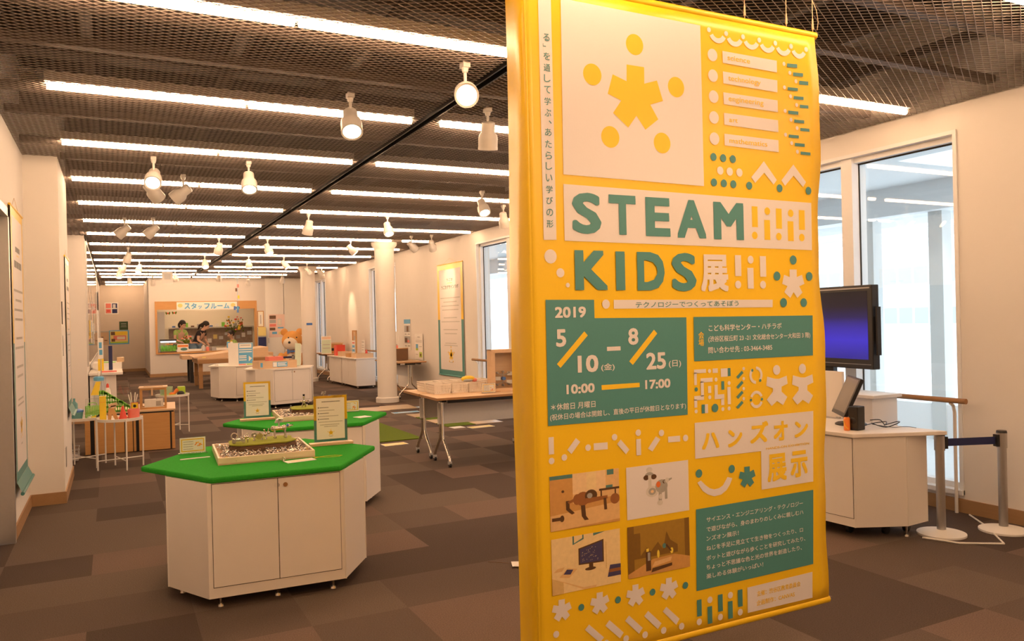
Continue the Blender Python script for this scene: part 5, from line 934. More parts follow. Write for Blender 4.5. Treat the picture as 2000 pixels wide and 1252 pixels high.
tag(MB().tube([(4.7, 3.4, 0.006), (4.78, 3.2, 0.006), (5.0, 3.05, 0.006), (5.3, 3.35, 0.006), (5.5, 3.6, 0.006)], 0.006, 8).build('floor_cable', M['paper'], None, True), 'white cable lying on the carpet behind the right cabinet', 'cable')
t = thing('paper_tag', 'small white paper tag on the carpet by the left edge of the banner', 'tag', (2.19, 4.26, 0.0), R(-15))
MB().add([(-.07,-.04,.012),(.07,-.045,.003),(.08,.035,.010),(-.06,.045,.016),(.0,.0,.020)], [(0,1,4),(1,2,4),(2,3,4),(3,0,4)]).build('paper', M['paper'], t)
MB().tube([(-.06, .04, .006), (-.12, .09, .003), (-.19, .12, .003)], .0015, 6).build('string', M['brown'], t)

# ================================================================== FOLDING TABLES
def folding_table(label, loc, rot, w=1.5, d=0.55):
    t = thing('folding_table', label, 'table', loc, rot, 'folding tables')
    MB().box(0, 0, 0.695, w, d, 0.72).build('tabletop', M['oak'], t, bev=0.003)
    MB().box(-0.002, -0.002, 0.693, w+.002, 0.0, 0.716).box(-.002, d, .693, w+.002, d+.002, .716).box(-.002, 0, .693, 0, d, .716).box(w, 0, .693, w+.002, d, .716).build('edge_band', M['brownwood'], t)
    MB().box(0.14, 0.06, 0.655, w-0.14, 0.09, 0.694).box(0.14, d-0.09, 0.655, w-0.14, d-0.06, 0.694).build('under_frame', M['black'], t)
    MB().box(0.10, d*0.5-0.006, 0.42, w-0.10, d*0.5+0.006, 0.64).build('modesty_panel', M['lgrey'], t)
    for x in (0.14, w-0.14):
        MB().box(x-0.025, d*0.5-0.10, 0.655, x+0.025, d*0.5+0.10, 0.695).build('hinge_bracket', M['black'], t)
        for s in (-1, 1):
            y = d*0.5
            MB().tube([(x, y+s*0.030, 0.66), (x, y+s*0.034, 0.30), (x, y+s*0.044, 0.265), (x, y+s*0.075, 0.235), (x, y+s*0.19, 0.125), (x, y+s*0.225, 0.085), (x, y+s*0.23, 0.06)], 0.0155, 12).build('leg', M['steel'], t, True)
            c_ = MB().cyl((x-0.012, y+s*0.23, 0.026), (x+0.012, y+s*0.23, 0.026), 0.026, n=18).build('caster', M['black'], t, True)
            MB().box(x-0.016, y+s*0.23-0.02, 0.03, x+0.016, y+s*0.23+0.02, 0.062).build('caster_fork', M['grey'], c_)
    return t
folding_table('folding table on casters nearest the banner, wooden box standing at its right', (2.90, 7.44, 0), R(-2))
folding_table('second folding table pushed against the back of the nearest one', (2.92, 8.03, 0), R(-2))
folding_table('folding table along the window wall behind the nearer column, photo posters above it', (5.47, 14.55, 0), R(90), 1.5, 0.58)
folding_table('folding table by the farther column with a wooden letterbox on it', (5.42, 20.15, 0), R(90), 1.3, 0.55)

M['basket'] = mat('ivory_basket_plastic', (0.84, 0.77, 0.68), 0.45, var=0.02)
def basket(label, loc, rot):
    t = thing('basket', label, 'basket', loc, rot, 'ivory baskets on the folding tables')
    w, d, h = 0.19, 0.27, 0.105; k = 0.92
    mb = MB()
    for s in range(2):
        pass
    def wall(p0, p1, p2, p3):       # perforated wall: a rim, a foot and slats between
        A, B2, C2, D2 = [Vector(p) for p in (p0, p1, p2, p3)]
        n_ = (B2-A).cross(D2-A).normalized()*0.003
        def slab(u0, v0, u1, v1):
            f = lambda u, v: (A*(1-u)+B2*u)*(1-v) + (D2*(1-u)+C2*u)*v
            mb.extr([f(u0, v0), f(u1, v0), f(u1, v1), f(u0, v1)], n_)
        slab(0, 0.86, 1, 1); slab(0, 0, 1, 0.12); slab(0, .38, 1, .44); slab(0, .62, 1, .68)
        for j in range(12): slab(j/11*0.948, 0.1, j/11*0.948+0.052, 0.9)
    a, b_ = w/2, d/2; a2, b2 = a*k, b_*k
    wall((-a2,-b2,0),(a2,-b2,0),(a,-b_,h),(-a,-b_,h)); wall((a2,-b2,0),(a2,b2,0),(a,b_,h),(a,-b_,h))
    wall((a2,b2,0),(-a2,b2,0),(-a,b_,h),(a,b_,h)); wall((-a2,b2,0),(-a2,-b2,0),(-a,-b_,h),(-a,b_,h))
    mb.build('side_wall', M['basket'], t)
    MB().box(-a2, -b2, 0, a2, b2, 0.004).build('bottom', M['basket'], t)
    MB().box(-a-.004, -b_-.004, h-.008, a+.004, -b_+.003, h).box(-a-.004, b_-.003, h-.008, a+.004, b_+.004, h).box(-a-.004, -b_, h-.008, -a+.003, b_, h).box(a-.003, -b_, h-.008, a+.004, b_, h).build('rim', M['basket'], t)
    return t
BL = ['first basket from the left in the front row on the folding table', 'second basket from the left in the front row on the folding table', 'third basket from the left, front row, a yellow toy across it', 'fourth basket in the front row, behind the yellow bordered card',
      'first basket from the left in the back row on the folding tables', 'second basket from the left in the back row on the folding tables', 'third basket from the left in the back row on the folding tables', 'fourth basket in the back row, beside the wooden box']
for k in range(8):
    basket('ivory perforated ' + BL[k], (3.13 + (k % 4)*0.202, 7.95 + (k//4)*0.30 + 0.02, 0.72), R(-2))
t = thing('plush_toy', 'yellow and grey soft toy lying across the front baskets', 'soft toy', (3.50, 8.02, 0.825), R(10))
MB().ball((0, 0, 0.028), 0.08, (1.1, 0.6, 0.42)).build('body', M['yel'], t, True)
MB().ball((-0.02, -0.03, 0.012), 0.06, (1, .6, .3)).build('belly', M['grey'], t, True)
MB().ball((0.07, -0.02, 0.01), 0.035, (1, .8, .6)).build('paw', M['pink'], t, True)
card_stand('yellow bordered number card in a clear holder in front of the ivory baskets', (3.56, 7.61, 0.72), R(-3), 9)
t = thing('display_box', 'upright glazed wooden box with small mechanism and labels on the folding table', 'display case', (3.80, 7.735, 0.72), R(-4))
w, d, h = 0.335, 0.125, 0.455
MB().box(-w/2, -d/2, 0, -w/2+.014, d/2, h).box(w/2-.014, -d/2, 0, w/2, d/2, h).box(-w/2, -d/2, 0, w/2, d/2, .014).box(-w/2, -d/2, h-.014, w/2, d/2, h).build('case_frame', M['oaky'], t)
MB().box(-w/2, d/2-.008, 0, w/2, d/2, h).build('back_panel', M['oak'], t)
for s in (-1, 1): MB().box(s*(w/2-.022)-.022, -d/2-.012, 0, s*(w/2-.022)+.022, -d/2, h).build('door_stile', M['oaky'], t)
MB().box(-w/2+.04, -d/2-.012, 0, w/2-.04, -d/2, .035).box(-w/2+.04, -d/2-.012, h-.035, w/2-.04, -d/2, h).build('door_rail', M['oak'], t)
MB().box(-w/2+.04, -d/2-.007, .035, w/2-.04, -d/2-.005, h-.035).build('pane', M['acrylic'], t)
MB().box(-.15, -d/2-.016, -.0+.002, -.07, -d/2-.012, .006).build('hinge', M['brownwood'], t)
mm = MB()
for (x, z) in ((-.07, .20), (.07, .20), (-.07, .07), (.07, .07), (0, .21), (0, .06)):
    mm.cyl((x, d/2-.012, z), (x, d/2-.06, z), .008, n=10).ball((x, d/2-.06, z), .012)
mm.tube([(-.08, 0, .20), (0, 0, .17), (.08, 0, .20)], .006, 6).tube([(-.08, 0, .07), (0, 0, .10), (.08, 0, .07)], .006, 6).cyl((0, .02, .05), (0, .02, .22), .006, n=8)
mm.build('linkage', M['alu'], t, True)
MB().cyl((0, .03, .135), (0, -.02, .135), .020, n=18).build('blue_motor', M['blue'], t, True)
MB().box(-.095, .01, .115, -.03, .014, .155).box(.05, .01, .165, .115, .014, .205).box(.04, .01, .075, .105, .014, .115).build('paper_label', M['paper'], t)

# things along the window wall ------------------------------------------------
def wall_banner(label, X, y0, y1, z0, z1, face, title, seed, curl=False):
    """framed notice banner on a side wall; face=-1 looks towards -X"""
    w, h = abs(y1-y0), z1-z0
    t = thing('wall_banner', label, 'banner', (X, (y0+y1)/2, z0), R(-90) if face < 0 else R(90), None)
    mb, rnd, fr = notice_mb(w, h, seed, 0.055, 0.5)
    y = -0.0019
    if title: text_mb([('うごき', -w*.12, w*.12, h*.845, h*.87, .6), (title, -w*.33, w*.33, h*.775, h*.81, .8)], lambda a, c: (a, y, c), mb, 3)
    else:
        dashes(mb, -w*.18, w*.18, h*.84, h*.02, y, 3, rnd); dashes(mb, -w*.3, w*.3, h*.78, h*.026, y, 3, rnd)
    mb.poly([(-w*.1, y, h*.826), (w*.1, y, h*.826), (w*.1, y, h*.830), (-w*.1, y, h*.830)], 1)
    z = .69
    for k, l in enumerate((.38, .26, .34, .32, 0, .26, .36, 0, .28, .24)):
        if l: dashes(mb, -w*l, w*l, h*z, h*.009, y, 4, rnd)
        z -= .0355
    dashes(mb, -w*.22, w*.22, h*.285, h*.007, y, 4, rnd); dashes(mb, -w*.26, w*.26, h*.265, h*.007, y, 4, rnd)
    starmark(mb, 0, h*.185, w*.13, y, 1); dashes(mb, -w*.06, w*.06, h*.115, h*.007, y, 4, rnd)
    mb.build('cloth', [M['pwhite'], M['yellow'], M['teal'], M['ink'], M['inklight']], t)
    MB().cyl((-w/2-.004, .004, h), (w/2+.004, .0, h), .009, n=12).build('top_pole', M['yellow'], t, True)
    bp = MB()
    if curl: bp.add([(-w/2, -.002, .0), (w/2, -.002, .0), (w/2, -.035, -.075), (-w/2, -.035, -.075)], [(0, 1, 2, 3)]).cyl((-w/2-.004, -.035, -.08), (w/2+.004, -.035, -.08), .013, n=12)
    else: bp.cyl((-w/2-.004, .002, 0), (w/2+.004, .002, 0), .014, n=12)
    bp.build('bottom_pole', M['teal'], t, True)
    MB().tube([(-w*.3, .006, h), (0, .012, h+.10), (w*.3, .006, h)], .0015, 6).build('hanging_cord', M['oak'], t)
    return t
wall_banner('yellow and teal framed cloth banner on the window wall right of the nearer column', XR-0.02, 12.80, 14.02, 0.49, 2.55, -1, 'うごきデザインラボ', 21)
wall_banner('yellow and teal framed banner at the far left edge on the near left wall', -0.644, 6.70, 7.52, 0.40, 2.42, 1, None, 22, True)
wall_banner('yellow and teal framed banner seen almost edge on, on the side of the left pier', -0.390, 8.52, 9.18, 0.76, 2.20, 1, None, 23, True)
def poster(name, label, X, Y, z0, z1, w, face, paint, cat='poster', group=None):
    """sheet on a wall; face: 'l' looks to -X, 'r' to +X, 'f' to -Y"""
    rot = {'l': R(-90), 'r': R(90), 'f': 0}[face]
    t = thing(name, label, cat, (X, Y, z0), rot, group)
    h = z1-z0
    mb = MB().box(-w/2, -.002, 0, w/2, .002, h, 0); mats = [paint[0]]
    for j, (m_, u0, v0, u1, v1) in enumerate(paint[1]):
        if m_ not in mats: mats.append(m_)
        y = -.0024 - j*.00015
        mb.poly([(-w/2+u0*w, y, v0*h), (-w/2+u1*w, y, v0*h), (-w/2+u1*w, y, v1*h), (-w/2+u0*w, y, v1*h)], mats.index(m_))
    mb.build('sheet', mats, t); return t
g_ = M['inklight']
poster('photo_strip', 'narrow photo strip with blue heading taped to the window wall over the folding table', XR-0.006, 15.84, 0.90, 1.55, 0.40, 'l', (M['paper'], [(M['sky'], 0, .86, 1, 1), (M['grey'], .05, .58, .95, .80), (M['brown'], .4, .6, .7, .78), (g_, .1, .50, .4, .54), (g_, .55, .50, .9, .54), (M['grey'], .05, .22, .95, .45), (M['brown'], .1, .25, .5, .4), (M['pink'], .5, .25, .8, .33), (g_, .1, .12, .4, .16), (g_, .55, .12, .9, .16)]))
poster('exhibit_panel', 'white panel with two small photos leaning on the wall over the folding table end', XR-0.02, 15.12, 0.722, 1.25, 0.46, 'l', (M['paper'], [(g_, .35, .86, .65, .89), (g_, .1, .74, .9, .76), (g_, .1, .68, .9, .70), (M['sky'], .12, .42, .42, .60), (M['lime'], .12, .36, .42, .44), (g_, .55, .5, .9, .52), (M['lime'], .55, .10, .9, .30), (M['brown'], .65, .14, .8, .24), (g_, .1, .2, .4, .22)]))
t = thing('bent_plywood_stand', 'curved dark brown plywood stand on the folding table behind the column', 'stand', (5.2, 15.25, 0.733), R(80))
pts = [(0.16*math.cos(a)-0.1, 0.24*math.sin(a)) for a in [PI/2*i/10 for i in range(11)]]
MB().extr([(x, -.12, z) for x, z in pts] + [(x-.012, -.12, z-.012) for x, z in pts[::-1]], (0, .24, 0)).build('curved_sheet', M['ply'], t)
MB().extr([(x-.012, -.118, z-.012) for x, z in pts] + [(-.112, -.118, 0)], (0, .236, 0)).build('core', M['brown'], t)
poster('notice_board', 'pale printed board standing on the folding table, cut off by the nearer column', 5.32, 15.95, 0.72, 1.30, 0.40, 'l', (M['paper'], [(M['sky'], .1, .7, .5, .85), (M['pink'], .5, .3, .9, .5), (g_, .1, .5, .8, .54), (M['lgrey'], .1, .1, .4, .4)]), 'board')

# cabinets by the window wall
for (x, y, w, d, lab) in ((5.10, 18.07, 0.44, 1.22, 'nearer white cabinet by the far window wall with wooden boxes on top'), (5.08, 19.30, 0.44, 1.10, 'farther white cabinet by the far window wall next to the letterbox table')):
    t = thing('low_cabinet', lab, 'cabinet', (x, y, 0))
    MB().box(-w/2, -d/2, .07, w/2, d/2, .675).build('body', M['lam'], t)
    MB().box(-w/2-.05, -d/2-.02, .675, w/2+.03, d/2+.02, .70).build('top', M['lam'], t, bev=0.003)
    for s in (-1, 1):
        dd = MB().box(-w/2-.008, min(s*.004, s*(d/2-.03)), .10, -w/2, max(s*.004, s*(d/2-.03)), .655).build('door', M['lam'], t, bev=.002)
        MB().cyl((-w/2-.008, s*.05, .62), (-w/2-.014, s*.05, .62), .01, n=12).build('lock', M['steel'], dd)
        for xx in (-w/2+.04, w/2-.04): MB().cyl((xx-.012, s*(d/2-.06), .03), (xx+.012, s*(d/2-.06), .03), .03, n=14).box(xx-.015, s*(d/2-.06)-.015, .04, xx+.015, s*(d/2-.06)+.015, .07).build('caster', M['steel'], t)
def crate(label, loc, w, d, h, m=None, rot=0, name='wooden_crate', open_=True):
    t = thing(name, label, 'box', loc, rot); k = .012; m = m or M['oak']
    MB().box(-w/2, -d/2, 0, w/2, d/2, .01).build('bottom', m, t)
    MB().box(-w/2, -d/2, .01, w/2, -d/2+k, h).box(-w/2, d/2-k, .01, w/2, d/2, h).box(-w/2, -d/2+k, .01, -w/2+k, d/2-k, h).box(w/2-k, -d/2+k, .01, w/2, d/2-k, h).build('side', m, t)
    return t
crate('pale wooden box at the near end of the nearer window wall cabinet', (5.10, 17.72, .70), .40, .42, .10)
crate('small orange-brown wooden box in the middle of the nearer window wall cabinet', (5.02, 18.30, .70), .22, .32, .085, M['ply'])
crate('light wooden box on the farther window wall cabinet', (5.06, 19.10, .70), .26, .34, .11)
poster('leaflet', 'blue and white leaflet leaning on the window wall cabinet, left one', 5.15, 18.62, .70, 1.08, .26, 'l', (M['paper'], [(M['sky'], .06, .08, .94, .70), (M['paper'], .15, .45, .85, .55), (M['paper'], .15, .2, .85, .3), (M['pink'], .1, .8, .9, .9)]), 'leaflet')
poster('leaflet', 'pale grey printed leaflet leaning on the window wall cabinet, nearest one', 5.20, 17.98, .80, 1.10, .24, 'l', (M['paper'], [(g_, .1, .8, .9, .86), (g_, .1, .55, .8, .6), (g_, .1, .4, .9, .45), (g_, .1, .2, .7, .25)]), 'leaflet')
t = thing('framed_panel', 'tall wooden framed panel leaning on the wall behind the leaflets', 'frame', (5.29, 19.0, .70), R(-90))
MB().box(-.17, -.02, 0, -.14, .01, .62).box(.14, -.02, 0, .17, .01, .62).box(-.14, -.02, 0, .14, .01, .03).box(-.14, -.02, .59, .14, .01, .62).build('frame', M['ply'], t)
MB().box(-.14, -.004, .03, .14, .0, .59).build('board', M['oak'], t); MB().box(-.05, -.006, .38, .05, -.004, .48).build('picture', M['inklight'], t)
tag(MB().lathe((0,0,0), [(.03, 0), (.035, .06), (.025, .12), (.02, .16), (0, .165)], 16).build('red_bottle', M['red'], None, True, loc=(5.20, 17.72, .71)), 'small red bottle in the pale wooden box by the window wall', 'bottle')
crate('dark red square box between the letterbox and leaflets', (5.05, 19.55, .70), .22, .24, .26, M['red'], name='red_box')
t = thing('wooden_letterbox', 'wooden letterbox with a small dark opening on the far folding table', 'box', (5.14, 20.62, .72))
MB().box(-.22, -.26, 0, .20, .26, .25).build('body', M['ply'], t); MB().prism([(-.24, -.28), (.22, -.28), (.22, .28), (-.24, .28)], .25, .275).build('lid', M['oak'], t)
MB().box(-.14, -.263, .07, -.02, -.26, .14).build('opening', M['black'], t); MB().box(.04, -.263, .06, .12, -.26, .16).build('paper_label', M['paper'], t)
poster('notice_sheet', 'pale green notice sheet standing on the far folding table beside the column', 4.90, 20.30, .72, 1.18, .26, 'f', (M['paper'], [(mat('pale_green_print', (.60, .72, .55), .7), .04, .04, .96, .78), (mat('peach_print', (.85, .62, .45), .7), .04, .82, .96, .96), (g_, .15, .5, .85, .54), (g_, .15, .3, .85, .34)]), 'notice')

# ================================================================== FLOOR MATS
M['mat_beige'] = mat('beige_floor_mat', (0.66, 0.50, 0.34), 0.22, var=0.03)
t = thing('checker_floor_mat', 'beige and green checkered floor panel on the carpet behind the folding tables', 'floor mat', (4.62, 11.22, 0))
for i in range(2):
    for j in range(4):
        x = -.44+i*.44; y = -.88+j*.44
        MB().box(x, y, 0.001, x+.438, y+.438, .008).build('tile', M['turf'] if (i, j) in ((0, 0), (0, 2)) else M['mat_beige'], t)
for (x, y, lab) in ((3.92, 13.20, 'left beige board flat on the carpet before the nearer column'), (4.44, 13.25, 'right beige board flat on the carpet before the nearer column')):
    tag(MB().box(-.26, -.32, .001, .26, .32, .008).build('floor_board', M['mat_beige'], None, loc=(x, y, 0), rotz=R(-3)), lab, 'floor board', 'beige floor boards')
tag(MB().box(-.62, -.98, .001, .62, .98, .012).build('turf_mat', M['turf'], None, loc=(2.88, 10.5, 0)), 'olive green artificial turf mat on the carpet behind the green counters', 'mat')
M['cardyel'] = mat('pale_yellow_card', (.80, .66, .24), .6, var=.05)
for (x, y, w, rz, m_, lab) in ((3.05, 9.28, .30, 2, M['cardyel'], 'pale yellow instruction card on the carpet at the edge of the turf mat'), (4.58, 10.08, .36, 3, M['cardyel'], 'pale yellow instruction card on the carpet in front of the checkered floor panel'), (2.72, 9.42, .26, 2, M['paper'], 'white card half hidden on the carpet left of the yellow one'), (4.28, 10.22, .18, 3, M['paper'], 'small white card touching the checkered floor panel corner'),
     (4.30, 12.45, .46, 0, M['sky'], 'blue and white strip on the carpet behind the checkered panel'), (4.82, 13.05, .30, 0, M['sky'], 'blue and white strip on the carpet beside the right beige board')):
    t = thing('floor_card', lab, 'card', (x, y, 0), R(rz))
    MB().box(-w/2, -.09, .0008, w/2, .09, .003).build('card', M['paper'], t); MB().box(-w/2+.012, -.078, .003, w/2-.012, .078, .0036).build('printed_area', m_, t)
    MB().box(-w*.3, -.03, .0036, w*.1, -.015, .0040).box(-w*.3, .0, .0036, w*.25, .02, .0040).build('printed_line', M['paper'], t)

# ================================================================== LEFT SIDE: TRAY TABLES AND LOW TABLE
def tray_table(label, loc, rot):
    t = thing('tray_table', label, 'side table', loc, rot, 'round white tray tables'); r = 0.222
    MB().lathe((0,0,.515), [(0, 0), (r, 0), (r+.004, .03), (r, .032), (r-.006, .006), (0, .005)], 40).build('tray', M['enamel'], t, True)
    for k in range(4):
        a = PI/4 + k*PI/2; x, y = r*math.cos(a)*1.02, r*math.sin(a)*1.02
        MB().cyl((x, y, 0), (x, y, .53), .0085, n=10).build('leg', M['enamel'], t, True)
    for a in (PI/4, 3*PI/4):
        x, y = r*math.cos(a)*1.02, r*math.sin(a)*1.02
        MB().cyl((-x, -y, .10), (x, y, .10), .006, n=8).build('cross_brace', M['enamel'], t, True)
    return t
tray_table('white round tray table with a red cone and yellow block on it', (0.045, 9.48, 0), R(-31))
tray_table('white round tray table half hidden by the left pier, blue lidded tub on it', (-0.30, 9.82, 0), R(-15))
tray_table('white round tray table right behind the low wooden table, lime box on it', (0.74, 12.28, 0), R(18))
ZT_ = .521
t = thing('yellow_block', 'tall orange-yellow cardboard block at the left of the nearest tray table', 'block', (-0.115, 9.44, ZT_))
MB().box(-.032, -.03, 0, .032, .03, .265).build('block_body', M['yel'], t, bev=.003); MB().box(-.0325, -.0305, .20, .0325, .0305, .203).build('seam', M['orange'], t)
t = thing('wooden_figure', 'brown wooden letter shaped figure beside the yellow block', 'wooden toy', (-0.02, 9.42, ZT_))
MB().extr([(-.05, 0, 0), (-.02, 0, 0), (-.01, 0, .07), (.02, 0, 0), (.055, 0, 0), (.01, 0, .135), (-.045, 0, .135)], (0, .025, 0)).build('letter_shape', M['ply'], t)
MB().obox((.0, .012, .165), (.085, .03, .035), (0, R(-12), 0)).obox((.005, .012, .145), (.05, .03, .03)).build('head_block', M['oak'], t)
tag(MB().lathe((0,0,0), [(.052, 0), (.052, .008), (.040, .012), (.010, .15), (0, .153)], 24).build('red_cone', M['red'], None, True, loc=(.075, 9.41, ZT_)), 'red cone standing on the nearest tray table', 'cone')
tag(MB().lathe((0,0,0), [(.055, 0), (.062, .105), (.058, .105), (.051, .006), (0, .006)], 24).build('coral_cup', M['pink'], None, True, loc=(.18, 9.47, ZT_)), 'coral red cup right of the red cone on the tray table', 'cup')
tag(MB().lathe((0,0,0), [(0, 0), (.05, 0), (.075, .012), (.072, .013), (.048, .003), (0, .003)], 24).build('orange_plate', M['orange'], None, True, loc=(.09, 9.585, ZT_+.002)), 'orange plate at the back right of the nearest tray table', 'plate')
t = thing('lidded_tub', 'clear teal tub with blue lid on the tray table by the left pier', 'tub', (-.385, 9.79, ZT_))
M['tubteal'] = mat('translucent_teal', (.16, .42, .44), .3, trans=.4)
MB().lathe((0,0,0), [(0, 0), (.066, 0), (.075, .085), (.071, .085), (.063, .004), (0, .004)], 24).build('tub_body', M['tubteal'], t, True)
MB().lathe((0,0,0), [(.08, .083), (.08, .10), (.06, .112), (0, .113)], 24).build('lid', M['blue'], t, True)
tag(MB().lathe((0,0,0), [(.035, 0), (.035, .16), (.012, .19), (.012, .22), (0, .221)], 16).build('teal_bottle', M['tubteal'], None, True, loc=(-.40, 9.93, ZT_)), 'teal bottle behind the blue lidded tub at the left pier', 'bottle')
t = thing('green_basket', 'small green mesh basket with handle on the left tray table', 'basket', (-.22, 9.86, ZT_+.004), R(5))
mb = MB(); w, d, h = .135, .10, .125
for z in [h*i/6 for i in range(7)]: mb.tube([(-w/2, -d/2, z), (w/2, -d/2, z), (w/2, d/2, z), (-w/2, d/2, z)], .0028, 5, closed=True)
for i in range(9):
    x = -w/2 + w*i/8
    for y in (-d/2, d/2): mb.cyl((x, y, 0), (x, y, h), .0024, n=5)
for i in range(6):
    y = -d/2 + d*i/5
    for x in (-w/2, w/2): mb.cyl((x, y, 0), (x, y, h), .0024, n=5)
mb.build('wire_side', M['green'], t); MB().box(-w/2, -d/2, 0, w/2, d/2, .004).build('bottom', M['green'], t)
MB().tube([(-.045, 0, h), (-.04, 0, h+.03), (0, 0, h+.04), (.04, 0, h+.03), (.045, 0, h)], .004, 8).build('handle', M['green'], t, True)
t = thing('green_dish', 'flat green dish with tiny toys in front of the green basket', 'dish', (-.20, 9.74, ZT_))
MB().lathe((0,0,0), [(0, 0), (.085, 0), (.09, .018), (.083, .018), (.08, .005), (0, .005)], 24).build('rim_dish', M['green'], t, True)
for (x, y, m_, r_, lab) in ((-.05, .0, 'paper', .018, 'white'), (-.01, -.02, 'yel', .018, 'yellow'), (.025, .02, 'black', .020, 'black'), (.05, -.01, 'paper', .012, 'tiny white')):
    tt = thing('toy_figure', '%s small toy figure lying on the flat green dish' % lab, 'toy', (-.20+x, 9.74+y, ZT_+.006))
    MB().ball((0, 0, r_*.7), r_, (1.3, .8, .7)).ball((r_, 0, r_*1.4), r_*.6).build('body', M[m_], tt, True)
# low wooden table made of brown panels with black gaps
t = thing('low_wooden_table', 'low brown plywood table with black framed gaps, wooden mesh case on it', 'table', (0.165, 10.58, 0), R(-3.5))
w, d, h = .98, .95, .50
MB().box(-w/2, 0, h-.022, w/2+.01, d, h).build('tabletop', M['oak'], t, bev=.003)
MB().box(-w/2+.03, .012, h-.04, w/2-.01, d-.02, h-.022).build('shadow_frame', M['black'], t)
for (a, c) in ((-w/2, -w/2+.055), (-w/2+.10, -.07), (-.055, .02), (.03, .055), (.09, w/2-.055), (w/2-.035, w/2)):
    MB().box(a, 0.004, .01, c, .03, h-.04).build('front_panel', M['ply'], t)
MB().box(-w/2+.005, .03, .01, w/2-.005, .05, h-.04).build('backing', M['black'], t)
MB().box(-w/2, .05, .01, -w/2+.02, d, h-.04).box(w/2-.02, .05, .01, w/2, d, h-.04).box(-w/2, d-.02, .01, w/2, d, h-.04).build('side_panel', M['ply'], t)
ZL = .50
t = thing('mesh_case', 'small wooden case with clear sides and hinged lid on the low table', 'case', (.43, 10.78, ZL), R(-4)); w, d, h = .30, .24, .27
fr_ = MB(); k = .022
for x in (-w/2, w/2-k):
    for y in (-d/2, d/2-k): fr_.box(x, y, 0, x+k, y+k, h-.014)
for z in (0, h-.014-k):
    fr_.box(-w/2+k, -d/2, z, w/2-k, -d/2+k, z+k).box(-w/2+k, d/2-k, z, w/2-k, d/2, z+k).box(-w/2, -d/2+k, z, -w/2+k, d/2-k, z+k).box(w/2-k, -d/2+k, z, w/2, d/2-k, z+k)
fr_.build('case_frame', M['ply'], t)
for (a, b_, c, e) in ((-w/2+k, -d/2+.01, w/2-k, -d/2+.012), (-w/2+k, d/2-.012, w/2-k, d/2-.01)): MB().box(a, b_, k, c, e, h-.014-k).build('pane', M['acrylic'], t)
MB().box(-w/2+.01, -d/2+k, k, -w/2+.012, d/2-k, h-.036).box(w/2-.012, -d/2+k, k, w/2-.01, d/2-k, h-.036).build('pane', M['acrylic'], t)
MB().box(-w/2-.012, -d/2-.012, h-.014, w/2+.012, -d/2+.04, h).box(-w/2-.012, d/2-.04, h-.014, w/2+.012, d/2+.012, h).box(-w/2-.012, -d/2+.04, h-.014, -w/2+.04, d/2-.04, h).box(w/2-.04, -d/2+.04, h-.014, w/2+.012, d/2-.04, h).build('lid_frame', M['oak'], t)
MB().box(-.02, -d/2-.016, h*.62, .0, -d/2-.012, h).build('elastic', M['oak'], t)
MB().box(-w/2, -d/2+.02, .001, w/2-.02, d/2-.02, .0+.01).build('floor_board', M['oak'], t)
t = thing('white_carton', 'white carton with a printed barcode patch inside the mesh case', 'carton', (.44, 10.78, ZL+.0105), R(-4))
MB().box(-.11, -.06, 0, .10, .06, .10).build('carton_body', M['paper'], t)
MB().box(.02, -.0612, .02, .075, -.0602, .08).build('barcode', M['inklight'], t)
def clear_cup(label, loc, r, h, items=None, cat='cup', name='clear_cup'):
    t = thing(name, label, cat, loc)
    MB().lathe((0,0,0), [(0, 0), (r*.85, 0), (r, h), (r*.96, h), (r*.81, .004), (0, .004)], 20).build('cup_wall', M['acrylic'], t, True)
    return t
clear_cup('clear cup full of white sticks on the low table', (.20, 10.72, ZL), .035, .10)
for k in range(6):
    a = k*1.05; tag(MB().cyl((.012*math.cos(a), .012*math.sin(a), .006), (.05*math.cos(a), .03*math.sin(a), .19+.012*(k % 3)), .006, n=8).build('white_stick', M['paper'], None, True, loc=(.20, 10.72, ZL)), 'white stick standing in the clear cup on the low table', 'stick', 'white sticks in the clear cup')
t = thing('square_card_box', 'small yellow card with a dark round flower in a clear stand beside the mesh case', 'card', (.215, 10.64, ZL), R(-3))
MB().box(-.055, -.012, 0, .055, .012, .12).build('clear_stand', M['acrylic'], t)
mb = MB().box(-.042, -.016, .012, .042, -.0125, .098, 0).poly([(-.036, -.0165, .018), (.036, -.0165, .018), (.036, -.0165, .092), (-.036, -.0165, .092)], 1)
mb.poly([(.018*math.cos(a), -.0168, .054+.018*math.sin(a)) for a in [2*PI*i/14 for i in range(14)]], 2); mb.build('printed_card', [M['red'], M['yel'], M['black']], t)
t = thing('clear_box', 'tall clear acrylic box at the back of the low table', 'box', (.10, 11.20, ZL))
w, h = .14, .30
MB().box(-w/2, -w/2, 0, w/2, -w/2+.003, h).box(-w/2, w/2-.003, 0, w/2, w/2, h).box(-w/2, -w/2+.003, 0, -w/2+.003, w/2-.003, h).box(w/2-.003, -w/2+.003, 0, w/2, w/2-.003, h).build('acrylic_wall', M['acrylic'], t)
t = thing('green_ramp', 'lime green slotted plastic ramp sloping down to the right on the low table', 'toy ramp', (-.03, 10.62, ZL))
mb = MB(); n_ = 13
def rtop(u): return .26 - .20*max(0, (u-.12)/.88)**1.0
for y in (-.035, .035):
    for i in range(n_):
        u = i/(n_-1); x = -.13 + .32*u
        mb.box(x-.006, y-.003, 0, x+.006, y+.003, rtop(u))
    for z in (0, .055, .11, .165, .22):
        us = [u for u in [i/40 for i in range(41)] if rtop(u) > z]
        if us: mb.box(-.13, y-.003, z, -.13+.32*us[-1], y+.003, z+.016)
    mb.extr([(-.13, y-.003, .235), (-.092, y-.003, .235), (.19, y-.003, .035), (.19, y-.003, .065), (-.09, y-.003, .265), (-.13, y-.003, .265)], (0, .006, 0))
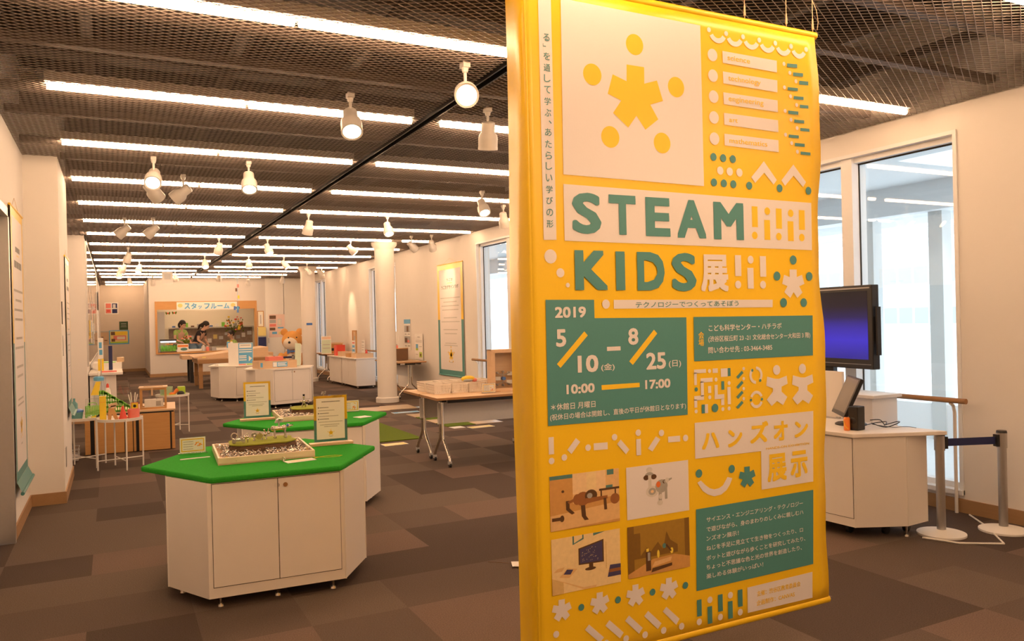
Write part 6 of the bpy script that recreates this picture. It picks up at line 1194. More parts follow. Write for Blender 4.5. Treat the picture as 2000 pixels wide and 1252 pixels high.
mb.add([(-.13, -.035, .26), (-.09, -.035, .26), (-.09, .035, .26), (-.13, .035, .26), (.19, -.035, .06), (.19, .035, .06)], [(0, 1, 2, 3), (1, 4, 5, 2)]); mb.build('slotted_side', M['green'], t)
t = thing('glue_bottle', 'white bottle with red cap behind the green ramp', 'bottle', (-.075, 10.86, ZL))
MB().lathe((0,0,0), [(.035, 0), (.038, .20), (.03, .25), (.016, .28), (0, .281)], 18).build('bottle_body', M['paper'], t, True); MB().lathe((0,0,.28), [(.017, 0), (.015, .035), (.006, .05), (0, .052)], 14).build('cap', M['red'], t, True)
t = thing('water_dispenser_bottle', 'clear bottle with light blue cap and yellow flag at the back of the low table', 'bottle', (-.17, 10.95, ZL))
MB().lathe((0,0,0), [(0, 0), (.055, 0), (.06, .30), (.05, .34), (.05, .375), (.047, .375), (.056, .30), (.051, .004), (0, .004)], 20).build('bottle_body', M['acrylic'], t, True)
MB().lathe((0,0,.365), [(.058, 0), (.058, .04), (.045, .052), (0, .054)], 20).build('cap', M['sky'], t, True)
MB().cyl((0, 0, .415), (.0, 0, .47), .008, n=8).build('spout', M['paper'], t, True)
t = thing('yellow_scoop', 'yellow plastic scoop leaning on the clear bottle', 'scoop', (-.20, 10.80, ZL))
MB().add([(-.06, 0, .20), (.03, 0, .20), (.05, .03, .36), (.0, .02, .36), (-.06, .06, .20), (.03, .06, .20)], [(0, 1, 2, 3), (1, 5, 2), (0, 3, 4), (4, 3, 2, 5), (0, 4, 5, 1)]).build('scoop_blade', M['yel'], t)
MB().box(-.055, .005, 0, .025, .055, .20).build('clear_foot', M['acrylic'], t)
tag(MB().box(-.07, -.05, 0, .07, .05, .17).build('clear_container', M['acrylic'], None, loc=(-.24, 10.66, ZL)), 'low clear container at the left end of the low table', 'container')
t = thing('lime_box', 'lime yellow open box on the rear tray table', 'box', (.86, 12.30, ZT_)); MB().box(-.05, -.05, 0, .05, .05, .12).box(-.045, -.045, .12, .045, .045, .125, 0).build('box_body', M['lime'], t, bev=.004)
t = thing('clear_tub', 'pale green translucent tub at the left of the rear tray table', 'tub', (.66, 12.32, ZT_)); M['tubgreen'] = mat('translucent_green', (.50, .68, .48), .3, trans=.35)
MB().lathe((0,0,0), [(0, 0), (.075, 0), (.09, .13), (.085, .13), (.07, .004), (0, .004)], 22).build('tub_body', M['tubgreen'], t, True)
tag(MB().box(-.10, -.05, 0, .10, .05, .02).build('lime_tray', M['lime'], None, loc=(.68, 12.20, ZT_+.003)), 'flat lime green tray at the front of the rear tray table', 'tray')
t = thing('orange_toy', 'orange curled plastic toy between the tub and lime box', 'toy', (.755, 12.20, ZT_))
MB().tube([(-.06, 0, .02), (-.03, 0, .035), (.0, 0, .03), (.02, 0, .06), (.05, .01, .09)], .022, 10, rs=[.02, .024, .02, .024, .026]).build('toy_body', M['orange'], t, True)
tag(MB().ball((0, 0, .035), .05, (1, .8, .7)).build('black_pouch', M['black'], None, True, loc=(.84, 12.16, ZT_)), 'small black pouch in front of the lime box', 'pouch')
tag(MB().lathe((0,0,0), [(.04, 0), (.055, .07), (.051, .07), (.036, .004), (0, .004)], 18).build('clear_bowl', M['acrylic'], None, True, loc=(.80, 12.40, ZT_)), 'clear bowl at the back of the rear tray table', 'bowl')
t = thing('storage_cart', 'grey wire basket with black cables on the floor behind the left tray table', 'basket', (-.58, 10.35, 0))
mb = MB()
for z in (.06, .10, .14): mb.tube([(-.2, -.2, z), (.2, -.2, z), (.2, .2, z), (-.2, .2, z)], .004, 5, closed=True)
for i in range(11):
    x = -.2+.04*i; mb.cyl((x, -.2, .05), (x, -.2, .15), .003, n=5)
mb.box(-.2, -.2, .02, .2, .2, .05); mb.build('wire_basket', M['grey'], t)
t = thing('cable', 'coil of black cable lying in the grey wire basket', 'cable', (-.55, 10.32, .06))
MB().tube([(.1*math.cos(a)*(1+.2*math.sin(3*a)), .08*math.sin(a), .06+.05*math.sin(2.3*a)+.03) for a in [i*.35 for i in range(60)]], .008, 6).build('coil', M['black'], t, True)
tag(MB().box(-.004, -.05, 0, 0.0, .05, .17).build('floor_outlet', M['alu'], None, loc=(-.394, 8.10, .28)), 'small metal outlet plate low on the left pier side', 'outlet')
tag(MB().box(-.006, -.025, 0, .0, .025, .20).build('wall_slot', M['black'], None, loc=(-.394, 7.98, 1.55)), 'dark vertical slot plate on the left pier side', 'plate')
tag(MB().box(-.006, -.03, 0, .0, .03, .18).build('switch_panel', M['grey'], None, loc=(-.394, 8.03, 1.27)), 'grey switch panel on the left pier side below the dark slot', 'switch')

# ================================================================== WHITEBOARD WALL AND CORRIDOR
M['gloss'] = mat('glossy_white_board', (.80, .77, .73), .06, var=.01, coat=.5)
t = thing('whiteboard', 'long glossy whiteboard on the left wall reflecting the strip lights', 'whiteboard', (XL, 18.8, .92))
MB().box(.002, -4.4, 0, .022, 4.1, 1.98).build('board', M['gloss'], t)
MB().box(0, -4.43, -.02, .028, -4.4, 2.0).box(0, 4.1, -.02, .028, 4.13, 2.0).box(0, -4.4, -.02, .028, 4.1, 0).box(0, -4.4, 1.98, .028, 4.1, 2.0).build('board_frame', M['alu'], t)
tag(MB().box(.0, -.10, 0, .008, .10, .30).build('notice_strip', M['yel'], None, loc=(XL+.03, 15.1, 1.35)), 'narrow yellowish strip stuck on the whiteboard at its near end', 'notice')
rnd = random.Random(8)
t = thing('paper_chain', 'sagging string of small paper pieces across the top of the whiteboard', 'decoration', (XL+.04, 18.0, 2.3))
MB().tube([(0, -2.6+5.2*i/20, -.35*math.sin(PI*i/20)) for i in range(21)], .003, 5).build('string', M['inklight'], t)
for i in range(1, 20, 2): MB().box(-.002, -2.65+5.2*i/20, -.35*math.sin(PI*i/20)-.09, .002, -2.53+5.2*i/20, -.35*math.sin(PI*i/20)).build('paper_piece', M['lgrey'], t)
for i, (y, z, m_, lab) in enumerate(((16.2, 1.25, 'sky', 'bluish'), (17.0, 1.45, 'pink', 'pinkish'), (17.9, 1.2, 'sky', 'second bluish'), (18.8, 1.4, 'cardyel', 'yellowish'))):
    poster('paper_note', '%s paper note pinned on the glossy whiteboard' % lab, XL+.032, y, z, z+.42, .3, 'r', (M['paper'], [(M[m_], .2, .5, .8, .9), (g_, .1, .2, .9, .26)]), 'note')
t = thing('wall_clock', 'round black rimmed wall clock high on the left wall', 'clock', (XL, 23.4, 2.24))
rx = Matrix.Rotation(R(90), 3, 'Y')
MB().lathe((0,0,0), [(.24, 0), (.25, .03), (.24, .05), (.215, .05)], 36, rot=rx).build('rim', M['black'], t, True)
MB().lathe((0,0,0), [(.22, .0), (.22, .042), (0, .043)], 36, rot=rx).build('face', M['paper'], t, True)
MB().obox((.046, .0, .05), (.003, .014, .14), (0, 0, 0)).obox((.048, .05, -.02), (.003, .15, .012), (R(-15), 0, 0)).build('hand', M['black'], t)
t = thing('cork_strip', 'narrow upright frame on the left wall beyond the whiteboard', 'frame', (XL, 25.6, 1.05)); MB().box(.0, -.5, 0, .02, .5, 1.15).build('frame', M['alu'], t); MB().box(.02, -.46, .04, .023, .46, 1.11).build('sheet', M['paper'], t)
poster('poster', 'small red and blue picture poster high on the corridor end wall', -.03, 30.29, 2.0, 2.40, .42, 'f', (M['paper'], [(M['pink'], .08, .08, .46, .92), (M['navy'], .54, .08, .92, .92), (M['paper'], .1, .44, .9, .52), (M['red'], .15, .2, .4, .36), (M['lgrey'], .6, .5, .8, .85)]))
poster('poster', 'small dark green square poster on the corridor end wall', .33, 30.29, 1.45, 1.74, .27, 'f', (mat('dark_green_print', (.035, .075, .03), .6), [(g_, .2, .7, .8, .76), (g_, .15, .35, .85, .38), (g_, .2, .5, .8, .53)]))
poster('poster', 'beige map poster at the left of the corridor end wall', -.27, 30.29, .95, 1.42, .30, 'f', (mat('beige_print', (.62, .44, .28), .7), [(g_, 0, .92, 1, 1), (M['brown'], .2, .5, .4, .6), (M['brown'], .5, .3, .8, .36), (g_, .3, .15, .7, .2)]))
poster('poster', 'large colourful blue bordered poster on the corridor end wall', .18, 30.29, .96, 1.44, .62, 'f', (M['grey'], [(M['sky'], 0, 0, 1, 1), (M['cardyel'], .06, .08, .94, .94), (M['pink'], .22, .3, .85, .62), (M['yel'], .3, .66, .9, .9), (M['brown'], .1, .66, .3, .9), (M['plushw'], .4, .35, .8, .55), (M['lime'], .06, .08, .94, .18), (M['brown'], .12, .2, .3, .4)]))
# white side counter along the left wall, with its jumble
t = thing('side_counter', 'white counter along the left wall below the whiteboard, toys and papers on it', 'counter', (-.14, 15.9, 0))
MB().box(-.22, -1.25, .03, .17, 1.25, .74).build('body', M['lam'], t); MB().box(-.23, -1.35, .74, .27, 1.3, .78).build('top', M['lam'], t, bev=.004)
MB().box(-.18, -1.256, .08, .02, -1.25, .70).build('door', M['lgrey'], t)
def slab(name, label, loc, size, m_, rz=0, cat='box'):
    return tag(MB().box(-size[0]/2, -size[1]/2, 0, size[0]/2, size[1]/2, size[2]).build(name, m_, None, loc=loc, rotz=R(rz)), label, cat)
slab('wooden_box', 'pale low box at the back of the white side counter', (-.10, 16.3, .78), (.46, .8, .11), M['paper'])
slab('red_board', 'flat red board on the front edge of the white side counter', (-.08, 14.85, .78), (.24, .3, .012), M['red'], 0, 'board')
slab('green_board', 'flat green board on the low box, side counter', (-.10, 16.1, .89), (.26, .3, .012), M['green'], 0, 'board')
slab('navy_stand', 'navy upright strip with white dots on the side counter', (-.05, 15.5, .78), (.06, .06, .42), M['navy'], 0, 'stand')
slab('yellow_stand', 'yellow block under the picture sign on the side counter', (-.20, 15.4, .78), (.09, .08, .20), M['yel'], 0, 'block')
slab('oak_block', 'small oak coloured block at the right end of the side counter', (.11, 16.2, .89), (.12, .3, .08), M['oak'], 0, 'block')
t = thing('stick_sign', 'small white sign with blue drawing on a thin tall stick above the low table', 'sign', (-.155, 12.0, 0))
MB().lathe((0,0,0), [(.10, 0), (.10, .015), (.01, .03)], 20).build('foot', M['alu'], t, True); MB().cyl((0, 0, .02), (0, 0, 1.10), .006, n=8).build('stick', M['alu'], t, True)
MB().box(-.032, -.006, 1.10, .032, .006, 1.38).build('sign_board', M['paper'], t); MB().box(-.018, -.0075, 1.15, .02, -.0062, 1.22).box(-.02, -.0075, 1.24, .014, -.0062, 1.32).build('blue_print', M['sky'], t)

# ================================================================== MID ROOM
t = thing('wooden_box_tray', 'long shallow wooden box with a blue label on the plain white hexagonal counter', 'box', (2.66, 15.02, .705), R(8)); w, d, h = .70, .40, .14; k = .014
MB().box(-w/2, -d/2, 0, w/2, d/2, .012).build('bottom', M['oak'], t)
MB().box(-w/2, -d/2, .012, w/2, -d/2+k, h).box(-w/2, d/2-k, .012, w/2, d/2, h).box(-w/2, -d/2+k, .012, -w/2+k, d/2-k, h).box(w/2-k, -d/2+k, .012, w/2, d/2-k, h).build('side', M['oak'], t)
lb = MB().box(-.10, -d/2-.003, .025, .17, -d/2, .115, 0)
for z, x1 in ((.088, .155), (.066, .13), (.044, .155)): lb.poly([(-.01, -d/2-.0036, z), (x1, -d/2-.0036, z), (x1, -d/2-.0036, z+.012), (-.01, -d/2-.0036, z+.012)], 1)
lb.poly([(-.095, -d/2-.0036, .03), (-.025, -d/2-.0036, .03), (-.025, -d/2-.0036, .11), (-.095, -d/2-.0036, .11)], 2).build('label_plate', [M['sky'], M['paper'], M['paper']], t)
MB().box(-.325, -d/2-.003, .03, -.285, -d/2, .11).build('label_plate', M['sky'], t)
slab('coral_foam', 'coral red foam block sticking out of the long wooden box', (2.66, 15.06, .718), (.27, .22, .195), M['pink'], 8, 'foam')
t = thing('book_stack', 'leaning stack of pale green and white booklets at the end of the white counter', 'booklets', (3.14, 15.3, .705), R(12))
for k in range(4): MB().obox((.02*k, .03*k, .22), (.11, .012, .43-.02*k), (R(-8), R(6), 0)).build('booklet', mat('booklet_%d' % k, ((.62, .72, .58), (.82, .80, .74), (.72, .74, .66), (.84, .76, .66))[k], .7), t)
t = thing('folded_board', 'blue and white folded display board on the left white counter', 'display board', (2.30, 16.72, .705), R(4))
MB().extr([(-.235, .05, 0), (-.06, -.03, 0), (-.06, -.022, 0), (-.235, .058, 0)], (0, 0, .45)).build('white_wing', M['paper'], t)
MB().extr([(-.06, -.03, 0), (.24, .0, 0), (.24, .008, 0), (-.06, -.022, 0)], (0, 0, .45)).build('printed_wing', M['paper'], t)
fb = MB(); f_ = lambda u, v, o=.0: (-.06+.30*u, -.031+.03*u-o, .45*v)
def fq(u0, v0, u1, v1, mi, o): fb.poly([f_(u0, v0, o), f_(u1, v0, o), f_(u1, v1, o), f_(u0, v1, o)], mi)
fq(.02, .06, .98, .98, 0, .0004); fq(.08, .76, .90, .95, 1, .0008); fq(.16, .86, .82, .90, 2, .0012)
for v in (.66, .56, .38, .30, .20): fq(.06, v, .92 if v > .5 else .55, v+.045, 1, .0008)
fb.poly([f_(.70, .15, .0008), f_(.92, .28, .0008), f_(.70, .40, .0008)], 1); fq(.02, 0, .5, .04, 3, .0008); fq(.55, 0, .95, .04, 4, .0008)
fb.build('print', [M['sky'], M['paper'], M['inklight'], M['pink'], M['lime']], t)
slab('paper_pile', 'small pile of papers on the left end of the plain white counter', (1.97, 16.97, .705), (.24, .2, .03), M['paper'], 14, 'papers')
# big wooden work table with a sloping light board on it
t = thing('work_table', 'heavy brown wooden work table in front of the staff room window', 'table', (2.02, 20.9, 0), R(0))
MB().box(-.22, -.55, .60, 1.55, .95, .70).build('apron', M['brownwood'], t, bev=.006)
MB().box(-.22, -.55, .70, 1.55, .95, .735).build('tabletop', M['oak'], t, bev=.004)
for x in (-.16, 1.40):
    for y in (-.42, .75): MB().box(x-.03, y-.05, 0, x+.06, y+.05, .60).build('leg', M['brownwood'], t)
t = thing('black_leg_table', 'light oak table on black legs behind the heavy brown table', 'table', (1.98, 23.2, 0))
MB().box(-.35, -.55, .63, 2.0, .45, .74).build('tabletop', M['oak'], t, bev=.004)
for x in (-.12, 1.85):
    for y in (-.42, .34): MB().box(x-.045, y-.045, 0, x+.045, y+.045, .63).build('leg', M['black'], t)
tag(MB().add([(-.30, -.50, .0), (1.45, -.50, .0), (1.45, .80, .0), (-.30, .80, .0), (-.30, -.50, .03), (1.45, -.50, .22), (1.45, .80, .22), (-.30, .80, .03)], [(0,3,2,1), (4,5,6,7), (0,1,5,4), (1,2,6,5), (2,3,7,6), (3,0,4,7)]).build('sloping_board', M['oak'], None, loc=(2.02, 20.95, .736)), 'light wooden board sloping up to the right on the heavy brown table', 'board')
slab('wooden_block', 'small light wooden block on the edge of the heavy brown table', (1.95, 20.42, .736), (.08, .08, .03), M['cardyel'], 0, 'block')
t = thing('brochure_rack', 'tall narrow brochure rack on the wall right of the staff room window', 'rack', (4.22, 25.9, 0))
MB().box(-.13, 0, 0, .13, .10, 1.42).build('rack_frame', M['grey'], t); pc = (('cardyel', 1.16, 1.44), ('navy', .80, 1.12), ('lgrey', .52, .78), ('paper', .25, .50))
for nm, z0, z1 in pc: MB().box(-.12, -.012, z0, .12, 0, z1).build('brochure', M[nm], t)
poster('hanging_scroll', 'narrow framed scroll hanging right of the staff room window', 4.225, WY-.01, 1.44, 1.96, .20, 'f', (M['ply'], [(M['cream'], .12, .05, .88, .95), (M['paper'], .3, .15, .7, .8), (g_, .42, .2, .58, .75)]), 'scroll')
poster('poster', 'pink poster with photo strip on the white partition at the back', 4.72, WY-.035, 1.10, 1.84, .50, 'f', (mat('pink_print', (.84, .64, .58), .7), [(M['brown'], .05, .80, .45, .95), (M['grey'], .05, .62, .45, .77), (M['pink'], .05, .46, .45, .58), (M['brown'], .05, .30, .40, .42), (M['lgrey'], .55, .52, .80, .80), (M['plushw'], .6, .56, .75, .76), (M['sky'], .55, .38, .92, .44), (M['sky'], .2, .14, .5, .24), (M['cardyel'], .6, .12, .9, .24)]))
# plush bear behind the far belt
t = thing('plush_bear', 'large ginger and cream plush bear with a blue bow tie behind the far belt', 'plush toy', (4.42, 22.3, 0))
MB().ball((0, 0, .42), .34, (.95, .8, 1.15)).build('body', M['plush'], t, True); MB().ball((-.02, -.14, .42), .25, (.9, .6, 1.2)).build('belly', M['plushw'], t, True)
hd = MB().ball((.02, 0, 1.05), .29, (1.0, .92, .95)).build('head', M['plush'], t, True)
for s in (-1, 1): MB().ball((.02+s*.21, .02, 1.29), .10, (1, .6, 1)).build('ear', M['plush'], hd, True)
MB().ball((-.07, -.19, .97), .19, (1.05, .8, .95)).build('muzzle', M['plushw'], hd, True); MB().ball((-.13, -.345, 1.01), .035).build('nose', M['black'], hd, True)
for x in (-.13, .09): MB().ball((x, -.235, 1.14), .022).build('eye', M['black'], hd, True)
MB().add([(0, 0, 0), (-.13, -.02, .07), (-.13, -.02, -.07), (.13, -.02, .07), (.13, -.02, -.07), (0, -.05, 0), (-.13, .03, 0), (.13, .03, 0)], [(5, 1, 2), (0, 2, 6), (0, 6, 1), (1, 6, 2), (5, 4, 3), (0, 7, 4), (0, 3, 7), (3, 4, 7), (5, 2, 0), (5, 0, 1), (5, 3, 0), (5, 0, 4)]).ball((0, -.04, 0), .035).xf(Matrix.Translation((-.05, -.27, .76))).build('bow_tie', M['blue'], t)
for s in (-1, 1):
    MB().tube([(s*.26, -.02, .66), (s*.36, -.10, .52), (s*.38, -.20, .42)], .10, 14, rs=[.10, .10, .08]).ball((s*.38, -.22, .40), .09).build('arm', M['plush'], t, True)
    MB().tube([(s*.16, -.05, .14), (s*.20, -.30, .12)], .12, 14, rs=[.14, .12]).ball((s*.205, -.34, .13), .12, (.9, .6, 1)).build('leg', M['plush'], t, True)
def post2(label, x, y):
    return post(label, x, y, 0)
p_ = post2('silver belt post in front of the plush bear', 3.80, 21.55); p_ = post2('silver belt post beside the farther column', 4.30, 21.55)
tag(MB().box(3.85, 21.548, .60, 4.265, 21.552, .65).build('barrier_belt', M['navy'], None), 'navy belt stretched low in front of the plush bear', 'belt')

# ================================================================== STAFF ROOM OPENING
f = MB(); y0 = WY-.03; y1 = WY+.19
f.box(OX0-.03, y0, OZ0-.05, OX0+.03, y1, OZ1+.03).box(OX1-.03, y0, OZ0-.05, OX1+.03, y1, OZ1+.03).box(OX0+.03, y0, OZ1-.02, OX1-.03, y1, OZ1+.03)
f.box(OX0+.03, y0-.05, OZ0-.05, OX1-.03, y1+.1, OZ0); fo = struct(f.build('window_5', M['ply']))
MB().box(OX0+.03, WY-.01, 2.04, OX1-.03, WY+.02, OZ1-.02).build('transom_board', M['ply'], fo)
t = thing('hanging_sign', 'white paper sign with blue katakana lettering above the staff room window', 'sign', (2.63, WY-.035, 2.02))
MB().box(-.88, -.002, 0, .88, .002, .245).build('sheet', M['paper'], t)
text_mb([(c, -.66+.19*k+dx, -.66+.19*k+dx+w_, z0, z0+hh_, 1.0) for k, (c, w_, z0, hh_, dx) in enumerate((('ス', .16, .03, .18, 0), ('タ', .16, .03, .18, 0), ('ッ', .10, .035, .10, .02), ('フ', .16, .03, .17, 0), ('ル', .17, .03, .17, 0), ('ー', .16, .10, .04, 0), ('ム', .17, .03, .17, 0)))], lambda x, z: (x, -.004, z), MB()).build('lettering', M['sky'], t)
for x in (-.78, .76): MB().poly([(x+.07*math.cos(a), -.003, .14+.06*math.sin(a)) for a in [2*PI*i/14 for i in range(14)]]).build('drawn_patch', M['cardyel'], t)
MB().ball((.90, -.01, .05), .045, (1.4, .4, 1)).box(.78, -.012, -.02, .84, -.004, .10).build('blue_cutout', M['blue'], t)
slab('staff_desk', 'desk behind the staff room window', (2.65, 26.62, 0), (2.8, .42, .80), M['paper'], 0, 'desk')
tag(MB().box(-.13, -.2, 0, .13, .2, 2.0).build('locker', M['lgrey'], None, loc=(1.36, 27.9, 0)), 'pale blue grey locker behind the left end of the staff room window', 'locker')
t = thing('pin_board', 'long brownish pin board with notes across the back of the staff room', 'board', (2.85, 29.385, .82)); MB().box(-1.15, -.01, 0, 1.6, .01, .62).build('board', mat('pin_board_brown', (.34, .26, .21), .8, var=.35, scale=9), t)
rnd = random.Random(3)
for k in range(14):
    x = -1.05+.19*k; z = rnd.uniform(.1, .4); MB().box(x, -.014, z, x+rnd.uniform(.08, .15), -.0105, z+rnd.uniform(.08, .16)).build('note', M[rnd.choice(['paper', 'lgrey', 'paper', 'cardyel', 'grey'])], t)
t = thing('shelf', 'narrow shelf crowded with small objects above the pin board', 'shelf', (2.85, 29.25, 1.47)); MB().box(-1.15, -.12, 0, 1.6, .12, .02).build('board', M['lgrey'], t)
for k in range(12):
    tag(MB().box(-.05, -.05, 0, .05, .05, .05+.05*(k % 3)).build('shelf_box', M[['blue', 'paper', 'green', 'brown', 'grey', 'red'][k % 6]], None, loc=(1.85+.2*k, 29.22, 1.49)), 'tiny coloured box on the shelf at the back of the staff room', 'box', 'small boxes on the staff room shelf')
# aquarium
t = thing('aquarium', 'lit aquarium full of green water plants on the staff room sill', 'aquarium', (1.49, WY+.02, OZ0)); w, d, h = .46, .24, .30
MB().box(-w/2, -d/2, 0, w/2, -d/2+.005, h).box(-w/2, d/2-.005, 0, w/2, d/2, h).box(-w/2, -d/2, 0, -w/2+.005, d/2, h).box(w/2-.005, -d/2, 0, w/2, d/2, h).box(-w/2, -d/2, 0, w/2, d/2, .006).build('tank', M['acrylic'], t)
MB().box(-w/2-.005, -d/2-.005, h+.045, w/2+.005, d/2+.005, h+.095).build('hood', M['black'], t); MB().box(-w/2+.02, -d/2-.004, h, w/2-.02, d/2-.01, h+.044).build('lamp', emitter('tank_lamp', (.9, .95, 1.0), 1.6), t)
MB().box(-w/2+.01, -d/2+.01, .007, w/2-.01, d/2-.01, .03).build('gravel', M['brown'], t)
lv = MB(); rnd = random.Random(4)
for k in range(110):
    x = rnd.uniform(-.2, .2); y = rnd.uniform(-.09, .09); z = .03; L_ = rnd.uniform(.08, .22); a = rnd.uniform(-.5, .5)
    lv.add([(x-.008, y, z), (x+.008, y, z), (x+.012+a*.08, y+.01, z+L_*.6), (x+a*.15, y, z+L_), (x-.008+a*.08, y-.01, z+L_*.6)], [(0, 1, 2, 4), (4, 2, 3)])
o = lv.build('water_plants', M['green'], t); o['kind'] = 'stuff'
for x, z in ((.0, .245), (.10, .24)): tag(MB().ball((0, 0, 0), .025, (1.5, .5, .8)).add([(-.03, 0, 0), (-.06, 0, .02), (-.06, 0, -.02)], [(0, 1, 2)]).build('goldfish', M['orange'], None, True, loc=(1.49+x, WY-.04, OZ0+z)), '%s orange goldfish in the aquarium' % ('left' if x == 0 else 'right'), 'fish')
t = thing('desk_sign', 'small white and orange notice board beside the aquarium on the sill', 'sign', (1.90, WY-.03, OZ0), 0); MB().box(-.16, 0, 0, .16, .012, .24).build('board', M['paper'], t)
MB().box(-.15, -.0015, .15, .15, -.0002, .21).build('orange_band', M['orange'], t); MB().poly([(.03+.10*math.cos(a), -.001, .08+.045*math.sin(a)) for a in [2*PI*i/16 for i in range(16)]]).build('teal_patch', M['teal'], t)
# flowers, clutter on the sill and desk
def bouquet(label, loc, cols, n, r, pot=True, seed=1):
    rnd = random.Random(seed); t = thing('flower_arrangement', label, 'flowers', loc)
    if pot: MB().lathe((0,0,0), [(.05, 0), (.07, .14), (.06, .14), (0, .12)], 16).build('vase', M['paper'], t, True)
    st = MB(); z0 = .1 if pot else 0
    for k in range(n):
        p = (rnd.uniform(-r, r), rnd.uniform(-.08, .08), z0 + rnd.uniform(.15, .15+r*1.6)); st.cyl((0, 0, z0), p, .005, n=5)
        MB().ball(p, rnd.uniform(.03, .045), (1, 1, .7), 8, 6).build('blossom', M[cols[k % len(cols)]], t, True)
    for k in range(n*2):
        p = Vector((rnd.uniform(-r, r), rnd.uniform(-.08, .08), z0 + rnd.uniform(.05, .12+r*1.2))); st.add([p, p+Vector((.05, .01, .03)), p+Vector((.02, 0, .08))], [(0, 1, 2)])
    st.build('foliage', M['turf'], t)
bouquet('pink flowers in a vase in front of the woman in green', (2.04, 26.62, .80), ('pink', 'plushw', 'pink'), 12, .12, True, 2)
bouquet('red and yellow flowers at the right side of the staff room', (3.72, 28.6, 1.22), ('red', 'orange', 'pink', 'yel'), 16, .28, False, 5)
tag(MB().ball((0, 0, 0), .05, (1, .6, 1.4)).ball((0, 0, .08), .035).build('yellow_ornament', M['yel'], None, True, loc=(3.86, 28.3, 1.42)), 'small yellow ornament among the red flowers', 'ornament')
for (x, m_, lab, h_) in ((2.50, 'lgrey', 'pale jar on the staff room sill, left of the pencil cup', .16), (2.62, 'pink', 'small red box on the staff room sill', .13), (3.28, 'sky', 'left clear yellow capped bottle on the staff room desk', .20), (3.38, 'paper', 'right clear yellow capped bottle on the staff room desk', .20)):
    t = thing('jar', lab, 'jar', (x, WY+.06 if x < 3 else 26.6, OZ0 if x < 3 else .80)); MB().lathe((0,0,0), [(.045, 0), (.05, h_*.8), (.03, h_)], 14).build('jar_body', M[m_], t, True); MB().cyl((0, 0, h_), (0, 0, h_+.03), .03, n=12).build('cap', M['yel'] if x > 3 else M['paper'], t, True)
slab('laptop_box', 'dark small case on the staff room sill under the window middle', (2.78, WY+.06, OZ0), (.14, .14, .12), M['grey'], 20)
for (x, z, lab) in ((1.50, 1.93, 'left'), (1.68, 1.94, 'right')):
    t = thing('paper_butterfly', '%s green and red paper butterfly stuck high on the staff room window' % lab, 'decoration', (x, WY-.015, z))
    for s in (-1, 1): MB().add([(0, 0, 0), (s*.06, -.02, .05), (s*.07, -.02, .0), (s*.04, -.015, -.05)], [(0, 1, 2, 3)]).build('wing', M['turf'], t)
    MB().ball((0, -.01, 0), .025, (1, .6, 1)).build('body', M['red'], t, True)
t = thing('paper_mobile', 'string of small coloured paper pieces hanging before the right of the staff room window', 'mobile', (3.42, 25.3, 3.0))
MB().cyl((0, 0, -1.1), (0, 0, 0), .003, n=5).build('string', M['sky'], t)
for dx, z, m_ in ((.02, -.28, 'pink'), (-.03, -.40, 'brown'), (.03, -.62, 'yel'), (.0, -.95, 'sky'), (.0, -1.05, 'blue')): MB().box(dx-.03, -.002, z-.05, dx+.03, .002, z+.05).build('paper_piece', M[m_], t)
t = thing('hanging_picture', 'small white picture card hanging on threads from the far ceiling', 'picture', (1.19, 20.55, 2.55))
MB().box(-.12, -.004, 0, .12, .004, .28).build('card', M['paper'], t); MB().box(-.07, -.006, .10, .07, -.0045, .24).build('drawing', M['lgrey'], t); MB().cyl((-.1, 0, .28), (-.24, 0, .45), .002, n=5).cyl((.1, 0, .28), (.24, 0, .45), .002, n=5).build('thread', M['inklight'], t)

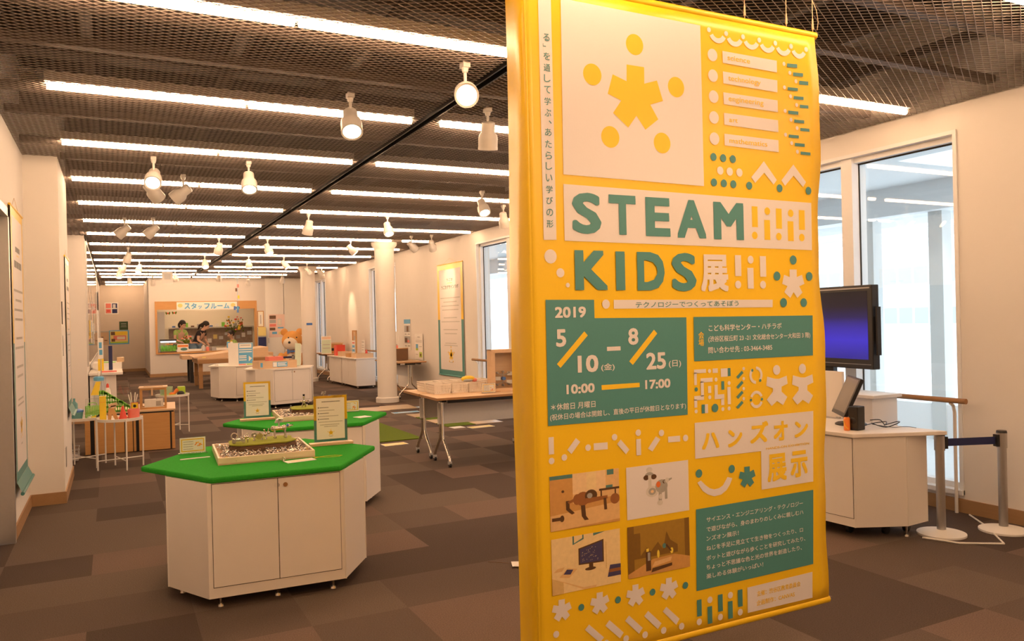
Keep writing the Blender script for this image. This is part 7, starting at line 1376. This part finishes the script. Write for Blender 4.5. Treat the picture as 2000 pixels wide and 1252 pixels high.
# ------------------------------------------------------------------ people in the staff room
def skin_body(name, joints, edges, parent, mats_, sub=2):
    me = bpy.data.meshes.new(name); keys = list(joints); idx = {k: i for i, k in enumerate(keys)}
    me.from_pydata([joints[k][0] for k in keys], [(idx[a], idx[b_]) for a, b_ in edges], [])
    o = bpy.data.objects.new(name, me); COL.objects.link(o); o.parent = parent
    md = o.modifiers.new('skin', 'SKIN')
    for k in keys:
        sv = me.skin_vertices[0].data[idx[k]]; r_ = joints[k][1]; sv.radius = r_ if isinstance(r_, tuple) else (r_, r_)
    me.skin_vertices[0].data[idx['pelvis']].use_root = True
    ss = o.modifiers.new('smooth', 'SUBSURF'); ss.levels = sub; ss.render_levels = sub
    me.materials.append(mats_)
    return o
def person(label, loc, rot, top, trousers, hairstyle, lean, reach, seated=False):
    """standing figure facing -Y locally; lean tips the torso forward, reach moves the hands"""
    t = thing('person', label, 'person', loc, rot)
    hz = .50 if seated else .92
    s, c = math.sin(lean), math.cos(lean)
    def tp(x, y, z): return (x, y*c - z*s, hz + z*c + y*s)           # torso frame around the hips
    J = {'pelvis': ((0, 0, hz), (.145, .11)), 'waist': (tp(0, 0, .18), (.125, .095)), 'chest': (tp(0, 0, .38), (.155, .11)), 'neckb': (tp(0, 0, .53), (.07, .06)), 'neck': (tp(0, -.015, .60), .048), 'jaw': (tp(0, -.045, .66), (.065, .075)), 'head': (tp(0, -.03, .74), (.083, .098)), 'crown': (tp(0, -.02, .82), (.05, .06)), 'nose': (tp(0, -.145, .70), .012)}
    E = [('pelvis', 'waist'), ('waist', 'chest'), ('chest', 'neckb'), ('neckb', 'neck'), ('neck', 'jaw'), ('jaw', 'head'), ('head', 'crown'), ('jaw', 'nose')]
    for q, sx in (('l', 1), ('r', -1)):
        sh = Vector(tp(sx*.185, 0, .48)); ha = Vector((sx*reach[0], reach[1], hz+reach[2])); el = (sh+ha)/2 + Vector((sx*.07, .06, -.08))
        J['sh'+q] = (tuple(sh), .060); J['el'+q] = (tuple(el), .043); J['wr'+q] = (tuple(ha), (.028, .024))
        fd = (ha-el).normalized(); J['palm'+q] = (tuple(ha+fd*.06), (.036, .018)); side = fd.orthogonal().normalized()
        E += [('chest', 'sh'+q), ('sh'+q, 'el'+q), ('el'+q, 'wr'+q), ('wr'+q, 'palm'+q)]
        side = Vector((0, 0, 1)).cross(fd); side = side.normalized() if side.length > .05 else Vector((1, 0, 0))
        for k in range(4):
            a = ha + fd*.10 + side*(k-1.5)*.018; L_ = (.055, .068, .063, .048)[k]
            J['f%d' % k+q] = (tuple(a), .009); J['g%d' % k+q] = (tuple(a+fd*L_+Vector((0, 0, -.012))), .007); E += [('palm'+q, 'f%d' % k+q), ('f%d' % k+q, 'g%d' % k+q)]
        a = ha + fd*.04 - side*.04*sx; J['th'+q] = (tuple(a), .011); J['tt'+q] = (tuple(a+fd*.05-side*.015*sx), .008); E += [('palm'+q, 'th'+q), ('th'+q, 'tt'+q)]
        if seated: J['kn'+q] = ((sx*.12, -.42, .48), .07); J['an'+q] = ((sx*.12, -.40, .09), .042)
        else: J['kn'+q] = ((sx*.10, -.02, .49), .066); J['an'+q] = ((sx*.10, .03, .09), .042)
        J['hip'+q] = ((sx*.095, 0, hz-.04), .092); J['toe'+q] = ((sx*.11, J['an'+q][0][1]-.17, .035), (.038, .028))
        E += [('pelvis', 'hip'+q), ('hip'+q, 'kn'+q), ('kn'+q, 'an'+q), ('an'+q, 'toe'+q)]
    skin_body('body', J, E, t, M['skin'])
    # clothes follow the same joints, a little thicker
    g = 1.13
    G = {k: (J[k][0], tuple(v*g for v in (J[k][1] if isinstance(J[k][1], tuple) else (J[k][1],)*2))) for k in ('pelvis', 'waist', 'chest', 'neckb', 'shl', 'shr')}
    for q in 'lr': G['sl'+q] = (tuple((Vector(J['sh'+q][0])*.4 + Vector(J['el'+q][0])*.6)), .054)
    skin_body('shirt', G, [('pelvis', 'waist'), ('waist', 'chest'), ('chest', 'neckb'), ('chest', 'shl'), ('chest', 'shr'), ('shl', 'sll'), ('shr', 'slr')], t, top)
    G = {'pelvis': (tuple(Vector(J['pelvis'][0])+Vector((0, 0, .03))), (.165, .128))}
    for q in 'lr':
        for k in ('hip', 'kn', 'an'): G[k+q] = (J[k+q][0], tuple(v*1.14 for v in (J[k+q][1] if isinstance(J[k+q][1], tuple) else (J[k+q][1],)*2)))
    skin_body('trousers', G, [e for q in 'lr' for e in (('pelvis', 'hip'+q), ('hip'+q, 'kn'+q), ('kn'+q, 'an'+q))], t, trousers)
    m_ = Matrix.Rotation(lean, 3, 'X')
    hc = Vector(tp(0, .012, .765))
    hair = MB().ball(hc, .108, (.92, 1.05, 1.0), 16, 10, rot=m_)
    if hairstyle == 'bob': hair.ball(Vector(tp(0, .05, .70)), .112, (1.0, .75, 1.1), 14, 9, rot=m_)
    if hairstyle == 'tail': hair.ball(Vector(tp(0, .07, .70)), .085, (.9, .8, 1.2), 14, 9, rot=m_).tube([tp(0, .10, .72), tp(0, .16, .62), tp(0, .15, .46)], .04, 10, rs=[.05, .045, .015])
    hair.build('hair', M['hair'], t, True)
    for s_ in (-1, 1): MB().ball(tp(s_*.034, -.118, .735), .012).build('eye', M['black'], t, True)
    MB().ball(tp(0, -.112, .662), .020, (1.1, .4, .35)).build('mouth', M['pink'], t, True)
    for s_ in (-1, 1): MB().ball(tp(s_*.088, -.02, .715), .024, (.4, .8, 1.1)).build('ear', M['skin'], t, True)
    return t
M['vest'] = mat('light_green_vest', (.34, .52, .14), .8, var=.08); M['blk'] = mat('black_shirt', (.018, .014, .02), .8, var=.2); M['jeans'] = mat('blue_jeans', (.22, .34, .50), .8, var=.1); M['dkpants'] = mat('dark_trousers', (.05, .05, .07), .8)
person('person in a light green vest with dark bobbed hair leaning over behind the aquarium', (1.80, 27.32, 0), R(35), M['vest'], M['dkpants'], 'bob', .42, (.18, -.42, .12))
person('person in a black shirt and jeans with tied dark hair bending over the staff desk', (2.34, 27.30, 0), R(58), M['blk'], M['jeans'], 'tail', .55, (.16, -.34, .06))
person('person with short dark hair and a green collar sitting at the right, looking left', (3.66, 28.05, 0), R(-70), M['vest'], M['dkpants'], 'short', .15, (.20, -.36, .22), True)
t = thing('stool', 'stool under the seated person in the staff room', 'stool', (3.66, 28.05, 0)); MB().cyl((0, 0, .34), (0, 0, .38), .18, n=20).build('seat', M['grey'], t, True); MB().cyl((0, 0, 0), (0, 0, .34), .03, n=12).lathe((0,0,0), [(.2, 0), (.2, .02), (.03, .04)], 20).build('stand', M['alu'], t, True)
